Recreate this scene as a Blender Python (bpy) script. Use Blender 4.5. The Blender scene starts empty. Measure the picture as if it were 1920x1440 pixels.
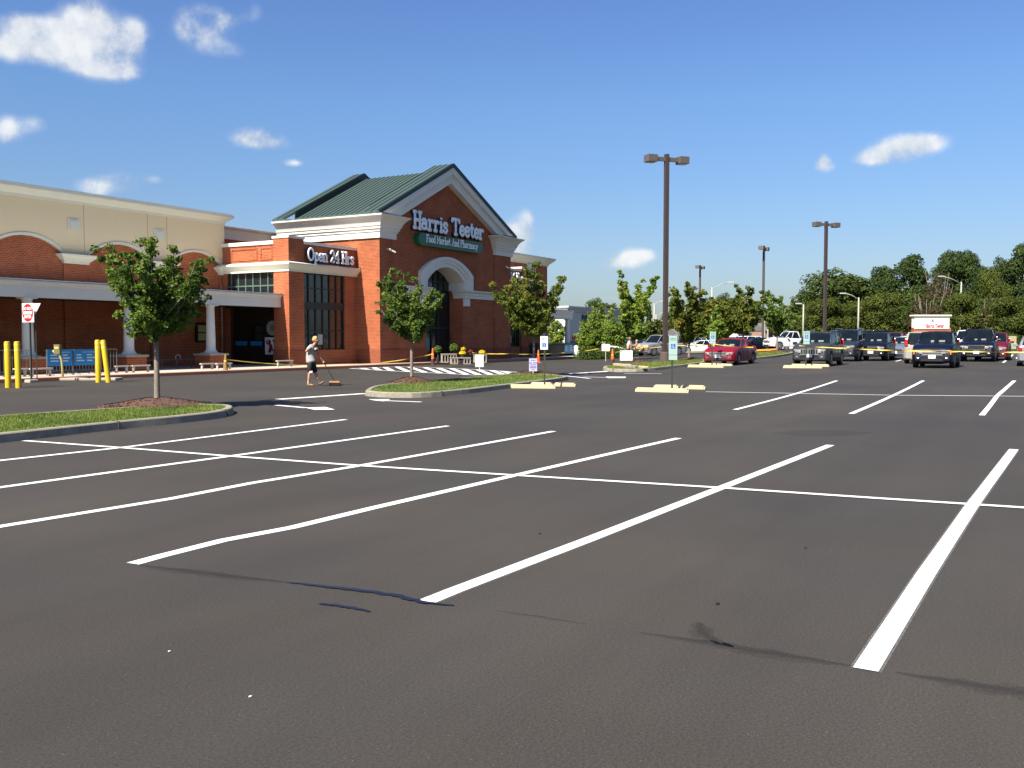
import bpy, bmesh, math, random
from mathutils import Vector, Matrix, noise
random.seed(7)
SC = bpy.context.scene
COL = SC.collection
R_ = math.radians
PI = math.pi

# ---------------------------------------------------------------- camera, sky, sun
F_PX, HOR, CAM_H = 1746.0, 634.0, 1.68
TH = R_(29.9)
CAM = Vector((-44.76, -34.91, CAM_H))
FW = Vector((math.cos(TH), math.sin(TH), 0))       # the shop front runs along +x, the car park lies towards -y
RT = Vector((math.sin(TH), -math.cos(TH), 0))
PITCH = math.atan((720 - HOR) / F_PX)
cd = bpy.data.cameras.new("camera"); cam = bpy.data.objects.new("camera", cd); COL.objects.link(cam)
cd.sensor_width = 36; cd.lens = 36 * F_PX / 1920; cd.clip_end = 6000; cd.clip_start = .05
cam.location = CAM
cam.rotation_euler = (PI / 2 - PITCH, 0, TH - PI / 2)
SC.camera = cam

SUN_EL = R_(46)
SD = Vector((math.cos(R_(7)) * math.cos(SUN_EL), -math.sin(R_(7)) * math.cos(SUN_EL), -math.sin(SUN_EL)))
sl = bpy.data.lights.new("sun", 'SUN'); sl.energy = 5.0; sl.angle = R_(.5); sl.color = (1, .94, .84)
so = bpy.data.objects.new("sun", sl); COL.objects.link(so)
so.rotation_euler = SD.to_track_quat('-Z', 'Y').to_euler()
SC.view_settings.view_transform = 'Standard'; SC.view_settings.look = 'None'
SC.view_settings.exposure = 1.2; SC.view_settings.gamma = 1
SC.cycles.use_denoising = True
SC.cycles.max_bounces = 6; SC.cycles.diffuse_bounces = 3; SC.cycles.transparent_max_bounces = 6

world = bpy.data.worlds.new("World"); SC.world = world; world.use_nodes = True

def pix_dir(px, py):
    a = (px - 960) / F_PX; b = (720 - py) / F_PX
    c, s = math.cos(PITCH), math.sin(PITCH)
    return (RT * a + FW * (c + b * s) + Vector((0, 0, -s + b * c)))

def build_world():
    nt = world.node_tree; N = nt.nodes; L = nt.links
    bg = N['Background']; bg.inputs[1].default_value = .0705
    sky = N.new('ShaderNodeTexSky'); sky.sky_type = 'NISHITA'; sky.sun_disc = False
    sky.sun_elevation = SUN_EL; sky.sun_rotation = math.atan2(-SD.x, -SD.y)
    sky.air_density = 1.0; sky.dust_density = 1.0; sky.ozone_density = 1.0
    hs = N.new('ShaderNodeHueSaturation'); hs.inputs['Saturation'].default_value = 1.12
    hs.inputs['Value'].default_value = 1.0
    L.new(sky.outputs[0], hs.inputs['Color'])
    tc = N.new('ShaderNodeTexCoord')
    def mth(op, a, b=None, c=None, clamp=False):
        m = N.new('ShaderNodeMath'); m.operation = op; m.use_clamp = clamp
        for i, v in enumerate((a, b, c)):
            if v is None: continue
            if isinstance(v, (int, float)): m.inputs[i].default_value = v
            else: L.new(v, m.inputs[i])
        return m.outputs[0]
    # camera-like blue: the clear sky deepens with height
    sz = N.new('ShaderNodeSeparateXYZ'); L.new(tc.outputs['Generated'], sz.inputs[0])
    tr = N.new('ShaderNodeValToRGB'); L.new(sz.outputs[2], tr.inputs[0]); te = tr.color_ramp.elements
    te[0].position = 0; te[0].color = (.50, .565, .70, 1); te[1].position = 1; te[1].color = (.60, .74, 1, 1)
    for pz, cc in ((.077, (.563, .63, .78, 1)), (.24, (.65, .775, .96, 1)), (.34, (.64, .74, .99, 1))):
        e = te.new(pz); e.color = cc
    tm_ = N.new('ShaderNodeMixRGB'); tm_.blend_type = 'MULTIPLY'; tm_.inputs[0].default_value = 1
    L.new(hs.outputs[0], tm_.inputs[1]); L.new(tr.outputs[0], tm_.inputs[2])
    nz = N.new('ShaderNodeTexNoise'); nz.inputs['Scale'].default_value = 19; nz.inputs['Detail'].default_value = 8
    nz.inputs['Roughness'].default_value = .58
    L.new(tc.outputs['Generated'], nz.inputs['Vector'])
    nz2 = N.new('ShaderNodeTexNoise'); nz2.inputs['Scale'].default_value = 75; nz2.inputs['Detail'].default_value = 8; nz2.inputs['Roughness'].default_value = .65
    L.new(tc.outputs['Generated'], nz2.inputs['Vector'])
    # clouds: direction of centre, half width and half height (radians), weight
    clouds = [(105, 72, .034, .016, 1.25), (160, 45, .018, .028, 1.25), (205, 85, .026, .024, 1.3), (255, 68, .012, .014, 1.0), (180, 125, .026, .010, 1.0), (225, 130, .014, .008, .9), (45, 45, .018, .008, .85), (75, 95, .020, .010, .7),
              (14, 88, .013, .012, 1.0),
(372, 66, .022, .016, .85), (390, 18, .013, .009, .7), (425, 40, .012, .010, .7), (470, 24, .012, .012, .42), (350, 40, .012, .016, .5), (430, 95, .02, .010, .32),
              (470, 258, .020, .010, .95), (505, 265, .022, .008, .95), (8, 244, .013, .013, 1.0), (66, 236, .014, .010, .45), (548, 305, .011, .004, .8),
              (178, 350, .016, .009, .8), (228, 340, .018, .010, .8), (285, 336, .012, .005, .7),
              (975, 462, .016, .030, .95), (990, 420, .006, .014, .85), (960, 435, .014, .010, .6), (1150, 492, .018, .007, .9), (1185, 484, .018, .010, .9), (1215, 478, .010, .006, .7),
              (1545, 312, .010, .007, .95), (1545, 298, .006, .006, .8), (1655, 292, .022, .009, .95), (1690, 278, .022, .012, 1.05), (1735, 268, .020, .009, 1.0), (1625, 298, .012, .005, .6), (1100, 560, .10, .004, .3)]
    total = None; under = None
    for (px, py, ax, ay, wt) in clouds:
        d = pix_dir(px, py).normalized()
        r = d.cross(Vector((0, 0, 1))).normalized(); u = r.cross(d).normalized()
        vr = N.new('ShaderNodeVectorMath'); vr.operation = 'DOT_PRODUCT'; L.new(tc.outputs['Generated'], vr.inputs[0]); vr.inputs[1].default_value = r / ax
        vu = N.new('ShaderNodeVectorMath'); vu.operation = 'DOT_PRODUCT'; L.new(tc.outputs['Generated'], vu.inputs[0]); vu.inputs[1].default_value = u / ay
        oy = mth('SUBTRACT', vu.outputs['Value'], float(d.dot(u) / ay))
        q = mth('ADD', mth('MULTIPLY', vr.outputs['Value'], vr.outputs['Value']), mth('MULTIPLY', oy, oy))
        front = N.new('ShaderNodeVectorMath'); front.operation = 'DOT_PRODUCT'; L.new(tc.outputs['Generated'], front.inputs[0]); front.inputs[1].default_value = d
        g = mth('MULTIPLY', mth('MULTIPLY', mth('POWER', 2.718, mth('MULTIPLY', q, -1.0)), wt), mth('GREATER_THAN', front.outputs['Value'], .5))
        total = g if total is None else mth('ADD', total, g)
    fbm = mth('ADD', mth('MULTIPLY', mth('SUBTRACT', nz.outputs['Fac'], .5), 3.0), mth('MULTIPLY', mth('SUBTRACT', nz2.outputs['Fac'], .5), .8))
    total = mth('MINIMUM', total, 1.15)
    dens = mth('MULTIPLY', total, mth('ADD', fbm, .92))
    mr = N.new('ShaderNodeMapRange'); mr.interpolation_type = 'SMOOTHSTEP'; L.new(dens, mr.inputs[0])
    mr.inputs[1].default_value = .14; mr.inputs[2].default_value = 1.15; mr.inputs[3].default_value = 0; mr.inputs[4].default_value = .90
    mx = N.new('ShaderNodeMixRGB'); L.new(mr.outputs[0], mx.inputs[0]); L.new(tm_.outputs[0], mx.inputs[1])
    cr = N.new('ShaderNodeMixRGB'); cr.inputs[1].default_value = (3.0, 3.5, 4.4, 1); cr.inputs[2].default_value = (5.9, 6.0, 6.0, 1)
    cm_ = N.new('ShaderNodeMapRange'); cm_.inputs[1].default_value = .36; cm_.inputs[2].default_value = .62; L.new(nz.outputs['Fac'], cm_.inputs[0]); L.new(cm_.outputs[0], cr.inputs[0]); L.new(cr.outputs[0], mx.inputs[2])
    L.new(mx.outputs[0], bg.inputs[0])
build_world()

# ---------------------------------------------------------------- ground shape and measuring helpers
def sm(a, b, x):
    t = min(1, max(0, (x - a) / (b - a))); return t * t * (3 - 2 * t)
def gz(x, y):
    r = Vector((x, y, 0)) - CAM
    X = r.dot(RT); Y = r.dot(FW)
    return (.27 * sm(20, 44, Y) * sm(0, 18, X) + .3 * sm(50, 110, Y) * sm(5, 30, X)) * sm(1, 14, -y if Y < 130 else 20)
def at(px, py, h=0.0):
    """point of the ground (or of a level h above it) seen at that place of the photograph"""
    r = pix_dir(px, py); z = 0.0
    for _ in range(40):
        t = (CAM_H - z - h) / -r.z; p = CAM + r * t
        z = .5 * z + .5 * gz(p.x, p.y)
    return Vector((p.x, p.y, z))
def at_depth(px, Y):
    X = (px - 960) / F_PX * Y
    p = CAM + RT * X + FW * Y
    return Vector((p.x, p.y, gz(p.x, p.y)))
def z_at(py, Y):
    return CAM_H + (HOR - py) / F_PX * Y

# ---------------------------------------------------------------- materials
MATS = {}
ALB = .88      # overall reflectance trim that goes with the exposure
def srgb(h):
    h = h.lstrip('#'); c = [int(h[i:i + 2], 16) / 255 for i in (0, 2, 4)]
    return tuple((x / 12.92 if x <= .04045 else ((x + .055) / 1.055) ** 2.4) for x in c)
def mat(name, col, rough=.6, metal=0.0, coat=0.0, noise_amt=.12, noise_scale=6.0, bump=0.0, bump_scale=60, spec=.5, emit=None, trans=0):
    if name in MATS: return MATS[name]
    m = bpy.data.materials.new(name); m.use_nodes = True; MATS[name] = m
    nt = m.node_tree; N = nt.nodes; L = nt.links; b = N['Principled BSDF']
    b.inputs['Roughness'].default_value = rough; b.inputs['Metallic'].default_value = metal
    b.inputs['Specular IOR Level'].default_value = spec
    if coat: b.inputs['Coat Weight'].default_value = coat; b.inputs['Coat Roughness'].default_value = .08
    if trans: b.inputs['Transmission Weight'].default_value = trans
    geo = N.new('ShaderNodeNewGeometry')
    nz = N.new('ShaderNodeTexNoise'); nz.inputs['Scale'].default_value = noise_scale; nz.inputs['Detail'].default_value = 5
    L.new(geo.outputs['Position'], nz.inputs['Vector'])
    mx = N.new('ShaderNodeMixRGB')
    a = tuple(max(0, c * ALB * (1 - noise_amt)) for c in col) + (1,); c2 = tuple(min(1, c * ALB * (1 + noise_amt)) for c in col) + (1,)
    mx.inputs[1].default_value = a; mx.inputs[2].default_value = c2
    L.new(nz.outputs['Fac'], mx.inputs[0]); L.new(mx.outputs[0], b.inputs['Base Color'])
    if bump:
        n2 = N.new('ShaderNodeTexNoise'); n2.inputs['Scale'].default_value = bump_scale; n2.inputs['Detail'].default_value = 4
        L.new(geo.outputs['Position'], n2.inputs['Vector'])
        bp = N.new('ShaderNodeBump'); bp.inputs['Strength'].default_value = bump; bp.inputs['Distance'].default_value = .02
        L.new(n2.outputs['Fac'], bp.inputs['Height']); L.new(bp.outputs[0], b.inputs['Normal'])
    if emit:
        b.inputs['Emission Color'].default_value = (*emit[0], 1); b.inputs['Emission Strength'].default_value = emit[1]
    return m

def brick_mat(name, c1, c2, mortar):
    m = bpy.data.materials.new(name); m.use_nodes = True; MATS[name] = m
    nt = m.node_tree; N = nt.nodes; L = nt.links; b = N['Principled BSDF']; b.inputs['Roughness'].default_value = .85
    b.inputs['Specular IOR Level'].default_value = .2
    geo = N.new('ShaderNodeNewGeometry'); sp = N.new('ShaderNodeSeparateXYZ'); L.new(geo.outputs['Position'], sp.inputs[0])
    ad = N.new('ShaderNodeMath'); ad.operation = 'ADD'; L.new(sp.outputs[0], ad.inputs[0]); L.new(sp.outputs[1], ad.inputs[1])
    cb = N.new('ShaderNodeCombineXYZ'); L.new(ad.outputs[0], cb.inputs[0]); L.new(sp.outputs[2], cb.inputs[1])
    bt = N.new('ShaderNodeTexBrick'); bt.inputs['Scale'].default_value = 1; bt.inputs['Brick Width'].default_value = .22
    bt.inputs['Row Height'].default_value = .085; bt.inputs['Mortar Size'].default_value = .010; bt.inputs['Mortar Smooth'].default_value = .3
    bt.inputs['Color1'].default_value = (*c1, 1); bt.inputs['Color2'].default_value = (*c2, 1); bt.inputs['Mortar'].default_value = (*mortar, 1)
    L.new(cb.outputs[0], bt.inputs['Vector'])
    nz = N.new('ShaderNodeTexNoise'); nz.inputs['Scale'].default_value = .7; nz.inputs['Detail'].default_value = 6; nz.inputs['Roughness'].default_value = .65
    L.new(geo.outputs['Position'], nz.inputs['Vector'])
    mr = N.new('ShaderNodeMapRange'); mr.inputs[1].default_value = .3; mr.inputs[2].default_value = .7; mr.inputs[3].default_value = .78 * ALB; mr.inputs[4].default_value = 1.16 * ALB
    L.new(nz.outputs['Fac'], mr.inputs[0])
    mx = N.new('ShaderNodeVectorMath'); mx.operation = 'SCALE'; L.new(bt.outputs['Color'], mx.inputs[0]); L.new(mr.outputs[0], mx.inputs['Scale'])
    L.new(mx.outputs[0], b.inputs['Base Color'])
    bp = N.new('ShaderNodeBump'); bp.inputs['Strength'].default_value = .5; bp.inputs['Distance'].default_value = .01; bp.invert = True
    L.new(bt.outputs['Fac'], bp.inputs['Height']); L.new(bp.outputs[0], b.inputs['Normal'])
    return m

def leaf_mat(name, cols, trans=.3):
    """foliage: hue differs leaf by leaf and branch by branch"""
    if name in MATS: return MATS[name]
    m = bpy.data.materials.new(name); m.use_nodes = True; MATS[name] = m
    nt = m.node_tree; N = nt.nodes; L = nt.links; N.remove(N['Principled BSDF']); out = N['Material Output']
    geo = N.new('ShaderNodeNewGeometry')
    nz = N.new('ShaderNodeTexNoise'); nz.inputs['Scale'].default_value = .9; nz.inputs['Detail'].default_value = 4
    L.new(geo.outputs['Position'], nz.inputs['Vector'])
    a = N.new('ShaderNodeMath'); a.operation = 'MULTIPLY_ADD'; L.new(geo.outputs['Random Per Island'], a.inputs[0]); a.inputs[1].default_value = .5
    s = N.new('ShaderNodeMath'); s.operation = 'MULTIPLY_ADD'; L.new(nz.outputs['Fac'], s.inputs[0]); s.inputs[1].default_value = 1.6; s.inputs[2].default_value = -.55
    L.new(s.outputs[0], a.inputs[2])
    cr = N.new('ShaderNodeValToRGB'); L.new(a.outputs[0], cr.inputs[0])
    el = cr.color_ramp.elements
    for i, c in enumerate(cols):
        p = i / (len(cols) - 1)
        e = el[0] if i == 0 else (el[-1] if i == len(cols) - 1 else None)
        if e is None: e = el.new(p)
        e.position = p; e.color = (c[0] * ALB, c[1] * ALB, c[2] * ALB, 1)
    d = N.new('ShaderNodeBsdfPrincipled'); d.inputs['Roughness'].default_value = .6; d.inputs['Specular IOR Level'].default_value = .12
    t = N.new('ShaderNodeBsdfTranslucent')
    L.new(cr.outputs[0], d.inputs['Base Color']); 
    mt = N.new('ShaderNodeMixRGB'); mt.blend_type = 'MULTIPLY'; mt.inputs[0].default_value = 1; mt.inputs[2].default_value = (1.3, 1.5, .5, 1)
    L.new(cr.outputs[0], mt.inputs[1]); L.new(mt.outputs[0], t.inputs[0])
    mx = N.new('ShaderNodeMixShader'); mx.inputs[0].default_value = trans
    L.new(d.outputs[0], mx.inputs[1]); L.new(t.outputs[0], mx.inputs[2]); L.new(mx.outputs[0], out.inputs[0])
    return m

def asphalt_mat():
    m = bpy.data.materials.new('asphalt'); m.use_nodes = True; MATS['asphalt'] = m
    nt = m.node_tree; N = nt.nodes; L = nt.links; b = N['Principled BSDF']
    geo = N.new('ShaderNodeNewGeometry')
    def nz(scale, det=5, rough=.6, vec=None):
        n = N.new('ShaderNodeTexNoise'); n.inputs['Scale'].default_value = scale; n.inputs['Detail'].default_value = det; n.inputs['Roughness'].default_value = rough
        L.new(vec if vec else geo.outputs['Position'], n.inputs['Vector']); return n.outputs['Fac']
    mp = N.new('ShaderNodeMapping'); mp.inputs['Rotation'].default_value = (0, 0, R_(-5)); mp.inputs['Scale'].default_value = (.16, 1.1, 1)
    L.new(geo.outputs['Position'], mp.inputs['Vector'])
    big = nz(.22, 5, .55); mid = nz(1.0, 5, .6, mp.outputs[0]); fine = nz(190, 3, .75); grain = nz(65, 3, .7)
    r1 = N.new('ShaderNodeValToRGB'); L.new(big, r1.inputs[0])
    r1.color_ramp.elements[0].position = .34; r1.color_ramp.elements[0].color = (.037, .0325, .0275, 1)
    r1.color_ramp.elements[1].position = .68; r1.color_ramp.elements[1].color = (.051, .0435, .034, 1)
    def scaled(col, fac, lo, hi, a=.3, bb=.7):
        mr = N.new('ShaderNodeMapRange'); mr.inputs[1].default_value = a; mr.inputs[2].default_value = bb
        mr.inputs[3].default_value = lo; mr.inputs[4].default_value = hi; L.new(fac, mr.inputs[0])
        v = N.new('ShaderNodeVectorMath'); v.operation = 'SCALE'; L.new(col, v.inputs[0]); L.new(mr.outputs[0], v.inputs['Scale']); return v.outputs[0]
    chroma = nz(.55, 4, .5); r2 = N.new('ShaderNodeValToRGB'); L.new(chroma, r2.inputs[0])
    r2.color_ramp.elements[0].position = .36; r2.color_ramp.elements[0].color = (.985, 1.0, 1.03, 1); r2.color_ramp.elements[1].position = .64; r2.color_ramp.elements[1].color = (1.02, .995, .955, 1)
    mc = N.new('ShaderNodeMixRGB'); mc.blend_type = 'MULTIPLY'; mc.inputs[0].default_value = 1; L.new(r1.outputs[0], mc.inputs[1]); L.new(r2.outputs[0], mc.inputs[2])
    c = scaled(mc.outputs[0], mid, .87 * ALB, 1.07 * ALB)
    c = scaled(c, grain, .66, 1.36); c = scaled(c, fine, .5, 1.6)
    vo = N.new('ShaderNodeTexVoronoi'); vo.inputs['Scale'].default_value = 28; L.new(geo.outputs['Position'], vo.inputs['Vector'])
    lt = N.new('ShaderNodeMath'); lt.operation = 'LESS_THAN'; lt.inputs[1].default_value = .085; L.new(vo.outputs['Distance'], lt.inputs[0])
    wn = N.new('ShaderNodeSeparateColor'); L.new(vo.outputs['Color'], wn.inputs[0])
    gt = N.new('ShaderNodeMath'); gt.operation = 'GREATER_THAN'; gt.inputs[1].default_value = .72; L.new(wn.outputs[0], gt.inputs[0])
    an = N.new('ShaderNodeMath'); an.operation = 'MULTIPLY'; L.new(lt.outputs[0], an.inputs[0]); L.new(gt.outputs[0], an.inputs[1])
    ms = N.new('ShaderNodeMixRGB'); L.new(an.outputs[0], ms.inputs[0]); L.new(c, ms.inputs[1]); ms.inputs[2].default_value = (.11, .10, .09, 1); c = ms.outputs[0]
    L.new(c, b.inputs['Base Color']); b.inputs['Roughness'].default_value = .8; b.inputs['Specular IOR Level'].default_value = .3
    ml = N.new('ShaderNodeMath'); ml.operation = 'ADD'; L.new(fine, ml.inputs[0]); L.new(grain, ml.inputs[1])
    bp = N.new('ShaderNodeBump'); bp.inputs['Strength'].default_value = .2; bp.inputs['Distance'].default_value = .004
    L.new(ml.outputs[0], bp.inputs['Height']); L.new(bp.outputs[0], b.inputs['Normal'])
    return m

ASPH = asphalt_mat()
BRICK = brick_mat('brick', (.39, .098, .036), (.27, .064, .026), (.50, .22, .115))
BRICKD = brick_mat('brick base', (.26, .066, .032), (.21, .054, .027), (.32, .13, .07))
WHITE = mat('white trim', (.76, .73, .63), .55, noise_amt=.06, noise_scale=1.5)
TRIM = mat('off white cornice', (.70, .68, .54), .6, noise_amt=.08, noise_scale=1.3)
CREAM = mat('cream stucco', (.80, .645, .385), .85, noise_amt=.05, noise_scale=.8, bump=.2, bump_scale=30)
GREENROOF = mat('green metal roof', (.048, .076, .062), .55, metal=.1, noise_amt=.12, noise_scale=.5)
DKGREEN = mat('dark green trim', (.006, .020, .016), .5)
GLASS = mat('dark glass', (.012, .018, .018), .06, noise_amt=.3, noise_scale=.4, spec=.7)
CONC = mat('concrete', (.36, .33, .26), .85, noise_amt=.2, noise_scale=3, bump=.3)
KERBC = mat('kerb concrete', (.27, .24, .175), .9, noise_amt=.35, noise_scale=5, bump=.4)
KERBF = mat('kerb weathered face', (.24, .215, .165), .9, noise_amt=.5, noise_scale=6, bump=.4)
PAVE = mat('pavement concrete', (.50, .44, .34), .85, noise_amt=.12, noise_scale=1.2, bump=.2)
REDK = mat('red painted kerb', (.52, .19, .11), .8, noise_amt=.2, noise_scale=4)
PAINT = mat('road paint', (.82, .82, .80), .6, noise_amt=.04, noise_scale=20)
TAR = mat('fresh tar', (.006, .006, .016), .35, noise_amt=.4, noise_scale=30)
STAIN = mat('sealed crack', (.033, .030, .029), .85, noise_amt=.35, noise_scale=25, spec=.1)
YEL = mat('yellow plastic', (.60, .41, .005), .45, noise_amt=.05)
YELP = mat('pale yellow band', (.85, .72, .18), .5)
YELK = mat('yellow painted concrete', (.46, .375, .215), .8, noise_amt=.14, noise_scale=5, bump=.3)
BLACK = mat('black rubber', (.012, .012, .013), .7)
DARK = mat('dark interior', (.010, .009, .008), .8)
POLE = mat('bronze pole paint', (.055, .038, .033), .5, noise_amt=.1)
LAMPM = mat('lamp housing', (.10, .085, .074), .5, noise_amt=.1)
GALV = mat('galvanised steel', (.22, .22, .22), .45, metal=.5)
GREENPOST = mat('dark green post', (.035, .045, .03), .5)
SIGNW = mat('sign white', (.75, .77, .74), .5, noise_amt=.03)
SIGNG = mat('sign pale green', (.33, .46, .41), .5, noise_amt=.03)
SIGNR = mat('sign red', (.62, .015, .02), .45, noise_amt=.03)
SIGNB = mat('sign blue', (.01, .09, .42), .45, noise_amt=.03)
LETW = mat('white sign letters', (.98, .99, 1.0), .4, noise_amt=.02)
LETD = mat('letter returns and shadow', (.012, .015, .04), .4)  # dark backing: the letters' sides plus their shadow, painted as one
SIGNGREEN = mat('green sign board', (.006, .12, .05), .4, noise_amt=.1)
BANNER = mat('blue banner', (.015, .22, .50), .5, noise_amt=.15, noise_scale=2)
INK = mat('dark ink', (.03, .03, .05), .6)
INKP = mat('purple ink', (.06, .03, .20), .6)
INKR = mat('red ink', (.55, .02, .05), .6)
ORANGE = mat('orange cone', (.85, .11, .015), .5, noise_amt=.1)
GRIME = mat('cone grime', (.045, .025, .018), .8, noise_amt=.6, noise_scale=12)
DIRTY = mat('dirty yellow cone', (.24, .15, .035), .8, noise_amt=.8, noise_scale=14)
TAPE = mat('yellow tape', (.62, .45, .06), .5, noise_amt=.25, noise_scale=7)
BARK = mat('bark', (.20, .165, .125), .9, noise_amt=.45, noise_scale=14, bump=.5, bump_scale=30)
BARKD = mat('dark bark', (.09, .07, .05), .9, noise_amt=.4, noise_scale=5)
MULCH = mat('mulch', (.105, .050, .030), .95, noise_amt=.65, noise_scale=22, bump=1.0, bump_scale=50)
GRASSB = mat('turf soil', (.045, .08, .014), .95, noise_amt=.35, noise_scale=5, bump=.6)
LV_TREE = leaf_mat('maple leaves', [(0.0283, 0.0508, 0.0118), (0.0707, 0.1179, 0.0234), (0.1342, 0.2009, 0.0352), (0.2402, 0.2546, 0.0586)])
LV_AUT = leaf_mat('turning leaves', [(0.0286, 0.0502, 0.0097), (0.078, 0.1089, 0.0163), (0.156, 0.1745, 0.026), (0.247, 0.1954, 0.0406)])
LV_BRI = leaf_mat('bright leaves', [(0.0543, 0.1018, 0.0197), (0.1267, 0.2036, 0.0297), (0.2353, 0.2969, 0.0444), (0.3618, 0.3564, 0.0741)])
LV_FOR = leaf_mat('woodland leaves', [(0.0162, 0.0289, 0.0083), (0.0347, 0.0556, 0.0118), (0.0636, 0.089, 0.0166), (0.1098, 0.1223, 0.026)], .15)
LV_DRK = leaf_mat('pine leaves', [(0.0135, 0.027, 0.0081), (0.027, 0.0486, 0.0114), (0.046, 0.0731, 0.016), (0.0744, 0.0946, 0.0229)], .1)
LV_OLI = leaf_mat('olive leaves', [(0.0205, 0.0322, 0.0078), (0.0498, 0.0702, 0.0125), (0.0967, 0.117, 0.0203), (0.1538, 0.158, 0.0312)], .2)
LV_BRN = leaf_mat('brown vine leaves', [(0.028, 0.024, 0.0096), (0.048, 0.04, 0.016), (0.076, 0.06, 0.0256), (0.096, 0.08, 0.04)], .1)
LV_HED = leaf_mat('hedge leaves', [(0.024, 0.0468, 0.0104), (0.048, 0.0864, 0.0187), (0.08, 0.1224, 0.026), (0.12, 0.1512, 0.0416)])
GRASSL = leaf_mat('grass blades', [(0.081, 0.1117, 0.022), (0.135, 0.1826, 0.0334), (0.2025, 0.2537, 0.0554), (0.3238, 0.294, 0.1107)], .3)

# ---------------------------------------------------------------- mesh helpers
class MB:
    def __init__(s): s.v = []; s.f = []
    def add(s, vs, fs):
        o = len(s.v); s.v += [Vector(v) for v in vs]; s.f += [tuple(i + o for i in f) for f in fs]; return s
    def box(s, x0, x1, y0, y1, z0, z1):
        return s.add([(x0, y0, z0), (x1, y0, z0), (x1, y1, z0), (x0, y1, z0), (x0, y0, z1), (x1, y0, z1), (x1, y1, z1), (x0, y1, z1)],
                     [(0, 3, 2, 1), (4, 5, 6, 7), (0, 1, 5, 4), (1, 2, 6, 5), (2, 3, 7, 6), (3, 0, 4, 7)])
    def obox(s, c, ax, ay, az):       # centre and three half-axes
        c = Vector(c); ax, ay, az = Vector(ax), Vector(ay), Vector(az)
        vs = [c + ax * i + ay * j + az * k for k in (-1, 1) for (i, j) in ((-1, -1), (1, -1), (1, 1), (-1, 1))]
        return s.add(vs, [(0, 3, 2, 1), (4, 5, 6, 7), (0, 1, 5, 4), (1, 2, 6, 5), (2, 3, 7, 6), (3, 0, 4, 7)])
    def prism_y(s, poly, y0, y1):     # poly of (x,z) counter-clockwise seen from -y
        n = len(poly); vs = [(x, y0, z) for x, z in poly] + [(x, y1, z) for x, z in poly]
        return s.add(vs, [tuple(range(n)), tuple(range(2 * n - 1, n - 1, -1))] + [(i, i + n, (i + 1) % n + n, (i + 1) % n) for i in range(n)])
    def prism_x(s, poly, x0, x1):
        n = len(poly); vs = [(x0, y, z) for y, z in poly] + [(x1, y, z) for y, z in poly]
        return s.add(vs, [tuple(range(n)), tuple(range(2 * n - 1, n - 1, -1))] + [(i, i + n, (i + 1) % n + n, (i + 1) % n) for i in range(n)])
    def prism_z(s, poly, z0, z1):
        n = len(poly); vs = [(x, y, z0) for x, y in poly] + [(x, y, z1) for x, y in poly]
        return s.add(vs, [tuple(range(n - 1, -1, -1)), tuple(range(n, 2 * n))] + [(i, (i + 1) % n, (i + 1) % n + n, i + n) for i in range(n)])
    def tube(s, pts, rad, n=8, cap=True, flat=None):
        """tube through pts; rad number or list; flat=(axis,factor) squashes the section"""
        pts = [Vector(p) for p in pts]
        if not isinstance(rad, (list, tuple)): rad = [rad] * len(pts)
        rings = []; up = Vector((0, 0, 1)); prev = None
        for i, p in enumerate(pts):
            d = (pts[min(i + 1, len(pts) - 1)] - pts[max(i - 1, 0)]).normalized()
            if prev is None:
                a = d.cross(up) if abs(d.z) < .95 else d.cross(Vector((1, 0, 0)))
            else:
                a = prev - d * prev.dot(d)
            a.normalize(); prev = a; b = d.cross(a)
            ring = []
            for k in range(n):
                o = (a * math.cos(2 * PI * k / n) + b * math.sin(2 * PI * k / n)) * rad[i]
                if flat: o = o - flat[0] * o.dot(flat[0]) * (1 - flat[1])
                ring.append(p + o)
            rings.append(ring)
        vs = [v for r in rings for v in r]; fs = []
        for i in range(len(pts) - 1):
            for k in range(n):
                fs.append((i * n + k, i * n + (k + 1) % n, (i + 1) * n + (k + 1) % n, (i + 1) * n + k))
        if cap:
            fs.append(tuple(range(n - 1, -1, -1))); fs.append(tuple(range((len(pts) - 1) * n, len(pts) * n)))
        return s.add(vs, fs)
    def lathe(s, c, prof, n=20):      # prof of (r,z)
        c = Vector(c); vs = []; fs = []
        for r, z in prof:
            for k in range(n): vs.append(c + Vector((r * math.cos(2 * PI * k / n), r * math.sin(2 * PI * k / n), z)))
        for i in range(len(prof) - 1):
            for k in range(n): fs.append((i * n + k, i * n + (k + 1) % n, (i + 1) * n + (k + 1) % n, (i + 1) * n + k))
        fs.append(tuple(range(n - 1, -1, -1))); fs.append(tuple(range((len(prof) - 1) * n, len(prof) * n)))
        return s.add(vs, fs)
    def sweep(s, path, prof):
        """moulding: profile (out,z) carried along a plan path, outward = right hand side"""
        P = [Vector((p[0], p[1])) for p in path]; m = len(P); k = len(prof); vs = []
        for i in range(m):
            ns = []
            if i > 0: d = (P[i] - P[i - 1]).normalized(); ns.append(Vector((d.y, -d.x)))
            if i < m - 1: d = (P[i + 1] - P[i]).normalized(); ns.append(Vector((d.y, -d.x)))
            if len(ns) == 2:
                b = (ns[0] + ns[1]); o = b / (1 + ns[0].dot(ns[1]))
            else: o = ns[0]
            for (r, z) in prof: vs.append((P[i].x + o.x * r, P[i].y + o.y * r, z))
        fs = []
        for i in range(m - 1):
            for j in range(k - 1): fs.append((i * k + j, (i + 1) * k + j, (i + 1) * k + j + 1, i * k + j + 1))
        fs.append(tuple(range(k))); fs.append(tuple(range((m - 1) * k + k - 1, (m - 1) * k - 1, -1)))
        return s.add(vs, fs)
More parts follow.
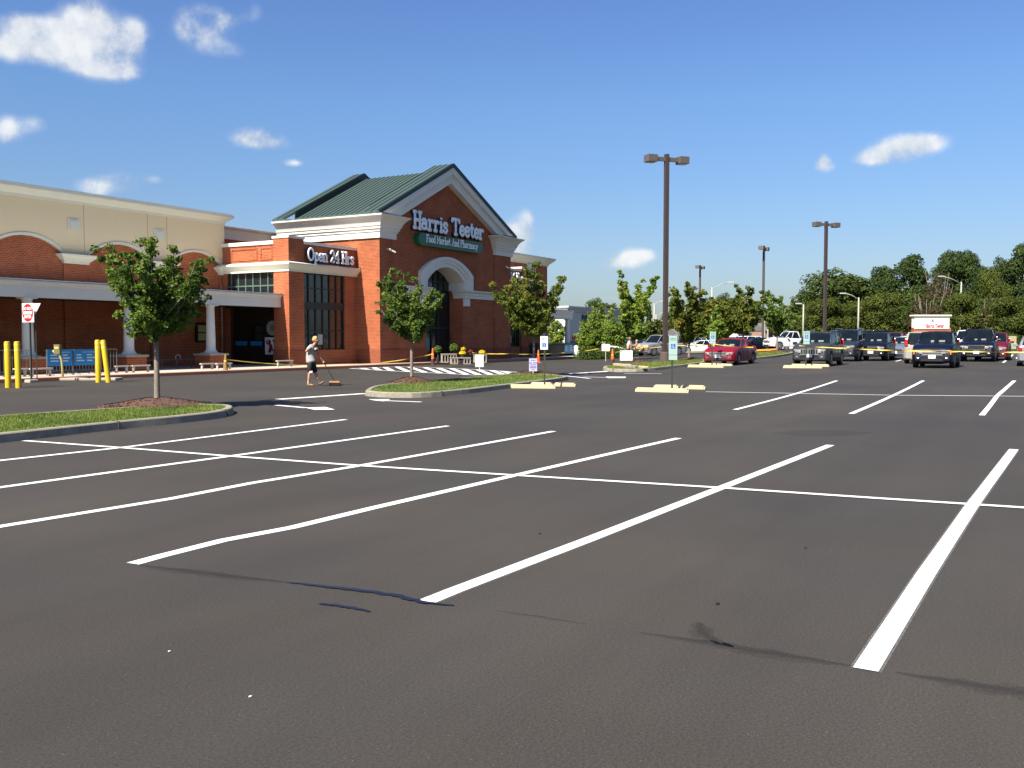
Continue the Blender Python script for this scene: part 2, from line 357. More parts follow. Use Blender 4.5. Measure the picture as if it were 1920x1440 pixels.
    def sphere(s, c, r, n=10, sc=(1, 1, 1)):
        c = Vector(c); prof = []
        vs = []; fs = []
        for i in range(1, n):
            a = PI * i / n
            for k in range(n * 2):
                b = PI * k / n
                vs.append(c + Vector((math.sin(a) * math.cos(b) * r * sc[0], math.sin(a) * math.sin(b) * r * sc[1], -math.cos(a) * r * sc[2])))
        q = 2 * n
        for i in range(n - 2):
            for k in range(q): fs.append((i * q + k, i * q + (k + 1) % q, (i + 1) * q + (k + 1) % q, (i + 1) * q + k))
        vs.append(c + Vector((0, 0, -r * sc[2]))); vs.append(c + Vector((0, 0, r * sc[2]))); b0 = len(vs) - 2
        for k in range(q):
            fs.append((b0, (k + 1) % q, k)); fs.append((b0 + 1, (n - 2) * q + k, (n - 2) * q + (k + 1) % q))
        return s.add(vs, fs)
    def xform(s, M): s.v = [M @ v for v in s.v]; return s
    def merge(s, o): return s.add(o.v, o.f)
    def build(s, name, m, parent=None, smooth=False, bevel=0.0):
        me = bpy.data.meshes.new(name); me.from_pydata([tuple(v) for v in s.v], [], s.f); me.update()
        me.materials.append(m)
        bm = bmesh.new(); bm.from_mesh(me); bmesh.ops.recalc_face_normals(bm, faces=bm.faces); bm.to_mesh(me); bm.free()
        if smooth:
            for p in me.polygons: p.use_smooth = True
        o = bpy.data.objects.new(name, me); COL.objects.link(o)
        if parent: o.parent = parent
        if bevel:
            b = o.modifiers.new('bevel', 'BEVEL'); b.width = bevel; b.segments = 2; b.limit_method = 'ANGLE'; b.angle_limit = R_(40)
        if smooth == 'auto':
            e = o.modifiers.new('split', 'EDGE_SPLIT'); e.split_angle = R_(38)
        return o

def raw(name, vs, fs, m, parent=None, smooth=False):
    me = bpy.data.meshes.new(name); me.from_pydata(vs, [], fs); me.update(); me.materials.append(m)
    if smooth:
        for p in me.polygons: p.use_smooth = True
    o = bpy.data.objects.new(name, me); COL.objects.link(o)
    if parent: o.parent = parent
    return o

def tag(o, label=None, cat=None, group=None, kind=None):
    if label: o['label'] = label
    if cat: o['category'] = cat
    if group: o['group'] = group
    if kind: o['kind'] = kind
    return o
def empty(name, loc, label, cat, rz=0.0, group=None, scale=1.0):
    o = bpy.data.objects.new(name, None); COL.objects.link(o); o.location = loc; o.rotation_euler = (0, 0, rz)
    o.empty_display_size = .3; o.scale = (scale,) * 3
    return tag(o, label, cat, group)
def copy_tree(o, parent=None):
    c = o.copy(); COL.objects.link(c); c.parent = parent
    for ch in list(o.children): copy_tree(ch, c)
    return c
def structure(o): o['kind'] = 'structure'; return o

# stroke lettering with slab serifs --------------------------------------
def arc(cx, cy, rx, ry, a0, a1, n=12):
    return [(cx + rx * math.cos(R_(a0 + (a1 - a0) * i / n)), cy + ry * math.sin(R_(a0 + (a1 - a0) * i / n))) for i in range(n + 1)]
def ser(x, y, w=.12): return [(x - w, y), (x + w, y)]
GL = {
 'H': (.66, [[(.1, 0), (.1, 1)], [(.56, 0), (.56, 1)], [(.1, .5), (.56, .5)], ser(.1, 0), ser(.1, 1), ser(.56, 0), ser(.56, 1)]),
 'a': (.58, [arc(.22, .19, .2, .18, 0, 360), [(.06, .5), (.14, .6), (.3, .62), (.42, .52), (.42, .06), (.54, .02)]]),
 'r': (.5, [[(.12, 0), (.12, .6)], ser(.12, 0), [(0, .6), (.12, .6)], [(.12, .4), (.2, .55), (.34, .62), (.44, .52)]]),
 'i': (.26, [[(.13, 0), (.13, .6)], ser(.13, 0, .1), [(.03, .6), (.13, .6)], [(.13, .84), (.135, .87)]]),
 's': (.46, [[(.4, .46), (.34, .6), (.16, .62), (.05, .48), (.14, .36), (.32, .28), (.41, .14), (.3, .0), (.12, 0), (.03, .14)]]),
 'T': (.76, [[(.38, 0), (.38, 1)], [(.02, 1), (.74, 1)], [(.02, 1), (.02, .8)], [(.74, 1), (.74, .8)], ser(.38, 0)]),
 'e': (.5, [[(.04, .33), (.44, .33)], arc(.24, .31, .21, .31, 4, 322, 14)]),
 't': (.4, [[(.16, .88), (.16, .14), (.24, .01), (.38, .08)], [(.02, .6), (.34, .6)]]),
 'O': (.86, [arc(.42, .5, .36, .5, 0, 360, 20)]),
 'p': (.6, [[(.12, -.32), (.12, .6)], ser(.12, -.32), [(.0, .6), (.12, .6)], arc(.32, .3, .21, .3, 0, 360, 14)]),
 'n': (.62, [[(.12, 0), (.12, .6)], ser(.12, 0, .1), [(0, .6), (.12, .6)], [(.12, .42)] + arc(.31, .4, .18, .22, 150, 0, 8) + [(.49, 0)], ser(.49, 0, .1)]),
 '2': (.62, [[(.06, .74)] + arc(.29, .72, .22, .28, 160, -30, 10) + [(.05, .02), (.54, .02), (.54, .16)]]),
 '4': (.64, [[(.42, 0), (.42, 1), (.02, .3), (.58, .3)], ser(.42, 0)]),
 'F': (.6, [[(.12, 0), (.12, 1)], [(.0, 1), (.56, 1)], [(.56, 1), (.56, .82)], [(.12, .52), (.42, .52)], ser(.12, 0)]),
 'o': (.52, [arc(.25, .3, .21, .3, 0, 360, 14)]),
 'd': (.58, [[(.46, 0), (.46, 1)], [(.36, 1), (.46, 1)], [(.46, 0), (.56, 0)], arc(.26, .3, .21, .3, 0, 360, 14)]),
 'M': (.86, [[(.1, 0), (.12, 1), (.42, .3), (.72, 1), (.74, 0)], ser(.1, 0, .1), ser(.74, 0, .1), [(.02, 1), (.12, 1)], [(.72, 1), (.82, 1)]]),
 'k': (.56, [[(.12, 0), (.12, 1)], ser(.12, 0, .1), [(.0, 1), (.12, 1)], [(.44, .6), (.14, .28)], [(.24, .38), (.46, 0)], ser(.46, 0, .08)]),
 'A': (.76, [[(.08, 0), (.38, 1), (.66, 0)], [(.2, .36), (.56, .36)], ser(.08, 0, .1), ser(.66, 0, .1)]),
 'P': (.62, [[(.12, 0), (.12, 1)], ser(.12, 0), [(0, 1), (.3, 1)] + arc(.32, .76, .22, .24, 90, -90, 8) + [(.12, .52)]]),
 'h': (.62, [[(.12, 0), (.12, 1)], ser(.12, 0, .1), [(0, 1), (.12, 1)], [(.12, .42)] + arc(.31, .4, .18, .22, 150, 0, 8) + [(.49, 0)], ser(.49, 0, .1)]),
 'm': (.86, [[(.12, 0), (.12, .6)], ser(.12, 0, .09), [(0, .6), (.12, .6)], arc(.27, .4, .14, .21, 165, 0, 8) + [(.41, 0)], arc(.56, .4, .15, .21, 165, 0, 8) + [(.71, 0)], ser(.41, 0, .08), ser(.71, 0, .09)]),
 'c': (.48, [arc(.25, .3, .21, .3, 40, 320, 12)]),
 'y': (.56, [[(.06, .6), (.27, .04)], [(.48, .6), (.2, -.2), (.1, -.3), (.0, -.24)], ser(.06, .6, .08), ser(.48, .6, .08)]),
 ' ': (.34, [])}
def lettering(text, size, thick, depth, squeeze=1.0, gap=.07):
    """mesh of tubes in the xz plane, baseline at z=0, starts at x=0, front towards -y"""
    mb = MB(); x = 0
    for ch in text:
        w, strokes = GL[ch]
        for st in strokes:
            pts = [Vector(((x + p[0]) * size * squeeze, 0, p[1] * size)) for p in st]
            if len(pts) > 2 and (pts[0] - pts[-1]).length < 1e-4: pts[-1] = pts[-1] + (pts[1] - pts[0]) * .5
            else:
                d0 = (pts[0] - pts[1]).normalized() * thick * .4; d1 = (pts[-1] - pts[-2]).normalized() * thick * .4
                pts[0] = pts[0] + d0; pts[-1] = pts[-1] + d1
            mb.tube(pts, thick, 8, flat=(Vector((0, 1, 0)), depth / thick))
        x += w + gap
    return mb, x * size * squeeze

def font_text(name, s, size, m, parent, M, extrude=.002, align='CENTER', bold=0.0, sx=1.0):
    cu = bpy.data.curves.new(name, 'FONT'); cu.body = s; cu.size = size; cu.extrude = extrude; cu.align_x = align; cu.align_y = 'CENTER'
    cu.offset = bold; cu.resolution_u = 3
    t = bpy.data.objects.new('tmp', cu); COL.objects.link(t)
    dg = bpy.context.evaluated_depsgraph_get(); me = bpy.data.meshes.new_from_object(t.evaluated_get(dg))
    bpy.data.objects.remove(t); me.name = name
    S = Matrix.Diagonal((sx, 1, 1, 1)); me.transform(M @ S)
    me.materials.clear(); me.materials.append(m)
    o = bpy.data.objects.new(name, me); COL.objects.link(o)
    if parent: o.parent = parent
    return o
M_FRONT = Matrix.Rotation(PI / 2, 4, 'X')            # text lying in xy -> standing, read from -y
def M_face(origin, heading):
    """standing text/board whose face looks along heading (angle in plan)"""
    return Matrix.Translation(origin) @ Matrix.Rotation(heading + PI / 2, 4, 'Z') @ M_FRONT

# ================================================================= SETTING: ground, pavement, markings
def build_ground():
    Xs = [-3000, -1200, -500, -200, -100, -60, -40, -20, -8] + [i * 1.5 for i in range(0, 26)] + [42, 50, 60, 80, 120, 250, 600, 1500, 3000]
    Ys = [-300, -60, -20, -5, 0, 5, 10, 15] + [18 + 1.5 * i for i in range(0, 70)] + [130, 150, 200, 300, 500, 900, 1800, 4000]
    vs = []; fs = []
    for Y in Ys:
        for X in Xs:
            p = CAM + RT * X + FW * Y; vs.append((p.x, p.y, gz(p.x, p.y)))
    n = len(Xs)
    for j in range(len(Ys) - 1):
        for i in range(n - 1): fs.append((j * n + i, j * n + i + 1, (j + 1) * n + i + 1, (j + 1) * n + i))
    o = raw('ground', vs, fs, ASPH, smooth=True); structure(o)
build_ground()

def strip(mb, pts, width, lift=.012, wob=0.0):
    """flat band on the ground through ground points"""
    P = [Vector((p.x, p.y)) for p in pts]; D = [P[0]]
    for a, b in zip(P[:-1], P[1:]):
        k = max(1, int((b - a).length / 1.2))
        for i in range(1, k + 1): D.append(a + (b - a) * i / k)
    vs = []
    for i, p in enumerate(D):
        d = (D[min(i + 1, len(D) - 1)] - D[max(i - 1, 0)]).normalized(); n = Vector((-d.y, d.x))
        w = width * .5 * (1 + random.uniform(-wob, wob))
        for s in (-1, 1):
            q = p + n * w * s; vs.append((q.x, q.y, gz(q.x, q.y) + lift))
    mb.add(vs, [(2 * i, 2 * i + 2, 2 * i + 3, 2 * i + 1) for i in range(len(D) - 1)])
def patch(mb, pts, lift=.012):
    mb.add([(p.x, p.y, gz(p.x, p.y) + lift) for p in pts], [tuple(range(len(pts)))])

def markings():
    # stall lines of the near double row (each with its own hand-sprayed bend)
    L = [[(1623, 1257), (1737, 1076), (1823, 948), (1901, 843)],
         [(801, 1129), (850, 1109), (1100, 1014), (1350, 916), (1557, 835)],
         [(249, 1058), (304, 1043), (419, 1014), (547, 990), (700, 953), (965, 892), (1272, 822)],
         [(-90, 1007), (0, 988), (319, 936), (474, 906), (667, 875), (1038, 809)],
         [(-90, 928), (0, 914.5), (430, 856), (840, 799)],
         [(-90, 876), (0, 864), (225, 840), (648, 787)],
         [(1378, 768.5), (1490, 739), (1569, 714)], [(1596, 776), (1673, 742.5), (1731, 714)], [(1841, 779), (1870, 742), (1902, 714)]]
    def spray_mat(name, amt):
        m = mat(name, (.75, .74, .70), .7); nt = m.node_tree; N = nt.nodes; K = nt.links; b = N['Principled BSDF']
        g = N.new('ShaderNodeNewGeometry'); z = N.new('ShaderNodeTexNoise'); z.inputs['Scale'].default_value = 130; z.inputs['Detail'].default_value = 2; K.new(g.outputs['Position'], z.inputs['Vector'])
        r = N.new('ShaderNodeMapRange'); r.inputs[1].default_value = .45; r.inputs[2].default_value = .75; r.inputs[3].default_value = amt * .35; r.inputs[4].default_value = amt * 1.6; K.new(z.outputs['Fac'], r.inputs[0])
        K.new(r.outputs[0], b.inputs['Alpha']); return m
    SP1 = spray_mat('paint overspray', .16)
    for pl in L[:6]:
        for w_, m_, h_ in ((.152, SP1, .004),):
            mb = MB(); strip(mb, [at(*p) for p in pl], w_, h_, .0); structure(mb.build('paint_overspray', m_))
    for k, pl in enumerate(L):
        mb = MB(); strip(mb, [at(*p) for p in pl], .122, .006, .035); structure(mb.build('stall_line', PAINT))
    for pl, w in (([(45, 827), (225, 840), (430, 856), (675, 874), (965, 892), (1350, 915.5), (1640, 935), (1920, 953), (2100, 965)], .105),
                  ([(1323, 735), (1673, 741.5), (1920, 743.5), (2050, 744.5)], .10)):
        mb = MB(); strip(mb, [at(*p) for p in pl], w, .009, .02); structure(mb.build('stall_divider_line', PAINT))
    # stop bars and arrows
    for pl, w in (([(521, 749), (686, 738)], .30), ([(1064, 701.3), (1146, 695.8)], .45), ([(1023, 700.7), (1106, 709.8)], .16),
                  ([(1094, 706.8), (1137, 708)], .14), ([(1170, 700.5), (1241, 700.8)], .14), ([(720, 751.5), (790, 754)], .16), ([(518, 760), (575, 765)], .16)):
        mb = MB(); strip(mb, [at(*p) for p in pl], w, .006); structure(mb.build('stop_bar' if w > .25 else 'lane_line', PAINT))
    for tri in (([(572, 765), (610, 763.6), (628, 768.6), (590, 769)]), ([(691, 749), (732, 749), (720, 753), (700, 751)]), ([(1135, 706.5), (1174, 706.8), (1172, 709), (1140, 709.2)])):
        mb = MB(); patch(mb, [at(*p) for p in tri], .009); structure(mb.build('arrow_marking', PAINT))
    # hatched walkway in front of the door
    mb = MB()
    up = [(656, 691), (746, 687.6), (800, 689), (859, 691.3), (920, 694.6), (979, 698.6)]
    lo = [(656, 691), (743, 696.2), (840, 700.8), (890, 703.6), (940, 702), (979, 698.6)]
    strip(mb, [at(*p) for p in up], .17, .005); strip(mb, [at(*p) for p in lo], .17, .008)
    for a, b in (((678, 690.6), (690, 692.7)), ((701, 689.6), (712, 694.5)), ((722, 688.8), (735, 695.6)), ((744, 688), (766, 697)), ((768, 688.5), (797, 698.3)),
                 ((797, 689.5), (826, 699.7)), ((822, 690.4), (850, 701)), ((846, 691), (875, 702.3)), ((870, 692.4), (898, 703)), ((897, 693.6), (920, 702.5)), ((922, 695), (942, 701.8)), ((942, 696.4), (958, 700.4))):
        strip(mb, [at(*a), at(*b)], .30, .011)
    structure(mb.build('hatched_walkway_marking', PAINT))
    # bay ends far right
    for pl in ([(1590, 676), (1612, 671)], [(1680, 677.5), (1703, 671.5)], [(1881, 680), (1899, 665)]):
        mb = MB(); strip(mb, [at(*p) for p in pl], .13, .007); structure(mb.build('stall_line', PAINT))
    # tar and sealed cracks
    def ribbon0(name, pl, ws, m, lift=.008):
        P = [at(*p) for p in pl]; vs = []; k = 0; D = []
        for i in range(len(P) - 1):
            n = 6
            for j in range(n): t = j / n; D.append((P[i].lerp(P[i + 1], t), ws[i] * (1 - t) + ws[i + 1] * t))
        D.append((P[-1], ws[-1]))
        for i, (p, w) in enumerate(D):
            a = D[max(i - 1, 0)][0]; b = D[min(i + 1, len(D) - 1)][0]; d = (b - a).normalized(); n = Vector((-d.y, d.x, 0)); j = random.uniform(-.25, .25) * w
            for s in (-1, 1):
                q = p + n * (w * .5 * s + j); vs.append((q.x, q.y, gz(q.x, q.y) + lift))
        structure(raw(name, vs, [(2 * i, 2 * i + 2, 2 * i + 3, 2 * i + 1) for i in range(len(D) - 1)], m))
    _rb = ribbon0
    SC_ = mat('sealed crack soft', (.020, .019, .024), .9, spec=.1); SC_.node_tree.nodes['Principled BSDF'].inputs['Alpha'].default_value = .10
    def ribbon(name, pl, ws, m, lift=.008):
        if m is not STAIN: return _rb(name, pl, ws, m, lift)
        _rb(name, pl, [w * 2.6 for w in ws], SC_, lift - .002); _rb(name, pl, [w * 1.7 for w in ws], SC_, lift - .0005); _rb(name, pl, [w * .9 for w in ws], SC_, lift + .001)
    ribbon('tar_streak', [(535, 1093), (575, 1097), (640, 1104), (700, 1111), (760, 1122), (800, 1132), (852, 1137)], [.01, .03, .05, .045, .055, .04, .012], TAR)
    ribbon('tar_streak', [(598, 1133), (625, 1136), (660, 1141), (694, 1148)], [.02, .035, .035, .02], TAR)
    ribbon('sealed_crack', [(262, 1060), (340, 1070), (440, 1082), (535, 1092)], [.012, .055, .05, .012], STAIN, .005)
    ribbon('sealed_crack', [(1200, 1187), (1330, 1206), (1450, 1226), (1600, 1250)], [.008, .04, .06, .01], STAIN, .005)
    ribbon('sealed_crack', [(1680, 1262), (1800, 1281), (1940, 1302)], [.01, .05, .08], STAIN, .005)
    ribbon('sealed_crack', [(930, 1146), (1010, 1157), (1100, 1171)], [.004, .014, .004], STAIN, .005)
    ribbon('sealed_crack', [(1308, 1168), (1315, 1185), (1335, 1200), (1375, 1213)], [.02, .06, .035, .01], STAIN, .0065)
    mb = MB(); patch(mb, [at(*p) for p in ((1440, 812), (1510, 806), (1580, 807), (1640, 812), (1590, 818), (1510, 819))], .004)
    structure(mb.build('asphalt_repair', SC_))
markings()

PZ = .15
def pavement():
    mb = MB(); mb.box(-60, 36, -.85, 9, -.3, PZ); structure(mb.build('pavement', PAVE))
    mb = MB(); mb.box(-60, 36, -1.05, -.853, -.3, PZ - .004); structure(mb.build('kerb', REDK, bevel=.02))
    mb = MB(); mb.box(36.003, 62, -1.05, 9, -.3, PZ - .01); structure(mb.build('kerb', KERBC, bevel=.02))
pavement()

def inside(poly, x, y):
    c = False; n = len(poly); j = n - 1
    for i in range(n):
        xi, yi = poly[i]; xj, yj = poly[j]
        if (yi > y) != (yj > y) and x < (xj - xi) * (y - yi) / (yj - yi) + xi: c = not c
        j = i
    return c
def smooth_ring(P, it=2):
    for _ in range(it):
        Q = []
        for i in range(len(P)):
            a = P[i]; b = P[(i + 1) % len(P)]; Q += [a * .75 + b * .25, a * .25 + b * .75]
        P = Q
    return P
def island(top_px, blades, bw, kerbc=KERBC, mulch=(), h=.15, blade_h=.045):
    P = [at(px, py, h) for px, py in top_px]; P = [Vector((p.x, p.y)) for p in P]
    P = smooth_ring(P, 2); area = sum(P[i].x * P[(i + 1) % len(P)].y - P[(i + 1) % len(P)].x * P[i].y for i in range(len(P)))
    if area < 0: P.reverse()
    n = len(P); N = []
    for i in range(n):
        d = (P[(i + 1) % n] - P[i - 1]).normalized(); N.append(Vector((-d.y, d.x)))
    vs = []; fs = []
    for i in range(n):
        p, q = P[i], N[i]
        for off, z in ((-.035, -.05), (0.0, h - .02), (.02, h), (.15, h), (.16, h - .06)):
            w = p + q * off; vs.append((w.x, w.y, gz(w.x, w.y) + z))
    for i in range(n):
        j = (i + 1) % n
        for k in range(4): fs.append((i * 5 + k, j * 5 + k, j * 5 + k + 1, i * 5 + k + 1))
    o = raw('island_kerb', vs, fs, kerbc); structure(o)
    ft = bpy.data.materials  # weathered outer face
    o.data.materials.append(KERBF)
    for i, p in enumerate(o.data.polygons):
        if i % 4 == 0: p.material_index = 1
    # expansion joints in the kerb
    jm = MB(); acc = 0
    for i in range(n):
        acc += (P[i] - P[i - 1]).length
        if acc > 3.0:
            acc = 0; d = Vector((-N[i].y, N[i].x, 0)); c = P[i] + N[i] * .055
            jm.obox((c.x, c.y, gz(c.x, c.y) + h * .5 - .02), d * .008, Vector((N[i].x, N[i].y, 0)) * .093, (0, 0, h * .5 + .023))
    if jm.v: structure(jm.build('kerb_joint', GRIME))
    I = [P[i] + N[i] * .155 for i in range(n)]
    cx = sum(p.x for p in I) / n; cy = sum(p.y for p in I) / n
    raw_vs = [(p.x, p.y, gz(p.x, p.y) + h - .015) for p in I]; g = raw('grass_bed', raw_vs, [tuple(range(n))], GRASSB); structure(g)
    poly = [(p.x, p.y) for p in I]; x0 = min(p[0] for p in poly); x1 = max(p[0] for p in poly); y0 = min(p[1] for p in poly); y1 = max(p[1] for p in poly)
    V = []; Fc = []; cnt = 0; tries = 0
    while cnt < blades and tries < blades * 8:
        tries += 1
        x = random.uniform(x0, x1); y = random.uniform(y0, y1)
        if (Vector((x, y, 0)) - CAM).dot(RT) < -.62 * (Vector((x, y, 0)) - CAM).dot(FW): continue
        if not inside(poly, x, y): continue
        if any((x - m[0]) ** 2 + (y - m[1]) ** 2 < (m[2] * .93) ** 2 for m in mulch): continue
        cnt += 1; z = gz(x, y) + h - .02; a = random.uniform(0, 2 * PI); hh = blade_h * random.uniform(.5, 1.15) * (1 + .5 * noise.noise(Vector((x * .9, y * .9, 0)))); ww = bw * random.uniform(.6, 1.2)
        dx, dy = math.cos(a) * ww * .5, math.sin(a) * ww * .5; lx, ly = random.uniform(-.5, .5) * hh, random.uniform(-.5, .5) * hh
        k = len(V); V += [(x - dx, y - dy, z), (x + dx, y + dy, z), (x + lx, y + ly, z + hh)]; Fc.append((k, k + 1, k + 2))
    tag(raw('grass', V, Fc, GRASSL), 'short green grass growing on the kerbed traffic island', 'grass', kind='stuff')
    return P
def mulch_mound(c, r, hgt, base=.15):
    vs = []; fs = []; n = 28; m = 7; z0 = gz(c.x, c.y) + base - .03
    for i in range(m + 1):
        t = i / m
        for k in range(n):
            a = 2 * PI * k / n; rr = r * t * (1 + .12 * noise.noise(Vector((math.cos(a) * 2, math.sin(a) * 2, r))))
            z = hgt * (math.cos(t * PI) * .5 + .5) ** .8 + .02 * noise.noise(Vector((c.x + math.cos(a) * t * 6, c.y + math.sin(a) * t * 6, i)))
            vs.append((c.x + math.cos(a) * rr, c.y + math.sin(a) * rr, z0 + z))
    for i in range(m):
        for k in range(n): fs.append((i * n + k, i * n + (k + 1) % n, (i + 1) * n + (k + 1) % n, (i + 1) * n + k))
    k0 = len(vs)
    for _ in range(900):       # shreds of bark
        a = random.uniform(0, 2 * PI); t = math.sqrt(random.random()); rr = r * t; x = c.x + math.cos(a) * rr; y = c.y + math.sin(a) * rr
        z = z0 + hgt * (math.cos(t * PI) * .5 + .5) ** .8 + .008; b = random.uniform(0, PI); l = .03; k = len(vs)
        vs += [(x - math.cos(b) * l, y - math.sin(b) * l, z), (x + math.cos(b) * l, y + math.sin(b) * l, z + .01), (x - math.sin(b) * .012, y + math.cos(b) * .012, z + .02)]
        fs.append((k, k + 1, k + 2))
    tag(raw('mulch', vs, fs, MULCH, smooth=False), 'mound of reddish brown mulch heaped round the foot of a tree', 'mulch', kind='stuff')

T1 = at(295, 769); T2 = at(772, 723.5); T3 = at(1001, 706)
T4 = at(1292, 673.5, .15); T5 = at(1457, 659.5, .15); T6 = at_depth(1183, 74)
island([(-110, 824), (0, 813), (208, 791), (330, 780), (404, 772), (428, 767), (438, 762.5), (433, 759), (415, 757), (340, 757), (219, 764), (0, 778), (-110, 788)], 15000, .022, mulch=[(T1.x, T1.y, 1.18)])
mulch_mound(T1, 1.25, .17)
island([(683, 731), (690, 733.5), (731, 736), (796, 736), (877, 729), (915, 724.5), (993, 715), (1046, 709), (1062, 706), (1066, 704.6), (1046, 702.8), (1010, 700.4), (952, 701), (827, 711), (759, 716.5), (702, 722)], 14000, .03, mulch=[(T2.x, T2.y, .85), (T3.x, T3.y, 1.0)])
mulch_mound(T2, .9, .20); mulch_mound(T3, 1.1, .14)
island([(1130, 687.5), (1135, 690.6), (1160, 692), (1212, 691), (1254, 686), (1300, 681), (1322, 678), (1325, 673.5), (1300, 670), (1267, 673.3), (1233, 676.5), (1158, 683.4), (1135, 685.2)], 8000, .05, mulch=[(T4.x, T4.y, 1.0)], blade_h=.06)
mulch_mound(T4, 1.1, .16)
mulch_mound(at(1200, 683.5), 1.1, .14)
island([(1385, 670.5), (1400, 671.5), (1440, 668), (1480, 662.5), (1489, 660), (1480, 658), (1450, 659), (1400, 662.5), (1385, 666)], 5000, .06, mulch=[(T5.x, T5.y, 1.0)], blade_h=.06)
mulch_mound(T5, 1.2, .18)

def far_verge():
    # grass strips and kerbs between the far parking rows
    for (a, b, ya, yb) in ((1130, 1430, 96, 98.5), (1830, 2100, 78, 84)):
        P = [at_depth(a, ya), at_depth(b, ya), at_depth(b, yb), at_depth(a, yb)]
        m = MB(); m.add([(p.x, p.y, p.z + .13) for p in P], [(0, 1, 2, 3)]); structure(m.build('grass_strip', GRASSB))
        m = MB(); d = (P[1] - P[0]).normalized(); n = Vector((-d.y, d.x, 0)); c = (P[0] + P[1]) * .5
        m.obox((c.x, c.y, c.z + .06), (P[1] - P[0]) * .5, n * .09, (0, 0, .09)); structure(m.build('kerb', KERBC))
    m = MB(); a = at_depth(1405, 95.6); b = at_depth(1455, 95.6); c = (a + b) * .5
    m.obox((c.x, c.y, c.z + .08), (b - a) * .5, FW * .11, (0, 0, .10)); structure(m.build('painted_kerb', mat('orange kerb paint', (.75, .32, .02), .7)))
far_verge()

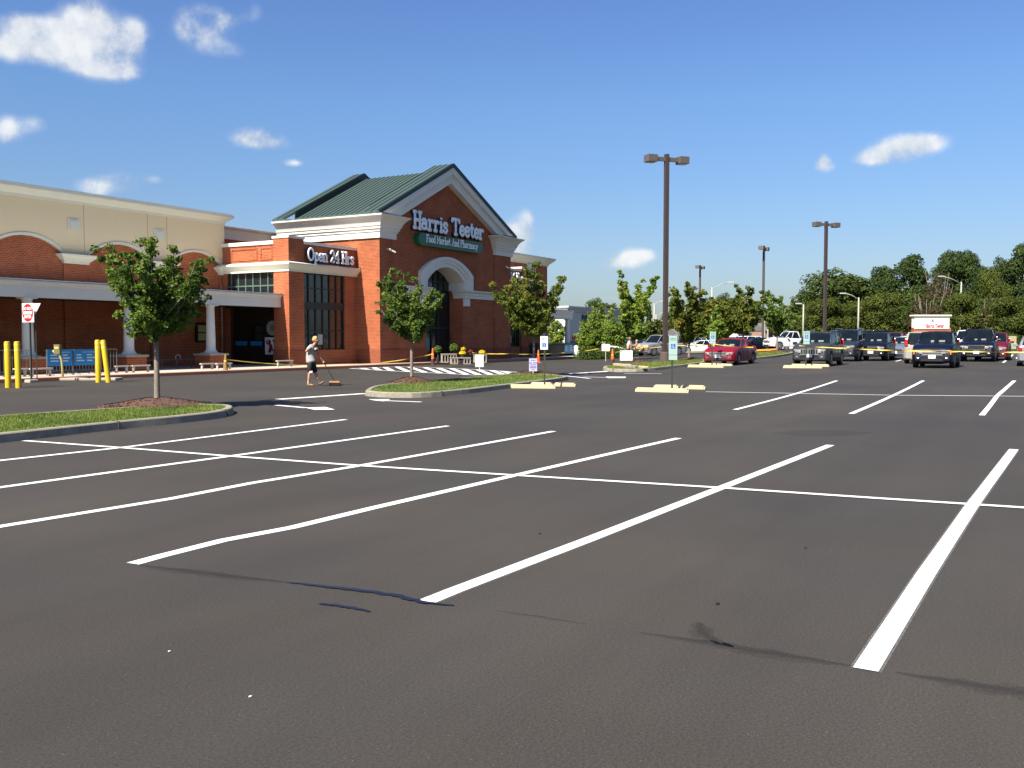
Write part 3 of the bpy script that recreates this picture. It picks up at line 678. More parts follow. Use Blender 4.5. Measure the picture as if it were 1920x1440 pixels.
# ================================================================= THE SUPERMARKET
def archpts(cx, half, z0, rise, n=16, rev=False):
    R = (half * half + rise * rise) / (2 * rise); cz = z0 + rise - R; a = math.asin(half / R)
    P = [(cx + R * math.sin(-a + 2 * a * i / n), cz + R * math.cos(-a + 2 * a * i / n)) for i in range(n + 1)]
    return P[::-1] if rev else P
def supermarket():
    S = empty('supermarket', (0, 0, 0), 'big red brick supermarket with a gabled green-roofed entrance tower and a long cream wing', 'supermarket')
    TX1 = 15.75; ACX, AH = 7.2, 2.19
    # --- entrance tower walls
    m = MB(); m.box(0, .35, .123, 7.9, 1.0, 7.75); m.box(TX1 - .35, TX1, .123, 7.9, 1.0, 8.2); m.box(.353, TX1 - .353, 7.55, 7.9, 1.0, 9.3)
    zs, rise = 5.45, .95
    ins = archpts(ACX, AH + .18, zs + .08, rise + .06)
    A, B = (ACX - AH), (ACX + AH); A2, B2 = A - .18, B + .18
    gy0, gy1 = .12, .45
    m.box(.353, A, gy0, 1.36, 1.0, 4.97); m.box(B, TX1 - .353, gy0, 1.36, 1.0, 4.97)
    m.box(.353, A2, gy0, gy1, 4.971, 9.1); m.box(B2, TX1 - .353, gy0, gy1, 4.971, 9.1)
    m.prism_y(ins + [(B2, 9.1), (A2, 9.1)], gy0, gy1)
    m.prism_y([(.5, 9.1), (15.2, 9.1), (7.3, 12.6)], gy0, gy1)
    m.build('wall', BRICK, S)
    for a_, b_ in ((0, 1.2), (13.5, TX1)): m = MB(); m.box(a_, b_, 0, .119, 1.0, 7.75); m.build('pilaster', BRICK, S)
    for q_ in ((-.05, 1.25, -.05, .4), (1.253, A, .06, 1.36), (B, 13.447, .06, 1.36), (13.45, TX1 + .05, -.05, .4), (-.05, .3, .403, 7.9), (TX1 - .3, TX1 + .05, .403, 7.9)):
        m = MB(); m.box(*q_, PZ, .999); m.build('wall_base', BRICKD, S)
    # --- big cornices
    prof = [(0, 7.70), (.12, 7.70), (.12, 8.04), (.19, 8.08), (.19, 8.18), (.28, 8.24), (.28, 8.36), (.34, 8.40), (.38, 8.52), (.46, 8.68), (.58, 8.83), (.70, 8.93), (.76, 8.95), (.78, 9.04), (0, 9.16)]
    m = MB(); m.sweep([(0, 8.0), (0, 0), (1.42, 0), (1.42, .5)], prof); m.box(0, 1.42, .0, 7.9, 9.0, 9.157); m.build('cornice', WHITE, S)
    m = MB(); m.sweep([(13.5, .5), (13.5, 0), (TX1, 0), (TX1, 8.0)], prof); m.box(13.5, TX1, 0, 7.9, 9.0, 9.157); m.build('cornice', WHITE, S)
    # --- gable and roof
    ax, az = 7.3, 13.1; L0 = (-.55, 9.17); R0 = (15.55, 9.17)
    sl = (az - L0[1]) / (ax - L0[0]); sr = (az - R0[1]) / (R0[0] - ax)
    m = MB()
    m.prism_y([L0, (1.75, 9.17), (ax, 9.17 + sl * (ax - 1.75)), (ax, az)], -.32, .118)
    m.prism_y([(R0[0] - 2.3, 9.17), R0, (ax, az), (ax + .0, 9.17 + sl * (ax - 1.75))], -.32, .118)
    m.prism_y([(L0[0] + .0, 9.172), (L0[0] + 1.1, 9.172), (ax, az - .55), (ax, az - .002)], -.50, -.323)
    m.prism_y([(R0[0] - 1.1, 9.172), (R0[0], 9.172), (ax, az - .002), (ax, az - .55)], -.50, -.323)
    m.build('gable_trim', WHITE, S)
    def slope(m, y0, y1, dz, th=.14, nothing=None, x0=L0[0] - .15, x1=R0[0] + .15):
        zl = az + dz - sl * (ax - x0); zr = az + dz - sr * (x1 - ax)
        m.prism_y([(x0, zl), (ax, az + dz), (ax, az + dz + th), (x0, zl + th)], y0, y1)
        m.prism_y([(ax, az + dz), (x1, zr), (x1, zr + th), (ax, az + dz + th)], y0, y1)
    def ribs(m, y0, y1, dz, st, x0, x1):
        y = y0
        while y < y1:
            zl = az + dz - sl * (ax - x0); zr = az + dz - sr * (x1 - ax)
            m.prism_y([(x0, zl - .01), (ax, az + dz - .01), (ax, az + dz + .035), (x0, zl + .035)], y, y + .038)
            m.prism_y([(ax, az + dz - .01), (x1, zr - .01), (x1, zr + .035), (ax, az + dz + .035)], y, y + .038)
            y += st
    m = MB(); slope(m, -.50, .95, .005, .10); slope(m, 7.0, 8.0, .005, .10); slope(m, .953, 6.997, -.42, .14, None, .25, TX1 - .55)
    rf = m.build('roof', GREENROOF, S)
    m = MB(); ribs(m, -.40, .95, .105, .45, L0[0] - .15, R0[0] + .15); ribs(m, 7.1, 8.0, .105, .45, L0[0] - .15, R0[0] + .15); ribs(m, 1.2, 6.95, -.28, .40, .27, TX1 - .57); m.build('seams', DKGREEN, rf)
    for y0, y1 in ((-.56, -.503), (.953, 1.0), (6.94, 6.997)):
        m = MB()
        for sgn in (0, 1):
            x0 = (L0[0] - .17 if y0 < 0 else .28) if sgn == 0 else (R0[0] + .17 if y0 < 0 else TX1 - .6); k = sl if sgn == 0 else sr; zl = az - k * abs(ax - x0)
            lo = .12 if y0 < 0 else .45; m.prism_y([(x0, zl - lo), (ax, az - lo), (ax, az + .14), (x0, zl + .14)] if sgn == 0 else [(ax, az - lo), (x0, zl - lo), (x0, zl + .14), (ax, az + .14)], y0, y1)
        m.build('roof_edge', DKGREEN, rf)
    # --- arch surround, imposts, bands
    def ring(o0, o1, y0, y1, zleg, mm):
        (h0, z0, r0), (h1, z1, r1) = o0, o1
        a = archpts(ACX, h0, z0, r0, 18); b = archpts(ACX, h1, z1, r1, 18)
        A_ = [(ACX - h0, zleg)] + a + [(ACX + h0, zleg)]; B_ = [(ACX - h1, zleg)] + b + [(ACX + h1, zleg)]
        n = len(A_); vs = []
        for (x, z) in A_: vs += [(x, y0, z), (x, y1, z)]
        for (x, z) in B_: vs += [(x, y0, z), (x, y1, z)]
        fs = []; k = 2 * n
        for i in range(n - 1):
            a0, a1, b0, b1 = 2 * i, 2 * i + 2, k + 2 * i, k + 2 * i + 2
            fs += [(a0, a1, b1, b0), (a0 + 1, b0 + 1, b1 + 1, a1 + 1), (a0, a0 + 1, a1 + 1, a1), (b0, b1, b1 + 1, b0 + 1)]
        fs += [(0, k, k + 1, 1), (2 * n - 2, 2 * n - 1, k + 2 * n - 1, k + 2 * n - 2)]
        mm.add(vs, fs)
    m = MB(); ring((AH, zs, rise), (AH + .30, zs + .16, 1.05), -.02, 1.3, 4.95, m); ring((AH + .303, zs + .162, 1.052), (AH + .52, zs + .30, 1.10), -.10, .118, 4.95, m)
    ring((AH + .523, zs + .302, 1.102), (AH + .90, zs + .50, 1.12), -.17, .118, 4.95, m); m.build('arch_surround', WHITE, S)
    bp = [(0, 4.42), (.05, 4.42), (.05, 4.62), (.1, 4.64), (.1, 4.76), (.24, 4.88), (.28, 4.90), (.28, 4.97), (0, 5.0)]
    m = MB(); m.sweep([(B, .9), (B, .0), (B + .92, .0), (B + .92, .1), (13.9, .1), (13.9, .118)], bp); m.build('band_cornice', WHITE, S)
    m = MB(); m.sweep([(1.25, .118), (1.25, .1), (A - .92, .1), (A - .92, 0), (A, 0), (A, .9)], bp); m.build('band_cornice', WHITE, S)
    for a_, b_ in ((B + .003, B + .75), (A - .75, A - .003)): m = MB(); m.box(a_, b_, .02, .118, 3.88, 4.41); m.build('impost', WHITE, S)
    # --- entrance glazing
    gl = MB(); gl.prism_y([(A, PZ), (B, PZ), (B, zs)] + archpts(ACX, AH, zs, rise, 16, True)[1:-1] + [(A, zs)], 1.3, 1.36); win = gl.build('entrance_glazing', GLASS, S)
    fr = MB(); fr.box(A, B, 1.22, 1.30, 4.15, 4.75)
    for i in range(1, 7):
        x = A + (B - A) * i / 7; top = zs + rise - .02 - (abs(x - ACX) / AH) ** 2 * rise; fr.box(x - .045, x + .045, 1.23, 1.299, 4.75, top)
    fr.box(A, B, 1.24, 1.298, 5.45, 5.53); fr.box(A, B, 1.235, 1.298, 2.3, 2.42)
    for x in (A + .04, A + 1.45, ACX, B - 1.45, B - .04): fr.box(x - .05, x + .05, 1.23, 1.299, PZ, 4.15)
    fr.build('mullions', DKGREEN, win)
    mt = MB(); mt.box(A + 1.6, A + 1.95, 1.27, 1.297, .9, 1.75); mt.build('door_notice', mat('faded teal notice', (.12, .30, .30), .6), win)
    mt = MB(); mt.box(A + 1.6, A + 2.0, 1.275, 1.297, 2.5, 2.75); mt.build('door_notice', mat('grey notice', (.35, .36, .33), .6), win)
    # --- the wall sign
    lt, w = lettering('Harris Teeter', 1.0, .118, .05, 1.0, .05); k = 8.45 / w
    lt, w = lettering('Harris Teeter', 1.0, .118, .05, k, .05)
    lt.xform(Matrix.Translation((3.35, -.12, 8.66))); sg = lt.build('sign_letters', LETW, S, smooth=True)
    lb, w = lettering('Harris Teeter', 1.0, .155, .09, k, .05); lb.xform(Matrix.Translation((3.38, .03, 8.64))); lb.build('letter_returns_and_shadow', LETD, sg)
    def pill(x0, x1, z0, z1, y0, y1, n=8):
        r = (z1 - z0) / 2; c = (z0 + z1) / 2
        P = [(x1 - r + r * math.cos(a), c + r * math.sin(a)) for a in [(-PI / 2 + PI * i / n) for i in range(n + 1)]] + [(x0 + r + r * math.cos(a), c + r * math.sin(a)) for a in [(PI / 2 + PI * i / n) for i in range(n + 1)]]
        mm = MB(); mm.prism_y(P, y0, y1); return mm
    bd = pill(3.6, 11.35, 7.58, 8.36, -.30, .118).build('sign_board', SIGNGREEN, S)
    t2, w = lettering('Food Market And Pharmacy', .46, .030, .02, 1, .03); k = 6.2 / w
    t2, w = lettering('Food Market And Pharmacy', .46, .030, .02, k, .03); t2.xform(Matrix.Translation((4.45, -.31, 7.84))); t2.build('board_lettering', LETW, bd)
    m = MB(); m.obox((.88, -.28, 6.98), (.17, -.12, -.08), (.03, .05, 0), (0, 0, .05)); m.box(.68, .74, -.3, -.003, 7.05, 7.1); m.build('security_camera', WHITE, S)
    m = MB(); m.obox((15.0, -.15, 6.9), (.1, -.08, -.06), (.03, .05, 0), (0, 0, .05)); m.build('security_camera', WHITE, S)
    # --- corner bays on both sides of the tower
    def bay(mir):
        f = (lambda x: x) if not mir else (lambda x: TX1 - x)
        def bx(m, x0, x1, *r):
            a, b = f(x0), f(x1); m.box(min(a, b), max(a, b), *r)
        X0 = -5.94; Y0 = 1.7; YB = 7.03
        m = MB()
        bx(m, X0 + .08, -.003, Y0 + .1, Y0 + .4, 5.85, 7.0)                 # parapet front
        bx(m, -1.05, -.003, Y0 + .1, Y0 + .4, PZ, 5.4); bx(m, -4.6, -1.053, Y0 + .1, Y0 + .4, PZ, 1.0)
        bx(m, X0, -4.72, Y0, Y0 + 1.15, PZ, 7.25)                           # corner pier
        bx(m, X0 + .08, X0 + .4, Y0 + 1.153, YB, 5.85, 6.95); bx(m, X0 + .08, X0 + .4, YB - .35, YB, PZ, 5.4)
        m.build('wall', BRICK, S)
        m = MB(); bx(m, X0 - .05, -4.67, Y0 - .05, Y0 + 1.2, PZ, 1.0); m.build('wall_base', BRICKD, S)
        # sunk brick panels on the parapet
        for y0, y1 in ((3.0, 3.9), (4.15, 6.2)):
            m = MB()
            for zz in (6.1, 6.72): bx(m, X0 + .04, X0 + .078, y0, y1, zz, zz + .06)
            for yy in (y0, y1 - .07): bx(m, X0 + .041, X0 + .078, yy, yy + .07, 6.161, 6.719)
            m.build('brick_panel', BRICK, S)
        m = MB(); bx(m, X0 - .03, -.004, Y0 + .02, Y0 + .48, 7.003, 7.17) if False else None
        bx(m, -4.717, -.004, Y0 + .02, Y0 + .48, 7.003, 7.16); bx(m, X0 + .0, X0 + .48, Y0 + 1.155, YB, 6.953, 7.15); m.build('coping', WHITE, S)
        m = MB(); bx(m, X0 - .05, -4.67, Y0 - .05, Y0 + 1.2, 7.253, 7.38); m.build('pier_cap', WHITE, S)
        p = [(0, 5.40), (.06, 5.40), (.06, 5.52), (.12, 5.56), (.3, 5.74), (.34, 5.78), (.34, 5.86), (0, 5.96)]
        m = MB(); path = [(X0, YB), (X0, Y0), (-4.72, Y0), (-4.72, Y0 + .06), (-.003, Y0 + .06)]
        if mir: path = [(f(x), y) for x, y in path][::-1]
        m.sweep(path, p); bx(m, X0 + .005, -.003, Y0 + .07, Y0 + .5, 5.42, 5.845); m.build('cornice', TRIM, S)
        # front window
        g = MB(); bx(g, -4.72, -1.05, Y0 + .28, Y0 + .33, 1.0, 5.41); w = g.build('window', GLASS, S)
        g = MB(); bx(g, -4.7, -1.06, Y0 + .2, Y0 + .278, 3.33, 3.76)
        for x in (-4.66, -4.1, -3.5, -2.9, -2.3, -1.7, -1.1): bx(g, x - .045, x + .045, Y0 + .22, Y0 + .279, 1.0, 5.40)
        for z in (1.04, 2.1, 4.55, 5.36): bx(g, -4.7, -1.06, Y0 + .235, Y0 + .277, z - .03, z + .03)
        g.build('mullions', DKGREEN, w)
        g = MB(); bx(g, -3.4, -3.0, Y0 + .19, Y0 + .215, 1.3, 1.9); g.build('window_notice', mat('grey window notice', (.32, .33, .31), .6), w)
        # side: high window above the canopy, shaded entrance below
        g = MB(); bx(g, X0 + .25, X0 + .3, Y0 + 1.15, YB - .35, 4.1, 5.42); w = g.build('window', GLASS, S)
        g = MB()
        for i in range(8): y = Y0 + 1.2 + i * .58; bx(g, X0 + .2, X0 + .248, y - .04, y + .04, 4.1, 5.41)
        bx(g, X0 + .205, X0 + .247, Y0 + 1.15, YB - .35, 4.62, 4.70); g.build('mullions', mat('green window bars', (.07, .11, .09), .5), w)
        g = MB(); bx(g, X0 + .6, X0 + .66, Y0 + 1.15, YB - .35, PZ, 3.45); w = g.build('porch_glazing', GLASS, S)
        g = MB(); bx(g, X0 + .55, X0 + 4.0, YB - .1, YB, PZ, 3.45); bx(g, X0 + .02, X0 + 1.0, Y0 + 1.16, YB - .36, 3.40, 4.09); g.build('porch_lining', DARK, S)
        return w
    pw = bay(False); bay(True)
    # posters inside the shaded porch next to the pier
    g = MB(); g.box(-5.50, -5.46, 2.95, 4.0, .75, 1.72); ps = g.build('poster', SIGNW, S)
    g = MB(); CW = [(-.33, .33), (-.38, .18), (-.26, .10), (-.16, .26), (-.22, .38), (-.10, .30), (-.13, -.1), (-.22, -.36), (-.08, -.34), (.0, .1), (.06, -.22), (.16, -.30), (.27, -.1), (.26, .2), (.14, .36)]
    g.tube([(-5.53, 3.47 - a * .95, 1.22 + b) for a, b in CW], .045, 6); g.tube([(-5.53, 3.47 - a * .95, 1.22 + b) for a, b in [(.30, .33), (.42, .12), (.36, -.14), (.24, -.34)]], .04, 6)
    g.build('curly_letter_emblem', mat('dark red print', (.16, .008, .03), .5), ps)
    g = MB(); g.prism_x([(3.45 + .42 * math.cos(a), 2.25 + .42 * math.sin(a)) for a in [2 * PI * i / 24 for i in range(24)]], -5.50, -5.46); rs = g.build('round_sign', mat('grey round sign', (.30, .31, .28), .6), S)
    g = MB(); g.prism_x([(3.42 + .14 * math.cos(a), 2.25 + .2 * math.sin(a)) for a in [2 * PI * i / 16 for i in range(16)]], -5.515, -5.502); g.build('print', mat('grey print', (.15, .16, .15), .6), rs)
    for y in (4.7, 5.9):
        g = MB(); g.box(-5.5, -5.46, y - .45, y + .45, 1.25, 1.5); g.build('blue_notice', BANNER, S)
    # 'Open 24 Hrs' on the left bay and its twin on the right bay
    lt, w = lettering('Open 24 Hrs', .66, .060, .05, 1, .04); k = 4.05 / w
    lt, w = lettering('Open 24 Hrs', .66, .060, .05, k, .04); lt.xform(Matrix.Translation((-4.55, 1.55, 6.12))); sg = lt.build('sign_letters', LETW, S, smooth=True)
    lb, w = lettering('Open 24 Hrs', .66, .074, .05, k, .04); lb.xform(Matrix.Translation((-4.53, 1.70, 6.10))); lb.build('letter_returns_and_shadow', LETD, sg)
    lt, w = lettering('Open 24 Hrs', .66, .060, .05, k, .04); lt.xform(Matrix.Translation((16.4, 1.55, 6.12))); sg = lt.build('sign_letters', LETW, S, smooth=True)
    lb, w = lettering('Open 24 Hrs', .66, .074, .05, k, .04); lb.xform(Matrix.Translation((16.42, 1.70, 6.10))); lb.build('letter_returns_and_shadow', LETD, sg)
    # --- the long left wing
    YW = 7.04; XL = -62
    m = MB(); m.box(XL, -5.9, YW, YW + .3, PZ, 7.2); m.build('wall', BRICK, S)
    cs = [-17.9 - 5.15 * i for i in range(-2, 9)]; cs[0] = -7.75; cs[1] = -12.75
    cs = sorted(cs); half = 1.98; zb = 5.86; ri = .80
    poly = []
    x = XL; poly.append((XL, 5.5)) 
    for c in cs:
        if c - half < XL: continue
        poly.append((c - half, 5.5)); poly += archpts(c, half, zb, ri, 14); poly.append((c + half, 5.5))
    poly += [(-5.72, 5.5), (-5.72, 8.4), (XL, 8.4)]
    m = MB()
    # built span by span so that every face stays simple
    edges = [XL] + sum([[c - half, c + half] for c in cs if c - half > XL], []) + [-5.72]
    m.box(XL, -5.72, YW - .12, YW - .003, 6.72, 8.4)
    for i in range(0, len(edges), 2):
        if edges[i + 1] - edges[i] > .01: m.box(edges[i], edges[i + 1], YW - .12, YW - .003, 5.78, 6.719)
    for c in cs:
        if c - half < XL: continue
        a = archpts(c, half, zb, ri, 14); m.prism_y([(c - half + .0, 6.719)] + a + [(c + half, 6.719)], YW - .12, YW - .003)
    m.box(-5.72, -5.70, YW - .12, YW + .3, 5.8, 8.4)
    m.build('stucco_wall', CREAM, S)
    for c in cs:
        if c - half < -30: continue
        m = MB(); a = archpts(c, half, zb, ri, 18); b = archpts(c, half - .13, zb - .03, ri - .10, 18); vs = []
        for (xx, zz) in a: vs += [(xx, YW - .17, zz), (xx, YW - .004, zz)]
        for (xx, zz) in b: vs += [(xx, YW - .17, zz), (xx, YW - .004, zz)]
        n = len(a); k = 2 * n; fs = []
        for i in range(n - 1):
            a0, a1, b0, b1 = 2 * i, 2 * i + 2, k + 2 * i, k + 2 * i + 2
            fs += [(a0, a1, b1, b0), (a0, a0 + 1, a1 + 1, a1), (b0, b1, b1 + 1, b0 + 1)]
        m.add(vs, fs); m.build('arch_trim', TRIM, S)
    caps = [(cs[i] + cs[i + 1]) / 2 for i in range(len(cs) - 1)] + [-5.45]
    for c in caps:
        if c < -30: continue
        m = MB(); m.sweep([(c - .66, YW - .01), (c - .66, YW - .16), (c + .66, YW - .16), (c + .66, YW - .01)] if c < -6 else [(c - .66, YW - .01), (c - .66, YW - .16), (c + .1, YW - .16)],
                          [(0, 5.34), (.03, 5.34), (.03, 5.44), (.1, 5.5), (.28, 5.66), (.36, 5.72), (.36, 5.79), (0, 5.80)]); m.build('capital', TRIM, S)
        m = MB(); m.box(c - .66, min(c + .66, -5.95), YW - .10, YW - .003, PZ, 5.335); m.build('pilaster', BRICK, S)
        if c < -6:
            q = c - .1
            m = MB(); m.box(q - .32, q + .32, YW - .16, YW - .122, 6.98, 7.56); m.box(q - .2, q + .2, YW - .19, YW - .162, 7.08, 7.46); m.build('square_vent', TRIM, S)
    for q in (-20.0, -14.85, -11.05, -9.8):
        m = MB(); m.box(q - .012, q + .012, YW - .126, YW - .1205, 6.72 if q != -14.85 else 5.9, 8.33)
        m.build('stucco_joint', mat('stucco joint line', (.36, .29, .20), .9), S)  # thin brown line along each stucco joint
    m = MB(); m.sweep([(XL, YW - .12), (-5.70, YW - .12), (-5.70, YW + 1.5)], [(0, 8.30), (.04, 8.30), (.06, 8.42), (.16, 8.5), (.34, 8.62), (.40, 8.70), (.40, 8.80), (.34, 8.81), (.34, 8.88), (0, 8.92)]); m.build('cornice', TRIM, S)
    m = MB(); m.sweep([(-6.4, 8.6), (.0, 8.6)], [(0, 7.7), (.06, 7.7), (.08, 8.28), (.22, 8.36), (.24, 8.46), (0, 8.5)]); m.build('cornice', TRIM, S)
    m = MB(); m.box(-6.2, .3, 8.6, 8.9, 5, 8.4); m.build('wall', BRICK, S)
    m = MB(); m.box(XL, -5.72, YW + .31, 30, 8.1, 8.3); m.box(-5.5, 35, 8.95, 30, 7.6, 7.7); m.build('flat_roof', mat('roof membrane', (.4, .4, .38), .8), S)
    # poster case on the shaded wall
    m = MB(); m.box(-7.9, -7.15, YW - .2, YW - .103 + .1, 1.45, 2.55); pc = m.build('notice_case', DARK, S)
    m = MB(); m.box(-7.82, -7.23, YW - .215, YW - .202, 2.02, 2.42); m.box(-7.82, -7.23, YW - .216, YW - .2021, 1.55, 1.96); m.build('notice', mat('yellowed notice', (.42, .36, .16), .7), pc)
    # --- canopies
    def canopy(x0, x1, wall_y, cols, endx):
        yf = 2.3
        m = MB(); path = [(x0, yf), (x1, yf)] if endx == 'l' else [(x0, yf), (x1, yf), (x1, wall_y)]
        m.sweep(path, [(-.35, 3.40), (0, 3.40), (0, 3.90), (.05, 3.93), (.05, 3.97), (.11, 4.0), (.13, 4.04), (.13, 4.10), (-.35, 4.12)])
        m.build('canopy_beam', WHITE, S)
        m = MB(); m.prism_x([(yf - .16, 4.123), (yf - .16, 4.16), (wall_y - .004, 4.42), (wall_y - .004, 4.20)], x0, x1); m.build('canopy_roof', mat('white metal canopy roof', (.85, .85, .82), .45, noise_amt=.1, noise_scale=.6), S)
        m = MB(); m.box(x0, x1, yf + .355, wall_y - .12, 3.50, 3.56); m.build('canopy_ceiling', mat('shade toned canopy ceiling', (.05, .03, .02), .8), S)  # ceiling colour darkened to carry the shade under the canopy
        for cx in cols:
            c = MB(); c.lathe((cx, yf + .25, 0), [(.27, 1.02), (.235, 1.2), (.235, 1.6), (.215, 2.6), (.195, 3.24), (.205, 3.25), (.205, 3.28), (.25, 3.34)], 20)
            c.box(cx - .30, cx + .30, yf - .05, yf + .55, 3.34, 3.397); co = c.build('column', WHITE, S, smooth='auto')
            c = MB(); c.lathe((cx, yf + .25, 0), [(.34, .93), (.34, .98), (.30, 1.0), (.28, 1.05)], 20); c.box(cx - .36, cx + .36, yf - .11, yf + .61, .90, .93); c.build('column_base', WHITE, co)
            c = MB(); c.box(cx - .62, cx + .62, yf - .37, yf + .87, .80, .897); c.build('pedestal_cap', CONC, co)
            c = MB(); c.box(cx - .55, cx + .55, yf - .30, yf + .80, PZ, .797); c.build('pedestal', BRICK, co)
    canopy(XL, -5.95, YW - .12, [-30.6, -25.7, -20.75, -15.75, -10.8], 'l')
    canopy(21.72, 30.9, 7.0, [25.6, 30.35], 'r')
    # --- right wing, further along
    m = MB(); m.box(21.7, 35.0, 7.04, 7.4, PZ, 8.8); m.box(34.6, 35.0, 7.403, 20, PZ, 8.8); m.build('wall', BRICK, S)
    m = MB(); m.sweep([(21.0, 7.04), (35.0, 7.04), (35.0, 14)], [(0, 8.55), (.08, 8.55), (.12, 8.7), (.5, 9.05), (.62, 9.15), (.62, 9.3), (0, 9.36)]); m.build('cornice', TRIM, S)
    m = MB(); m.box(30.9, 32.0, 6.86, 7.037, 5.5, 8.548); m.build('panel', TRIM, S)
    m = MB(); m.sweep([(28.0, 7.03), (28.0, 6.9), (33.5, 6.9), (33.5, 7.03)], [(0, 6.7), (.05, 6.7), (.2, 6.85), (.2, 6.95), (0, 7.0)]); m.build('band_cornice', TRIM, S)
supermarket()

# ================================================================= TREES
def rnd_unit():
    while True:
        v = Vector((random.uniform(-1, 1), random.uniform(-1, 1), random.uniform(-1, 1)))
        if .05 < v.length < 1: return v.normalized()
def add_leaf(V, Fc, p, s, nrm=None):
    n = rnd_unit()
    if nrm is not None: n = (n * .75 + nrm).normalized()
    a = n.cross(rnd_unit()).normalized(); b = n.cross(a); k = len(V)
    w = s * random.uniform(.28, .42); l = s * random.uniform(.45, .62)
    q = n * s * .12
    V += [tuple(p - a * l), tuple(p + b * w + q), tuple(p + a * l), tuple(p - b * w + q)]; Fc.append((k, k + 1, k + 2, k + 3))

def limb_tree(name, label, base, fork, tips, nleaf, lsize, rad, lm, bark=BARK, group=None, trunk_r=.075, base_h=.15, lean=(0, 0)):
    """young tree: trunk, limbs to the given tips (right, up, away), leaves in sleeves round the limbs"""
    T = empty(name, (base.x, base.y, base.z + base_h), label, 'tree', group=group)
    tm = MB(); fk = Vector((lean[0] * RT.x, lean[0] * RT.y, fork))
    tm.tube([(0, 0, -.25), (0, 0, 0), (.015, .01, fork * .5), fk], [trunk_r * 1.2, trunk_r, trunk_r * .85, trunk_r * .75], 10)
    tk = tm.build('trunk', bark, T, smooth=True)
    bm_ = MB(); V = []; Fc = []; paths = []
    for (r, z, d) in tips:
        tip = RT * r + FW * d + Vector((0, 0, z))
        s0 = fk * random.uniform(.8, 1.0); dz = tip.z - s0.z
        side = Vector((tip.x - s0.x, tip.y - s0.y, 0))
        p1 = s0 + side * .30 + Vector((0, 0, dz * .30)) + rnd_unit() * .06
        p2 = s0 + side * .72 + Vector((0, 0, dz * .66)) + rnd_unit() * .10
        P = [s0, p1, p2, tip]; bm_.tube(P, [trunk_r * .5, trunk_r * .34, trunk_r * .2, trunk_r * .07], 5)
        L = sum((P[i + 1] - P[i]).length for i in range(3)); paths.append((P, L))
    tot = sum(p[1] for p in paths)
    for P, L in paths:
        n = int(nleaf * L / tot); nt = max(5, int(L / (rad * .42)))
        cl = []
        for i in range(nt):
            t = .22 + .80 * (i + random.uniform(.1, .9)) / nt
            u = min(t, 1) * 3; k = min(2, int(u)); q = P[k].lerp(P[k + 1], u - k) + rnd_unit() * rad * .7
            cl.append((q, rad * random.uniform(.45, .85) * (1 - .35 * max(0, t - .6))))
        for _ in range(n):
            q, r = random.choice(cl); o = rnd_unit(); rr = r * random.random() ** .45
            p = q + Vector((o.x * rr, o.y * rr, o.z * rr * .72)); add_leaf(V, Fc, p, lsize * random.uniform(.7, 1.25), (o + Vector((0, 0, .5))) * .55)
    bm_.build('limbs', bark, T, smooth=True)
    raw('crown', V, Fc, lm, T)
    return T
def px_tips(base, Yc, z0, pts, spread):
    out = []
    for (px, py) in pts:
        r = (px - base) / F_PX * Yc; z = z_at(py, Yc) - z0
        out.append((r, z, random.uniform(-spread, spread)))
    return out
Y1 = (T1 - CAM).dot(FW); Y2 = (T2 - CAM).dot(FW); Y3 = (T3 - CAM).dot(FW)
random.seed(11)
t1 = px_tips(295, Y1, .15, [(200, 475), (218, 470), (258, 458), (285, 446), (330, 470), (318, 490), (382, 500), (390, 496), (378, 535), (372, 560), (245, 520), (240, 595), (262, 610), (330, 575), (300, 510), (268, 490), (352, 590), (232, 560), (275, 560), (345, 535), (310, 600), (290, 575)], .7)
t1 += [(random.uniform(-.45, .5), random.uniform(1.9, 3.3), random.choice((-1, 1)) * random.uniform(.5, 1.2)) for _ in range(8)]
limb_tree('maple_tree', 'dark green leafy tree in the mulch mound of the nearest island', T1, 1.72, t1, 21000, .084, .215, LV_TREE, group='young trees on the parking islands', trunk_r=.072, base_h=.18)
t2 = px_tips(772, Y2, .2, [(720, 525), (738, 518), (757, 512), (785, 535), (800, 552), (826, 550), (815, 565), (725, 545), (715, 577), (728, 592), (742, 608), (812, 592), (800, 590), (770, 560), (750, 570), (790, 605), (765, 600)], .9)
t2 += [(random.uniform(-.7, .7), random.uniform(2.0, 3.6), random.choice((-1, 1)) * random.uniform(.5, 1.3)) for _ in range(5)]
limb_tree('maple_tree', 'young green tree with a pale bent trunk in front of the gabled tower', T2, 1.55, t2, 12500, .10, .25, LV_TREE, group='young trees on the parking islands', trunk_r=.062, base_h=.2)
t3 = px_tips(1000, Y3, .15, [(922, 538), (945, 541), (965, 523), (983, 510), (1003, 505), (1015, 535), (1056, 519), (1046, 544), (1035, 565), (1028, 592), (948, 568), (962, 592), (987, 600), (1008, 602), (990, 560), (972, 545), (935, 550), (1000, 580), (1012, 610), (985, 615)], 1.0)
t3 += [(random.uniform(-1.0, .9), random.uniform(2.0, 3.8), random.choice((-1, 1)) * random.uniform(.6, 1.5)) for _ in range(6)]
limb_tree('maple_tree', 'olive and rust tinted tree by the purple lettered notice on the middle island', T3, 1.75, t3, 17000, .112, .27, LV_AUT, group='young trees on the parking islands', trunk_r=.065, base_h=.2)

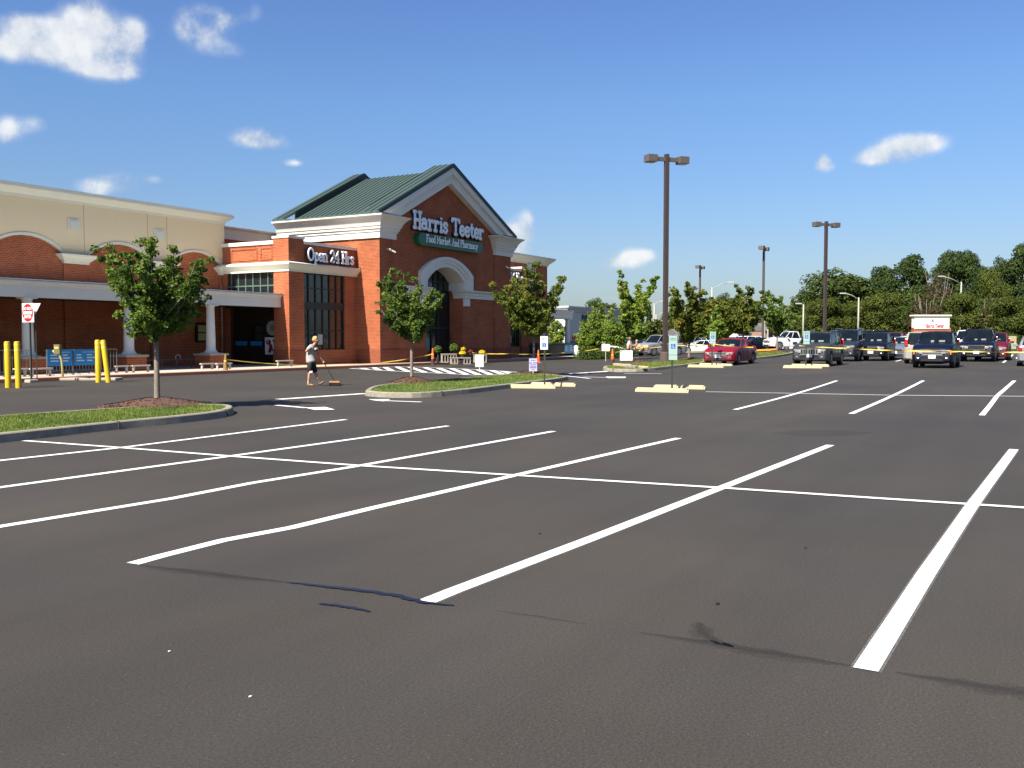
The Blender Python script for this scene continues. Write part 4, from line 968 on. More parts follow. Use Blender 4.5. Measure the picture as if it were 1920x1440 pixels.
def vase(px, L, R, top, bot, base, label, lm, nleaf, lsize, rad, name='shade_tree', group='young trees on the far parking islands', Yc=None, n=18, tr=.08, base_h=.15, bushy=False, pts=None, dens=1.45):
    Yc = Yc or (base - CAM).dot(FW); tips = []; z0 = base.z + base_h
    zt = z_at(top, Yc) - z0; zb = z_at(bot, Yc) - z0; w0 = (L - px) / F_PX * Yc; w1 = (R - px) / F_PX * Yc; wd = (w1 - w0) / 2
    for i in range(n):
        a = 2 * PI * (i + random.random() * .7) / n; k = random.uniform(.45, .95)
        x = math.cos(a) * k; d = math.sin(a) * k * wd
        r = (w0 if x < 0 else w1) * abs(x)
        z = zb + (zt - zb) * random.uniform(.30, 1.0) * (1 - .35 * k * k)
        tips.append((r, z, d))
    tips.append((w0 * .15, zt, 0)); tips += [(w0 * .9, zb + (zt - zb) * .66, .2), (w1 * .92, zb + (zt - zb) * .7, -.2)]
    if pts:
        sp = wd * .8; tips = [(( q[0] - px) / F_PX * Yc, z_at(q[1], Yc) - z0, random.uniform(-sp, sp)) for q in pts] + [(random.uniform(-.5, .5) * wd, zb + (zt - zb) * random.uniform(.3, .6), random.choice((-1, 1)) * wd * random.uniform(.4, .85)) for _ in range(4)]
    fk = max(.25, zb + .2)
    return limb_tree(name, label, base, fk, tips, int(nleaf * dens), lsize * .8, rad * .9, lm, BARK if not bushy else BARKD, group, tr, base_h)
random.seed(5)
vase(1183, 1152, 1228, 510, 625, at_depth(1183, 70), 'tall bright green tree beside the white posted sign, left of the big lamp post', LV_BRI, 9000, .26, .44, tr=.09, dens=1.1, pts=[(1164, 514), (1168, 535), (1176, 558), (1188, 575), (1206, 532), (1226, 522), (1216, 545), (1198, 556), (1166, 590), (1176, 602), (1202, 588), (1212, 575), (1186, 615), (1164, 572), (1196, 608), (1178, 625)])
vase(1292, 1252, 1342, 530, 640, T4, 'brownish green tree on the island behind the nearest lamp post', LV_AUT, 9000, .24, .42, tr=.09, dens=1.2, pts=[(1257, 550), (1264, 542), (1263, 572), (1300, 531), (1292, 550), (1312, 545), (1336, 566), (1326, 580), (1270, 592), (1306, 600), (1287, 612), (1322, 602), (1277, 562), (1296, 575), (1260, 585), (1284, 630)])
vase(1393, 1342, 1424, 535, 625, at_depth(1393, 88), 'tree with yellowish tips rising behind the red sedan', LV_AUT, 8000, .30, .48, tr=.1, dens=1.3, pts=[(1382, 538), (1403, 540), (1424, 549), (1352, 562), (1347, 578), (1377, 558), (1411, 568), (1364, 592), (1416, 602), (1386, 602), (1402, 612), (1392, 580), (1370, 610), (1396, 560)])
vase(1457, 1420, 1490, 548, 622, T5, 'small dark green vase shaped tree in front of the white pickup', LV_TREE, 7000, .25, .44, tr=.09, dens=1.3, pts=[(1440, 550), (1446, 562), (1468, 554), (1488, 571), (1422, 573), (1438, 592), (1477, 590), (1455, 600), (1464, 615), (1446, 577), (1430, 582), (1470, 575), (1452, 588)])
vase(1352, 1312, 1380, 577, 632, at_depth(1352, 104), 'low yellow green tree between two taller ones behind the red sedan', LV_BRI, 5000, .38, .75, tr=.09)
vase(1325, 1308, 1340, 590, 632, at_depth(1325, 112), 'narrow yellow green sapling beside the street lamp with the long arm', LV_BRI, 2500, .38, .6, tr=.08)
vase(1094, 1080, 1112, 604, 662, at_depth(1094, 76), 'low bright green shrub tree beside the canopy pedestal', LV_BRI, 3000, .20, .34, tr=.06, n=12, dens=1)
vase(1116, 1094, 1145, 578, 662, at_depth(1112, 78), 'loose yellow green tree over the white sedan', LV_BRI, 4200, .22, .38, tr=.07, dens=1)
vase(1148, 1122, 1172, 582, 655, at_depth(1150, 86), 'loose yellow green tree in front of the grey shop front', LV_BRI, 4200, .25, .42, tr=.07, dens=1)
vase(1124, 1112, 1136, 568, 640, at_depth(1124, 98), 'taller thin green tree just right of the dark lettering of the grey shop', LV_BRI, 2600, .26, .4, tr=.07, dens=1)
vase(1042, 1030, 1056, 600, 650, at_depth(1043, 120), 'small green tree seen under the right hand canopy', LV_BRI, 3500, .34, .55, tr=.07)
vase(1178, 1160, 1205, 600, 640, at_depth(1186, 100), 'dark round topped tree low behind the bright green tree', LV_TREE, 4500, .36, .7, tr=.09)
vase(1218, 1198, 1238, 600, 645, at_depth(1218, 112), 'olive green tree right behind the shopper', LV_OLI, 4500, .4, .8, tr=.1)

# woodland trees: six crown shapes, each built once and then copied
def crown_proto(name, H, W, nl, nleaf, ls, lm, seed, narrow=False, limbs=False):
    random.seed(seed)
    T = bpy.data.objects.new(name, None); COL.objects.link(T); T.empty_display_size = .5
    tm = MB(); tm.tube([(0, 0, -.5), (0, 0, H * .3), (.2, .1, H * .72)], [H * .022, H * .017, H * .006], 8); tm.build('trunk', BARKD, T, smooth=True)
    V = []; Fc = []; lobes = []
    for i in range(nl):
        a = random.uniform(0, 2 * PI); h = random.uniform(.16, .93)
        prof = math.sqrt(max(.02, 1 - (abs(h - .42) / .60) ** 2.2)) if not narrow else (1.02 - h) * 1.1
        r = W * .5 * prof * random.uniform(.25, .80); lr = W * random.uniform(.14, .22) * (1 if not narrow else .7)
        lobes.append((Vector((math.cos(a) * r, math.sin(a) * r, h * H - lr * .3)), lr))
    lobes.append((Vector((0, 0, H * .93)), W * .12))
    wt = [l[1] ** 2 for l in lobes]
    for _ in range(nleaf):
        c, r = random.choices(lobes, wt)[0]; o = rnd_unit()
        if o.z < -.3 and random.random() < .5: o.z = -o.z
        rr = r * (1 - .45 * random.random() ** 1.6) * (1 + .28 * noise.noise(c + o * 2.2))
        p = c + Vector((o.x * rr, o.y * rr, o.z * rr * .8)); add_leaf(V, Fc, p, ls * random.uniform(.6, 1.3), (o + Vector((0, 0, .35))) * .9)
    raw('crown', V, Fc, lm, T)
    lb = MB()
    for c, r in lobes[:10]:
        z = c.z * random.uniform(.4, .7); lb.tube([(0, 0, z), tuple(c * .5 + Vector((0, 0, z * .5))), tuple(c)], [H * .009, H * .006, H * .003], 5)
    if limbs:
        for i in range(16):
            a = random.uniform(0, 2 * PI); z = H * random.uniform(.5, .85); l = H * random.uniform(.2, .42)
            e = Vector((math.cos(a) * l * .7, math.sin(a) * l * .7, z + l * .55)); lb.tube([(0, 0, z * .7), tuple(e * .6), tuple(e)], [.16, .1, .03], 5)
    lb.build('limbs', BARKD if not limbs else BARK, T, smooth=True)
    return T
PROTO = {'round': crown_proto('broadleaf_tree', 12, 11, 34, 15000, .36, LV_FOR, 1), 'tall': crown_proto('broadleaf_tree', 12, 8, 30, 15000, .33, LV_DRK, 2),
         'olive': crown_proto('broadleaf_tree', 12, 11, 34, 15000, .36, LV_OLI, 3), 'brown': crown_proto('vine_covered_tree', 12, 10, 18, 8500, .34, LV_BRN, 4, limbs=True),
         'bright': crown_proto('broadleaf_tree', 12, 11, 30, 12000, .36, LV_BRI, 6), 'cone': crown_proto('conifer_tree', 12, 5.5, 34, 7000, .36, LV_DRK, 8, narrow=True)}
used = set()
def wood(kind, px, top, width, Y, label, bottom=None):
    src = PROTO[kind]
    if kind in used: T = copy_tree(src)
    else: T = src; used.add(kind)
    p = at_depth(px, Y); h = z_at(top, Y) - p.z; w = width / F_PX * Y; W0 = {'round': 11, 'tall': 8, 'olive': 11, 'brown': 10, 'bright': 11, 'cone': 5.5}[kind]
    T.location = (p.x, p.y, p.z - .2); T.scale = (w / W0 * 1.2, w / W0 * 1.12, h / 12.3); T.rotation_euler = (0, 0, (px * 7.3) % 6.28)
    tag(T, label, 'tree', 'trees of the wood behind the car park')
W = [('round', 1562, 500, 150, 170, 'big round topped green tree behind the second tallest lamp post'),
 ('round', 1512, 545, 62, 178, 'dark tree low at the left end of the wood'),
 ('round', 1612, 520, 70, 172, 'mid green tree right of the big round one in the wood'),
 ('tall', 1655, 492, 62, 176, 'bushy dark tree left of the tallest dark crown in the wood'),
 ('tall', 1706, 470, 78, 172, 'tall dark dome shaped tree above the left end of the monument sign'),
 ('brown', 1758, 505, 70, 158, 'bare limbed brownish tree overgrown with vines above the monument sign'),
 ('tall', 1775, 462, 60, 182, 'left one of the twin tall dark crowns right of the bare limbed tree'),
 ('tall', 1808, 462, 64, 184, 'right one of the twin tall dark crowns right of the bare limbed tree'),
 ('tall', 1838, 492, 44, 180, 'narrow dark tree in the dip before the tall right hand edge of the wood'),
 ('round', 1868, 478, 70, 172, 'high dark tree near the right edge of the picture'),
 ('tall', 1912, 448, 80, 168, 'highest dark tree cut by the right edge of the picture'),
 ('olive', 1538, 556, 84, 150, 'olive green tree in front of the big round one'),
 ('olive', 1600, 560, 76, 150, 'olive green tree behind the bent street lamp'),
 ('olive', 1655, 545, 90, 148, 'wide yellowish tree in the front row left of the monument sign'),
 ('round', 1690, 560, 76, 146, 'shaded green tree just left of the monument sign'),
 ('brown', 1738, 545, 66, 142, 'brown tangle of vines and dead branches over the monument sign'),
 ('olive', 1802, 545, 76, 144, 'light olive tree right behind the monument sign'),
 ('brown', 1852, 556, 48, 142, 'small brown dry tree right of the light olive one'),
 ('olive', 1888, 552, 74, 140, 'yellow green tree in the front row at the right edge'),
 ('round', 1935, 540, 80, 142, 'green tree partly outside the right edge of the picture'),
 ('olive', 1862, 505, 60, 160, 'half lit olive tree high on the right of the wood'),
 ('round', 1480, 592, 46, 196, 'low dark tree between the vase shaped tree and the wood'),
 ('bright', 1498, 588, 44, 165, 'light green bush at the left foot of the wood'),
 ('round', 1120, 556, 60, 230, 'tree rising above the roof of the grey shop'),
 ('round', 1082, 582, 40, 235, 'small dark tree at the left end of the grey shop roof'),
 ('round', 1151, 566, 36, 235, 'round tree right of the one above the grey shop roof'),
 ('cone', 1216, 566, 26, 240, 'pointed conifer left of the white street lamp'),
 ('cone', 1198, 582, 22, 240, 'smaller conifer beside the pointed one'),
 ('round', 1262, 580, 60, 230, 'dark tree directly behind the nearest lamp post'),
 ('round', 1360, 546, 52, 225, 'dark tree behind the street lamp with the long arm'),
 ('round', 1322, 556, 46, 230, 'dark tree left of the street lamp with the long arm'),
 ('round', 1408, 572, 44, 228, 'round green tree right of the tree with yellowish tips'),
 ('olive', 1238, 600, 46, 205, 'olive tree low right of the white street lamp'),
 ('round', 1285, 600, 60, 200, 'green tree low behind the brownish island tree'),
 ('bright', 1430, 600, 34, 195, 'light green tree by the second lamp post'),
 ('olive', 1385, 606, 60, 205, 'low olive tree behind the dark sedan')]
for w in W: wood(*w)
# the rest of the wood: dense undergrowth and trunks that nobody could count
def undergrowth():
    random.seed(3)
    V = []; Fc = []
    for _ in range(38000):
        px = random.uniform(1478, 2060); Y = random.uniform(150, 186); p = at_depth(px, Y)
        z = random.random() ** .8 * (4.6 + 3.0 * noise.noise(Vector((px * .018, Y * .05, 0))) + (3 if px > 1640 else 0)); add_leaf(V, Fc, p + Vector((0, 0, z)), .6 * random.uniform(.6, 1.3), -FW * .5)
    for _ in range(7000):
        px = random.uniform(1040, 1480); Y = random.uniform(205, 245); p = at_depth(px, Y)
        z = random.random() * (2.9 + 2 * noise.noise(Vector((px * .03, 5, 0)))); add_leaf(V, Fc, p + Vector((0, 0, z)), .9 * random.uniform(.6, 1.3), -FW * .5)
    tag(raw('undergrowth', V, Fc, LV_FOR), 'dense dark undergrowth filling the foot of the wood', 'undergrowth', kind='stuff')
undergrowth()

def bush(name, pts, h, w, n, ls, lm, label, cat='hedge'):
    V = []; Fc = []; P = [Vector(p) for p in pts]
    for _ in range(n):
        k = random.uniform(0, len(P) - 1.001); i = int(k); c = P[i].lerp(P[i + 1], k - i); o = rnd_unit(); o.z = abs(o.z)
        hh = h * (1 + .3 * noise.noise(c * .8)); rr = (1 - .35 * random.random() ** 1.5)
        add_leaf(V, Fc, c + Vector((o.x * w * rr, o.y * w * rr, o.z * hh * rr)), ls * random.uniform(.6, 1.3), o * .8)
    return tag(raw(name, V, Fc, lm), label, cat)
bush('hedge', [at_depth(1094, 72), at_depth(1130, 75), at_depth(1168, 78)], .9, .9, 6000, .14, LV_HED, 'low ragged juniper hedge beside the canopy pedestal at the end of the pavement')
bush('hedge', [at_depth(1120, 80), at_depth(1160, 82), at_depth(1178, 84)], 1.1, .9, 4000, .16, LV_HED, 'second green hedge in front of the white sedan')
bush('hedge', [at_depth(1845, 90), at_depth(1880, 90), at_depth(1930, 90)], 1.5, .9, 6000, .18, LV_FOR, 'clipped dark hedge beyond the silver hatchback')

# ================================================================= STREET FURNITURE
def P3(px, py, h=0):
    p = at(px, py, h); return Vector((p.x, p.y, p.z + h))
def bollard(px, py, top, label, tx=0.0):
    p = at(px, py); Y = (p - CAM).dot(FW); H = z_at(top, Y) - p.z
    B = empty('bollard', p, label, 'bollard', group='yellow bollards at the drive-through island')
    m = MB(); m.lathe((0, 0, 0), [(.095, -.1), (.095, H - .04), (.085, H - .015), (.05, H)], 20); o = m.build('sleeve', YEL, B, smooth='auto')
    for z in (H - .13, H - .30):
        m = MB(); m.lathe((0, 0, 0), [(.0965, z), (.0965, z + .035)], 20); m.build('reflective_band', YELP, B)
    if tx:
        B.rotation_euler = (RT * 0).to_tuple(); ax = FW; B.rotation_mode = 'QUATERNION'
        from mathutils import Quaternion
        B.rotation_quaternion = Quaternion(FW, tx)
    return B
bollard(15.5, 727, 640, 'upright yellow bollard nearest the left edge of the picture')
bollard(35, 727.5, 640, 'upright yellow bollard just left of the do not enter sign', -.01)
bollard(184.5, 717, 637, 'upright yellow bollard in the pair right of the blue banners')
bollard(203.5, 717, 637, 'leaning yellow bollard in the pair right of the blue banners', -.11)

def do_not_enter():
    p = at(59, 717); Y = (p - CAM).dot(FW)
    S = empty('road_sign', p, 'red and white do not enter sign on a dark post in a concrete foot', 'road sign')
    m = MB(); m.box(-.18, .18, -.18, .18, -.05, .11); m.build('concrete_foot', CONC, S, bevel=.03)
    H = z_at(569, Y); zb = z_at(604.5, Y); zc = (H + zb) / 2; hh = (H - zb) / 2
    m = MB(); m.box(-.025, .025, -.03, .03, .1, H - .05); m.build('post', GREENPOST, S)
    m = MB(); m.box(-.075, -.045, -.36, .36, zb, H); pl = m.build('sign_plate', SIGNW, S, bevel=.008)
    n = 40; m = MB(); m.prism_x([(math.cos(2 * PI * i / n) * .335, zc + math.sin(2 * PI * i / n) * hh * .94) for i in range(n)], -.080, -.076); m.build('red_disc', SIGNR, pl)
    m = MB(); m.box(-.085, -.081, -.27, .27, zc - .055, zc + .055); m.build('white_bar', SIGNW, pl)
    # read from -x: text to the left when going towards +y
    for s, z in (('DO NOT', zc + .155), ('ENTER', zc - .155)):
        font_text('sign_text', s, .155, SIGNW, pl, M_face(Vector((-.083, 0, z)), PI), .002, bold=.004, sx=.92)
    # unpainted back of a triangular yield sign standing behind
    q = at(69, 716.5)
    Y2 = empty('road_sign', q, 'blank grey back of a triangular sign poking out behind the do not enter sign', 'road sign')
    a = -RT * .0; zt = z_at(569, (q - CAM).dot(FW)); m = MB()
    c = Vector((0, 0, zt)); w = .22
    v = [c - RT * w, c + RT * w, c + Vector((0, 0, -.42))]; d = FW * .01
    m.add([v[0], v[1], v[2], v[0] + d, v[1] + d, v[2] + d], [(0, 1, 2), (5, 4, 3), (0, 3, 4, 1), (1, 4, 5, 2), (2, 5, 3, 0)]); m.build('sign_plate', SIGNW, Y2)
    m = MB(); m.tube([(FW * .03), (FW * .03 + Vector((0, 0, zt - .1)))], .02, 6); m.build('post', GREENPOST, Y2)
do_not_enter()

def call_post():
    p = at(118, 713); Y = (p - CAM).dot(FW)
    S = empty('call_post', p, 'pale yellow bent steel post carrying a call box beside the blue banners', 'call post')
    def q(px, py, d=0): return RT * ((px - 118) / F_PX * Y) + Vector((0, 0, z_at(py, Y) - p.z)) + FW * d
    pale = mat('pale yellow steel', (.40, .33, .10), .5, noise_amt=.1); ol = mat('olive yellow box', (.17, .14, .03), .6)
    m = MB(); m.tube([(0, 0, -.05), q(117.5, 690), q(116.5, 676), q(114, 668), q(110, 661)], .045, 8); m.build('post', pale, S, smooth=True)
    m = MB(); m.obox(q(109.5, 655), RT * .12, FW * .09, (0, 0, .19)); m.build('call_box', ol, S, bevel=.01)
    m = MB(); m.obox(q(109.5, 652, -.096), RT * .08, FW * .005, (0, 0, .05)); m.build('label_plate', mat('dull label', (.45, .42, .2), .6), S)
    m = MB(); m.tube([q(101, 657), q(103.5, 661), q(107, 664)], [.05, .045, .03], 8); m.build('hood', pale, S, smooth=True)
    m = MB(); m.obox(RT * .35 + Vector((0, 0, .05)), RT * 1.9, FW * .35, (0, 0, .055)); structure(m.build('kerb', CONC, bevel=.03)); COL.objects[-1].location = p
call_post()

def barrier(x0, x1, y, banner, label, txt=True):
    S = empty('crowd_barrier', ((x0 + x1) / 2, y, PZ), label, 'barrier', group='steel crowd barriers under the canopy')
    w = (x1 - x0) / 2; m = MB()
    m.tube([(-w, 0, 0), (-w, 0, 1.05), (w, 0, 1.05), (w, 0, 0)], .018, 6); m.tube([(-w, 0, .18), (w, 0, .18)], .015, 6)
    m.build('frame', GALV, S); m = MB()
    k = int(2 * w / .14)
    for i in range(1, k): m.tube([(-w + i * 2 * w / k, 0, .18), (-w + i * 2 * w / k, 0, 1.04)], .009, 5)
    m.build('bars', mat('dull steel bars', (.14, .14, .15), .5, metal=.4), S)
    for s in (-1, 1):
        m = MB(); m.tube([(s * (w - .15), -.28, .0), (s * (w - .15), 0, .1), (s * (w - .15), .28, 0)], .015, 5); m.build('foot', GALV, S)
    if banner:
        m = MB(); m.box(-w + .02, w - .02, -.035, -.024, .38, 1.06); b = m.build('banner', BANNER, S)
        m = MB(); random.seed(int(x0 * 10))
        for c in range(2):
            cx = -w * .75 + c * w * .95
            for r in range(3):
                if txt: m.box(cx, cx + random.uniform(.22, .42), -.0375, -.0355, .80 - r * .12, .85 - r * .12)
        for i in range(5): m.box(-w * .2 + i * .12, -w * .2 + i * .12 + .09, -.0375, -.0355, .93, .955)
        m.build('banner_print', mat('pale banner print', (.55, .66, .72), .6), b)
    return S
def along(px, v): # x on the line y=-v seen at px (pavement level)
    r = pix_dir(px, 700); t = (-v - CAM.y) / r.y; return CAM.x + r.x * t
bx_ = [along(q, -.55) for q in (-30, 10, 57, 88, 138, 180, 222)]
barrier(bx_[0], bx_[1] - .05, .55, False, 'bare steel crowd barrier at the left edge of the picture')
barrier(bx_[1], bx_[2], .55, False, 'bare steel crowd barrier behind the two left hand bollards')
barrier(bx_[3], bx_[4] - .05, .55, True, 'steel crowd barrier with a blue printed banner behind the call post')
barrier(bx_[4], bx_[5] - .03, .55, True, 'steel crowd barrier with a blue banner ending behind the upright bollard')
barrier(bx_[5], bx_[6] - .03, .6, False, 'bare steel crowd barrier right behind the leaning bollard')

def low_bench(px0, px1, y, label, hgt=.33, m_=None):
    x0, x1 = along(px0, -y), along(px1, -y)
    S = empty('cart_rail', ((x0 + x1) / 2, y, PZ), label, 'cart rail', group='low white cart rails along the pavement')
    w = (x1 - x0) / 2; mm = m_ or mat('dull white steel', (.42, .41, .38), .6, noise_amt=.2)
    m = MB(); m.box(-w, w, -.08, .08, hgt - .06, hgt); m.build('top_bar', mm, S, bevel=.015)
    for s in (-1, 1):
        m = MB(); m.box(s * (w - .1) - .03, s * (w - .1) + .03, -.05, .05, 0, hgt - .06); m.build('leg', mm, S)
low_bench(26, 51, .35, 'low white cart rail left of the first column pedestal', .34)
low_bench(56, 98, -.05, 'low white cart rail in front of the first column pedestal', .34)
low_bench(215, 241, .5, 'low white cart rail left of the second column pedestal', .32)
low_bench(247, 281, .5, 'low white cart rail in front of the second column pedestal', .32)
low_bench(376, 401, .9, 'low white cart rail left of the third column pedestal', .3)
low_bench(405, 434, .5, 'low white cart rail behind the dirty yellow cone', .3)
low_bench(519, 549, .7, 'low white cart rail at the foot of the corner pier', .34)
def long_rail():
    x0, x1 = along(275, -4.2), along(385, -4.2); S = empty('cart_corral_rail', ((x0 + x1) / 2, 4.2, PZ), 'long thin steel rail by the shaded wall between two columns', 'rail')
    w = (x1 - x0) / 2; m = MB(); m.tube([(-w, 0, .42), (w, 0, .42)], .03, 6); m.build('rail', GALV, S)
    for i in range(5):
        m = MB(); m.tube([(-w + i * w / 2, 0, 0), (-w + i * w / 2, 0, .42)], .022, 6); m.build('post', GALV, S)
    m = MB(); m.tube([(w * .05 - .16, 0, .45), (w * .05 - .14, 0, .62), (w * .05, 0, .68), (w * .05 + .14, 0, .62), (w * .05 + .14, 0, .45)], .02, 6); m.build('hoop', WHITE, S)
long_rail()

def cone(p, H, label, m1, m2, tilt=0, name='traffic_cone'):
    S = empty(name, p, label, 'traffic cone', group='traffic cones holding the caution tape')
    m = MB(); m.box(-.18, .18, -.18, .18, 0, .04); m.build('base', m2, S, bevel=.01)
    m = MB(); m.lathe((0, 0, 0), [(.14, .04), (.13, .08), (.105, H * .33), (.1055, H * .36)], 18); m.build('lower_sleeve', m2, S, smooth='auto')
    m = MB(); m.lathe((0, 0, 0), [(.105, H * .362), (.075, H * .62), (.04, H * .96), (.025, H)], 18); m.build('cone', m1, S, smooth='auto')
    m = MB(); m.lathe((0, 0, 0), [(.079, H * .60), (.077, H * .68)], 18); m.build('tape_knot', TAPE, S)
    S.rotation_euler = (0, tilt, .5)
    return S
def hgt(px, py, top): p = at(px, py); return p, z_at(top, (p - CAM).dot(FW)) - p.z
p, H = hgt(423, 699.5, 664); C0 = cone(p, H, 'tall grimy yellow cone at the kerb under the third column', DIRTY, DIRTY, .03); C0p = p + Vector((0, 0, H * .72))
p, H = hgt(811.5, 684.5, 652.5); cone(p, H, 'orange cone with a blackened foot at the kerb left of the entrance', ORANGE, GRIME); C1p = p + Vector((0, 0, H * .65))
p, H = hgt(1009.5, 680.5, 656); cone(p, H, 'clean orange cone right beside the disabled parking sign', ORANGE, ORANGE); C2p = p + Vector((0, 0, H * .7))
p, H = hgt(1148.5, 684, 654.5); cone(p, H, 'orange cone with a black foot at the tip of the far island', ORANGE, GRIME); C3p = p + Vector((0, 0, H * .68))

def tape(pts, label, sag=.1):
    mb = MB(); V = []
    for a, b in zip(pts[:-1], pts[1:]):
        n = 14
        for i in range(n):
            t = i / n; V.append(a.lerp(b, t) + Vector((0, 0, -sag * 4 * t * (1 - t) + .012 * noise.noise(Vector((a.x + t * 9, 2, 0))))))
    V.append(pts[-1]); vs = []; w = .027
    for i, p in enumerate(V):
        tw = math.sin(i * .55) * .9; d = (V[min(i + 1, len(V) - 1)] - V[max(i - 1, 0)]).normalized(); s = d.cross(Vector((0, 0, 1))).normalized()
        o = Vector((0, 0, 1)) * math.cos(tw) * w + s * math.sin(tw) * w; vs += [tuple(p - o), tuple(p + o)]
    fs = [(2 * i, 2 * i + 2, 2 * i + 3, 2 * i + 1) for i in range(len(V) - 1)]
    return tag(raw('caution_tape', vs, fs, TAPE), label, 'caution tape', 'caution tape closing off the car park')
def pt(px, py, Y): p = at_depth(px, Y); return Vector((p.x, p.y, z_at(py, Y)))
tape([C0p, pt(560, 684, 52.0), pt(713, 680, 55.9), C1p], 'yellow caution tape slung from the grimy cone past the sweeper to the entrance cone', .05)
tape([pt(885, 661.5, 60), pt(960, 663, 60.5), C2p, pt(1058, 661, 66)], 'yellow caution tape running from the flower benches past the clean orange cone', .04)
tape([pt(1082, 659, 68), pt(1128, 652, 62), C3p + Vector((0, 0, .1)), pt(1187, 653, 70), pt(1240, 650, 57)], 'yellow caution tape passing the hedge to the big lamp post', .05)
tape([pt(1250, 645, 56), pt(1292, 648, 52.5), pt(1335, 645, 49.5), pt(1412, 651, 50)], 'yellow caution tape crossing in front of the red sedan', .03)
tape([pt(1498, 648, 46), pt(1600, 653.5, 44), pt(1700, 657.5, 42.3), pt(1800, 659, 42), pt(1940, 660, 41)], 'yellow caution tape stretched in front of the parked cars on the right', .02)

# wheel stops and disabled parking signs
def wheel_stop(px, py, label, L=2.0, ang=None, h=0):
    p = at(px, py, h); S = empty('wheel_stop', p, label, 'wheel stop', rz=PI / 2 if ang is None else ang, group='yellow concrete wheel stops')
    m = MB(); w = L / 2
    m.prism_x([(-.09, -.02), (.09, -.02), (.08, .06), (.05, .115), (-.05, .115), (-.08, .06)], -w + .06, w - .06)
    for s in (-1, 1): m.prism_x([(-.09, -.02), (.09, -.02), (.07, .05), (.04, .09), (-.04, .09), (-.07, .05)], s * (w - .06) if s > 0 else -w, w if s > 0 else -(w - .06))
    m.build('block', YELK, S, bevel=.012)
    for s in (-.6, .6):
        m = MB(); m.lathe((s * w, 0, 0), [(.02, .1), (.02, .125)], 8); m.build('steel_pin', GRIME, S)
AW = math.atan2(RT.y, RT.x)
for i, (a, b, g) in enumerate([((955, 727.5), (1042, 728.5), 'left disabled parking sign, nearer the camera'), ((996, 723), (1036, 724), 'left disabled parking sign, far side left'), ((1040, 724), (1080, 725), 'left disabled parking sign, far side right'),
          ((1192, 734), (1292, 736.5), 'second disabled parking sign, nearer the camera'), ((1226, 728.5), (1272, 729), 'second disabled parking sign, far side left'), ((1277, 729), (1323, 730), 'second disabled parking sign, far side right'),
          ((1291, 688.5), (1357, 689.5), 'sign before the red sedan, nearer the camera'), ((1312, 685.2), (1373, 686.2), 'sign before the red sedan, far side'),
          ((1469, 690), (1542, 690.5), 'sign before the grey off-roader, nearer the camera'), ((1484, 687.2), (1555, 687.6), 'sign before the grey off-roader, far side')]):
    A = at(*a); B = at(*b); d = B - A; c = (A + B) / 2
    S = empty('wheel_stop', (c.x, c.y, c.z), 'yellow wheel stop at the ' + g, 'wheel stop', rz=math.atan2(d.y, d.x), group='yellow concrete wheel stops')
    w = d.length / 2; m = MB()
    m.prism_x([(-.09, -.02), (.09, -.02), (.08, .06), (.05, .13), (-.05, .13), (-.08, .06)], -w + .05, w - .05)
    m.prism_x([(-.09, -.02), (.09, -.02), (.06, .05), (.03, .095), (-.03, .095), (-.06, .05)], w - .05, w); m.prism_x([(-.09, -.02), (.09, -.02), (.06, .05), (.03, .095), (-.03, .095), (-.06, .05)], -w, -w + .05)
    m.build('block', YELK, S, bevel=.012)
    for s in (-.62, .62):
        m = MB(); m.lathe((s * w, 0, 0), [(.02, .12), (.02, .14)], 8); m.build('steel_pin', GRIME, S)

def disabled_sign(px, py, x0, x1, top, bot, label, low=True):
    p = at(px, py); Y = (p - CAM).dot(FW); sc = Y / F_PX
    S = empty('parking_sign', p, label, 'parking sign', rz=TH - PI / 2 + 0.0, group='disabled parking signs on dark posts')
    zt = z_at(top, Y) - p.z; zb = z_at(bot, Y) - p.z; w = (x1 - x0) * sc / 2; cx = ((x0 + x1) / 2 - px) * sc
    m = MB(); m.box(-.028, .028, -.02, .02, 0, zt - .05); m.build('post', GREENPOST, S)
    y = -.035
    zm = zb + (zt - zb) * (.20 if low else 0)
    m = MB(); m.box(cx - w, cx + w, y - .006, y, zm + .01, zt); pl = m.build('sign_plate', SIGNG if low else SIGNW, S, bevel=.003)
    if low:
        m = MB(); m.box(cx - w, cx + w, y - .006, y, zb, zm); m.build('penalty_plate', SIGNG, S, bevel=.003)
    zc = zm + (zt - zm) * (.46 if low else .36); k = w * .52
    yb = y - .010
    m = MB(); m.box(cx - k, cx + k, yb, y - .0065, zc - k, zc + k); bl = m.build('blue_square', SIGNB, pl)
    # wheelchair symbol
    m = MB(); yy = yb - .006; t = k * .085
    m.sphere((cx - k * .12, yy, zc + k * .62), k * .14, 6)
    m.tube([(cx - k * .10, yy, zc + k * .45), (cx - k * .05, yy, zc - k * .05), (cx + k * .32, yy, zc - k * .05), (cx + k * .50, yy, zc - k * .58), (cx + k * .66, yy, zc - k * .54)], t, 6)
    m.tube([(cx - k * .08, yy, zc + k * .22), (cx + k * .28, yy, zc + k * .22)], t * .8, 6)
    m.tube([(cx - k * .15 + k * .42 * math.cos(R_(a)), yy, zc - k * .30 + k * .42 * math.sin(R_(a))) for a in range(120, 361, 20)], t * .85, 6)
    m.build('wheelchair_symbol', SIGNW, bl)
    prt = mat('sign green print', (.08, .26, .22), .6)
    zz = zt - (zt - zm) * .14
    font_text('sign_print', 'RESERVED', w * .34, prt, pl, Matrix.Translation((cx, y - .008, zz)) @ M_FRONT, .001, bold=.001)
    font_text('sign_print', 'PARKING', w * .34, prt, pl, Matrix.Translation((cx, y - .008, zz - w * .38)) @ M_FRONT, .001, bold=.001)
    return S
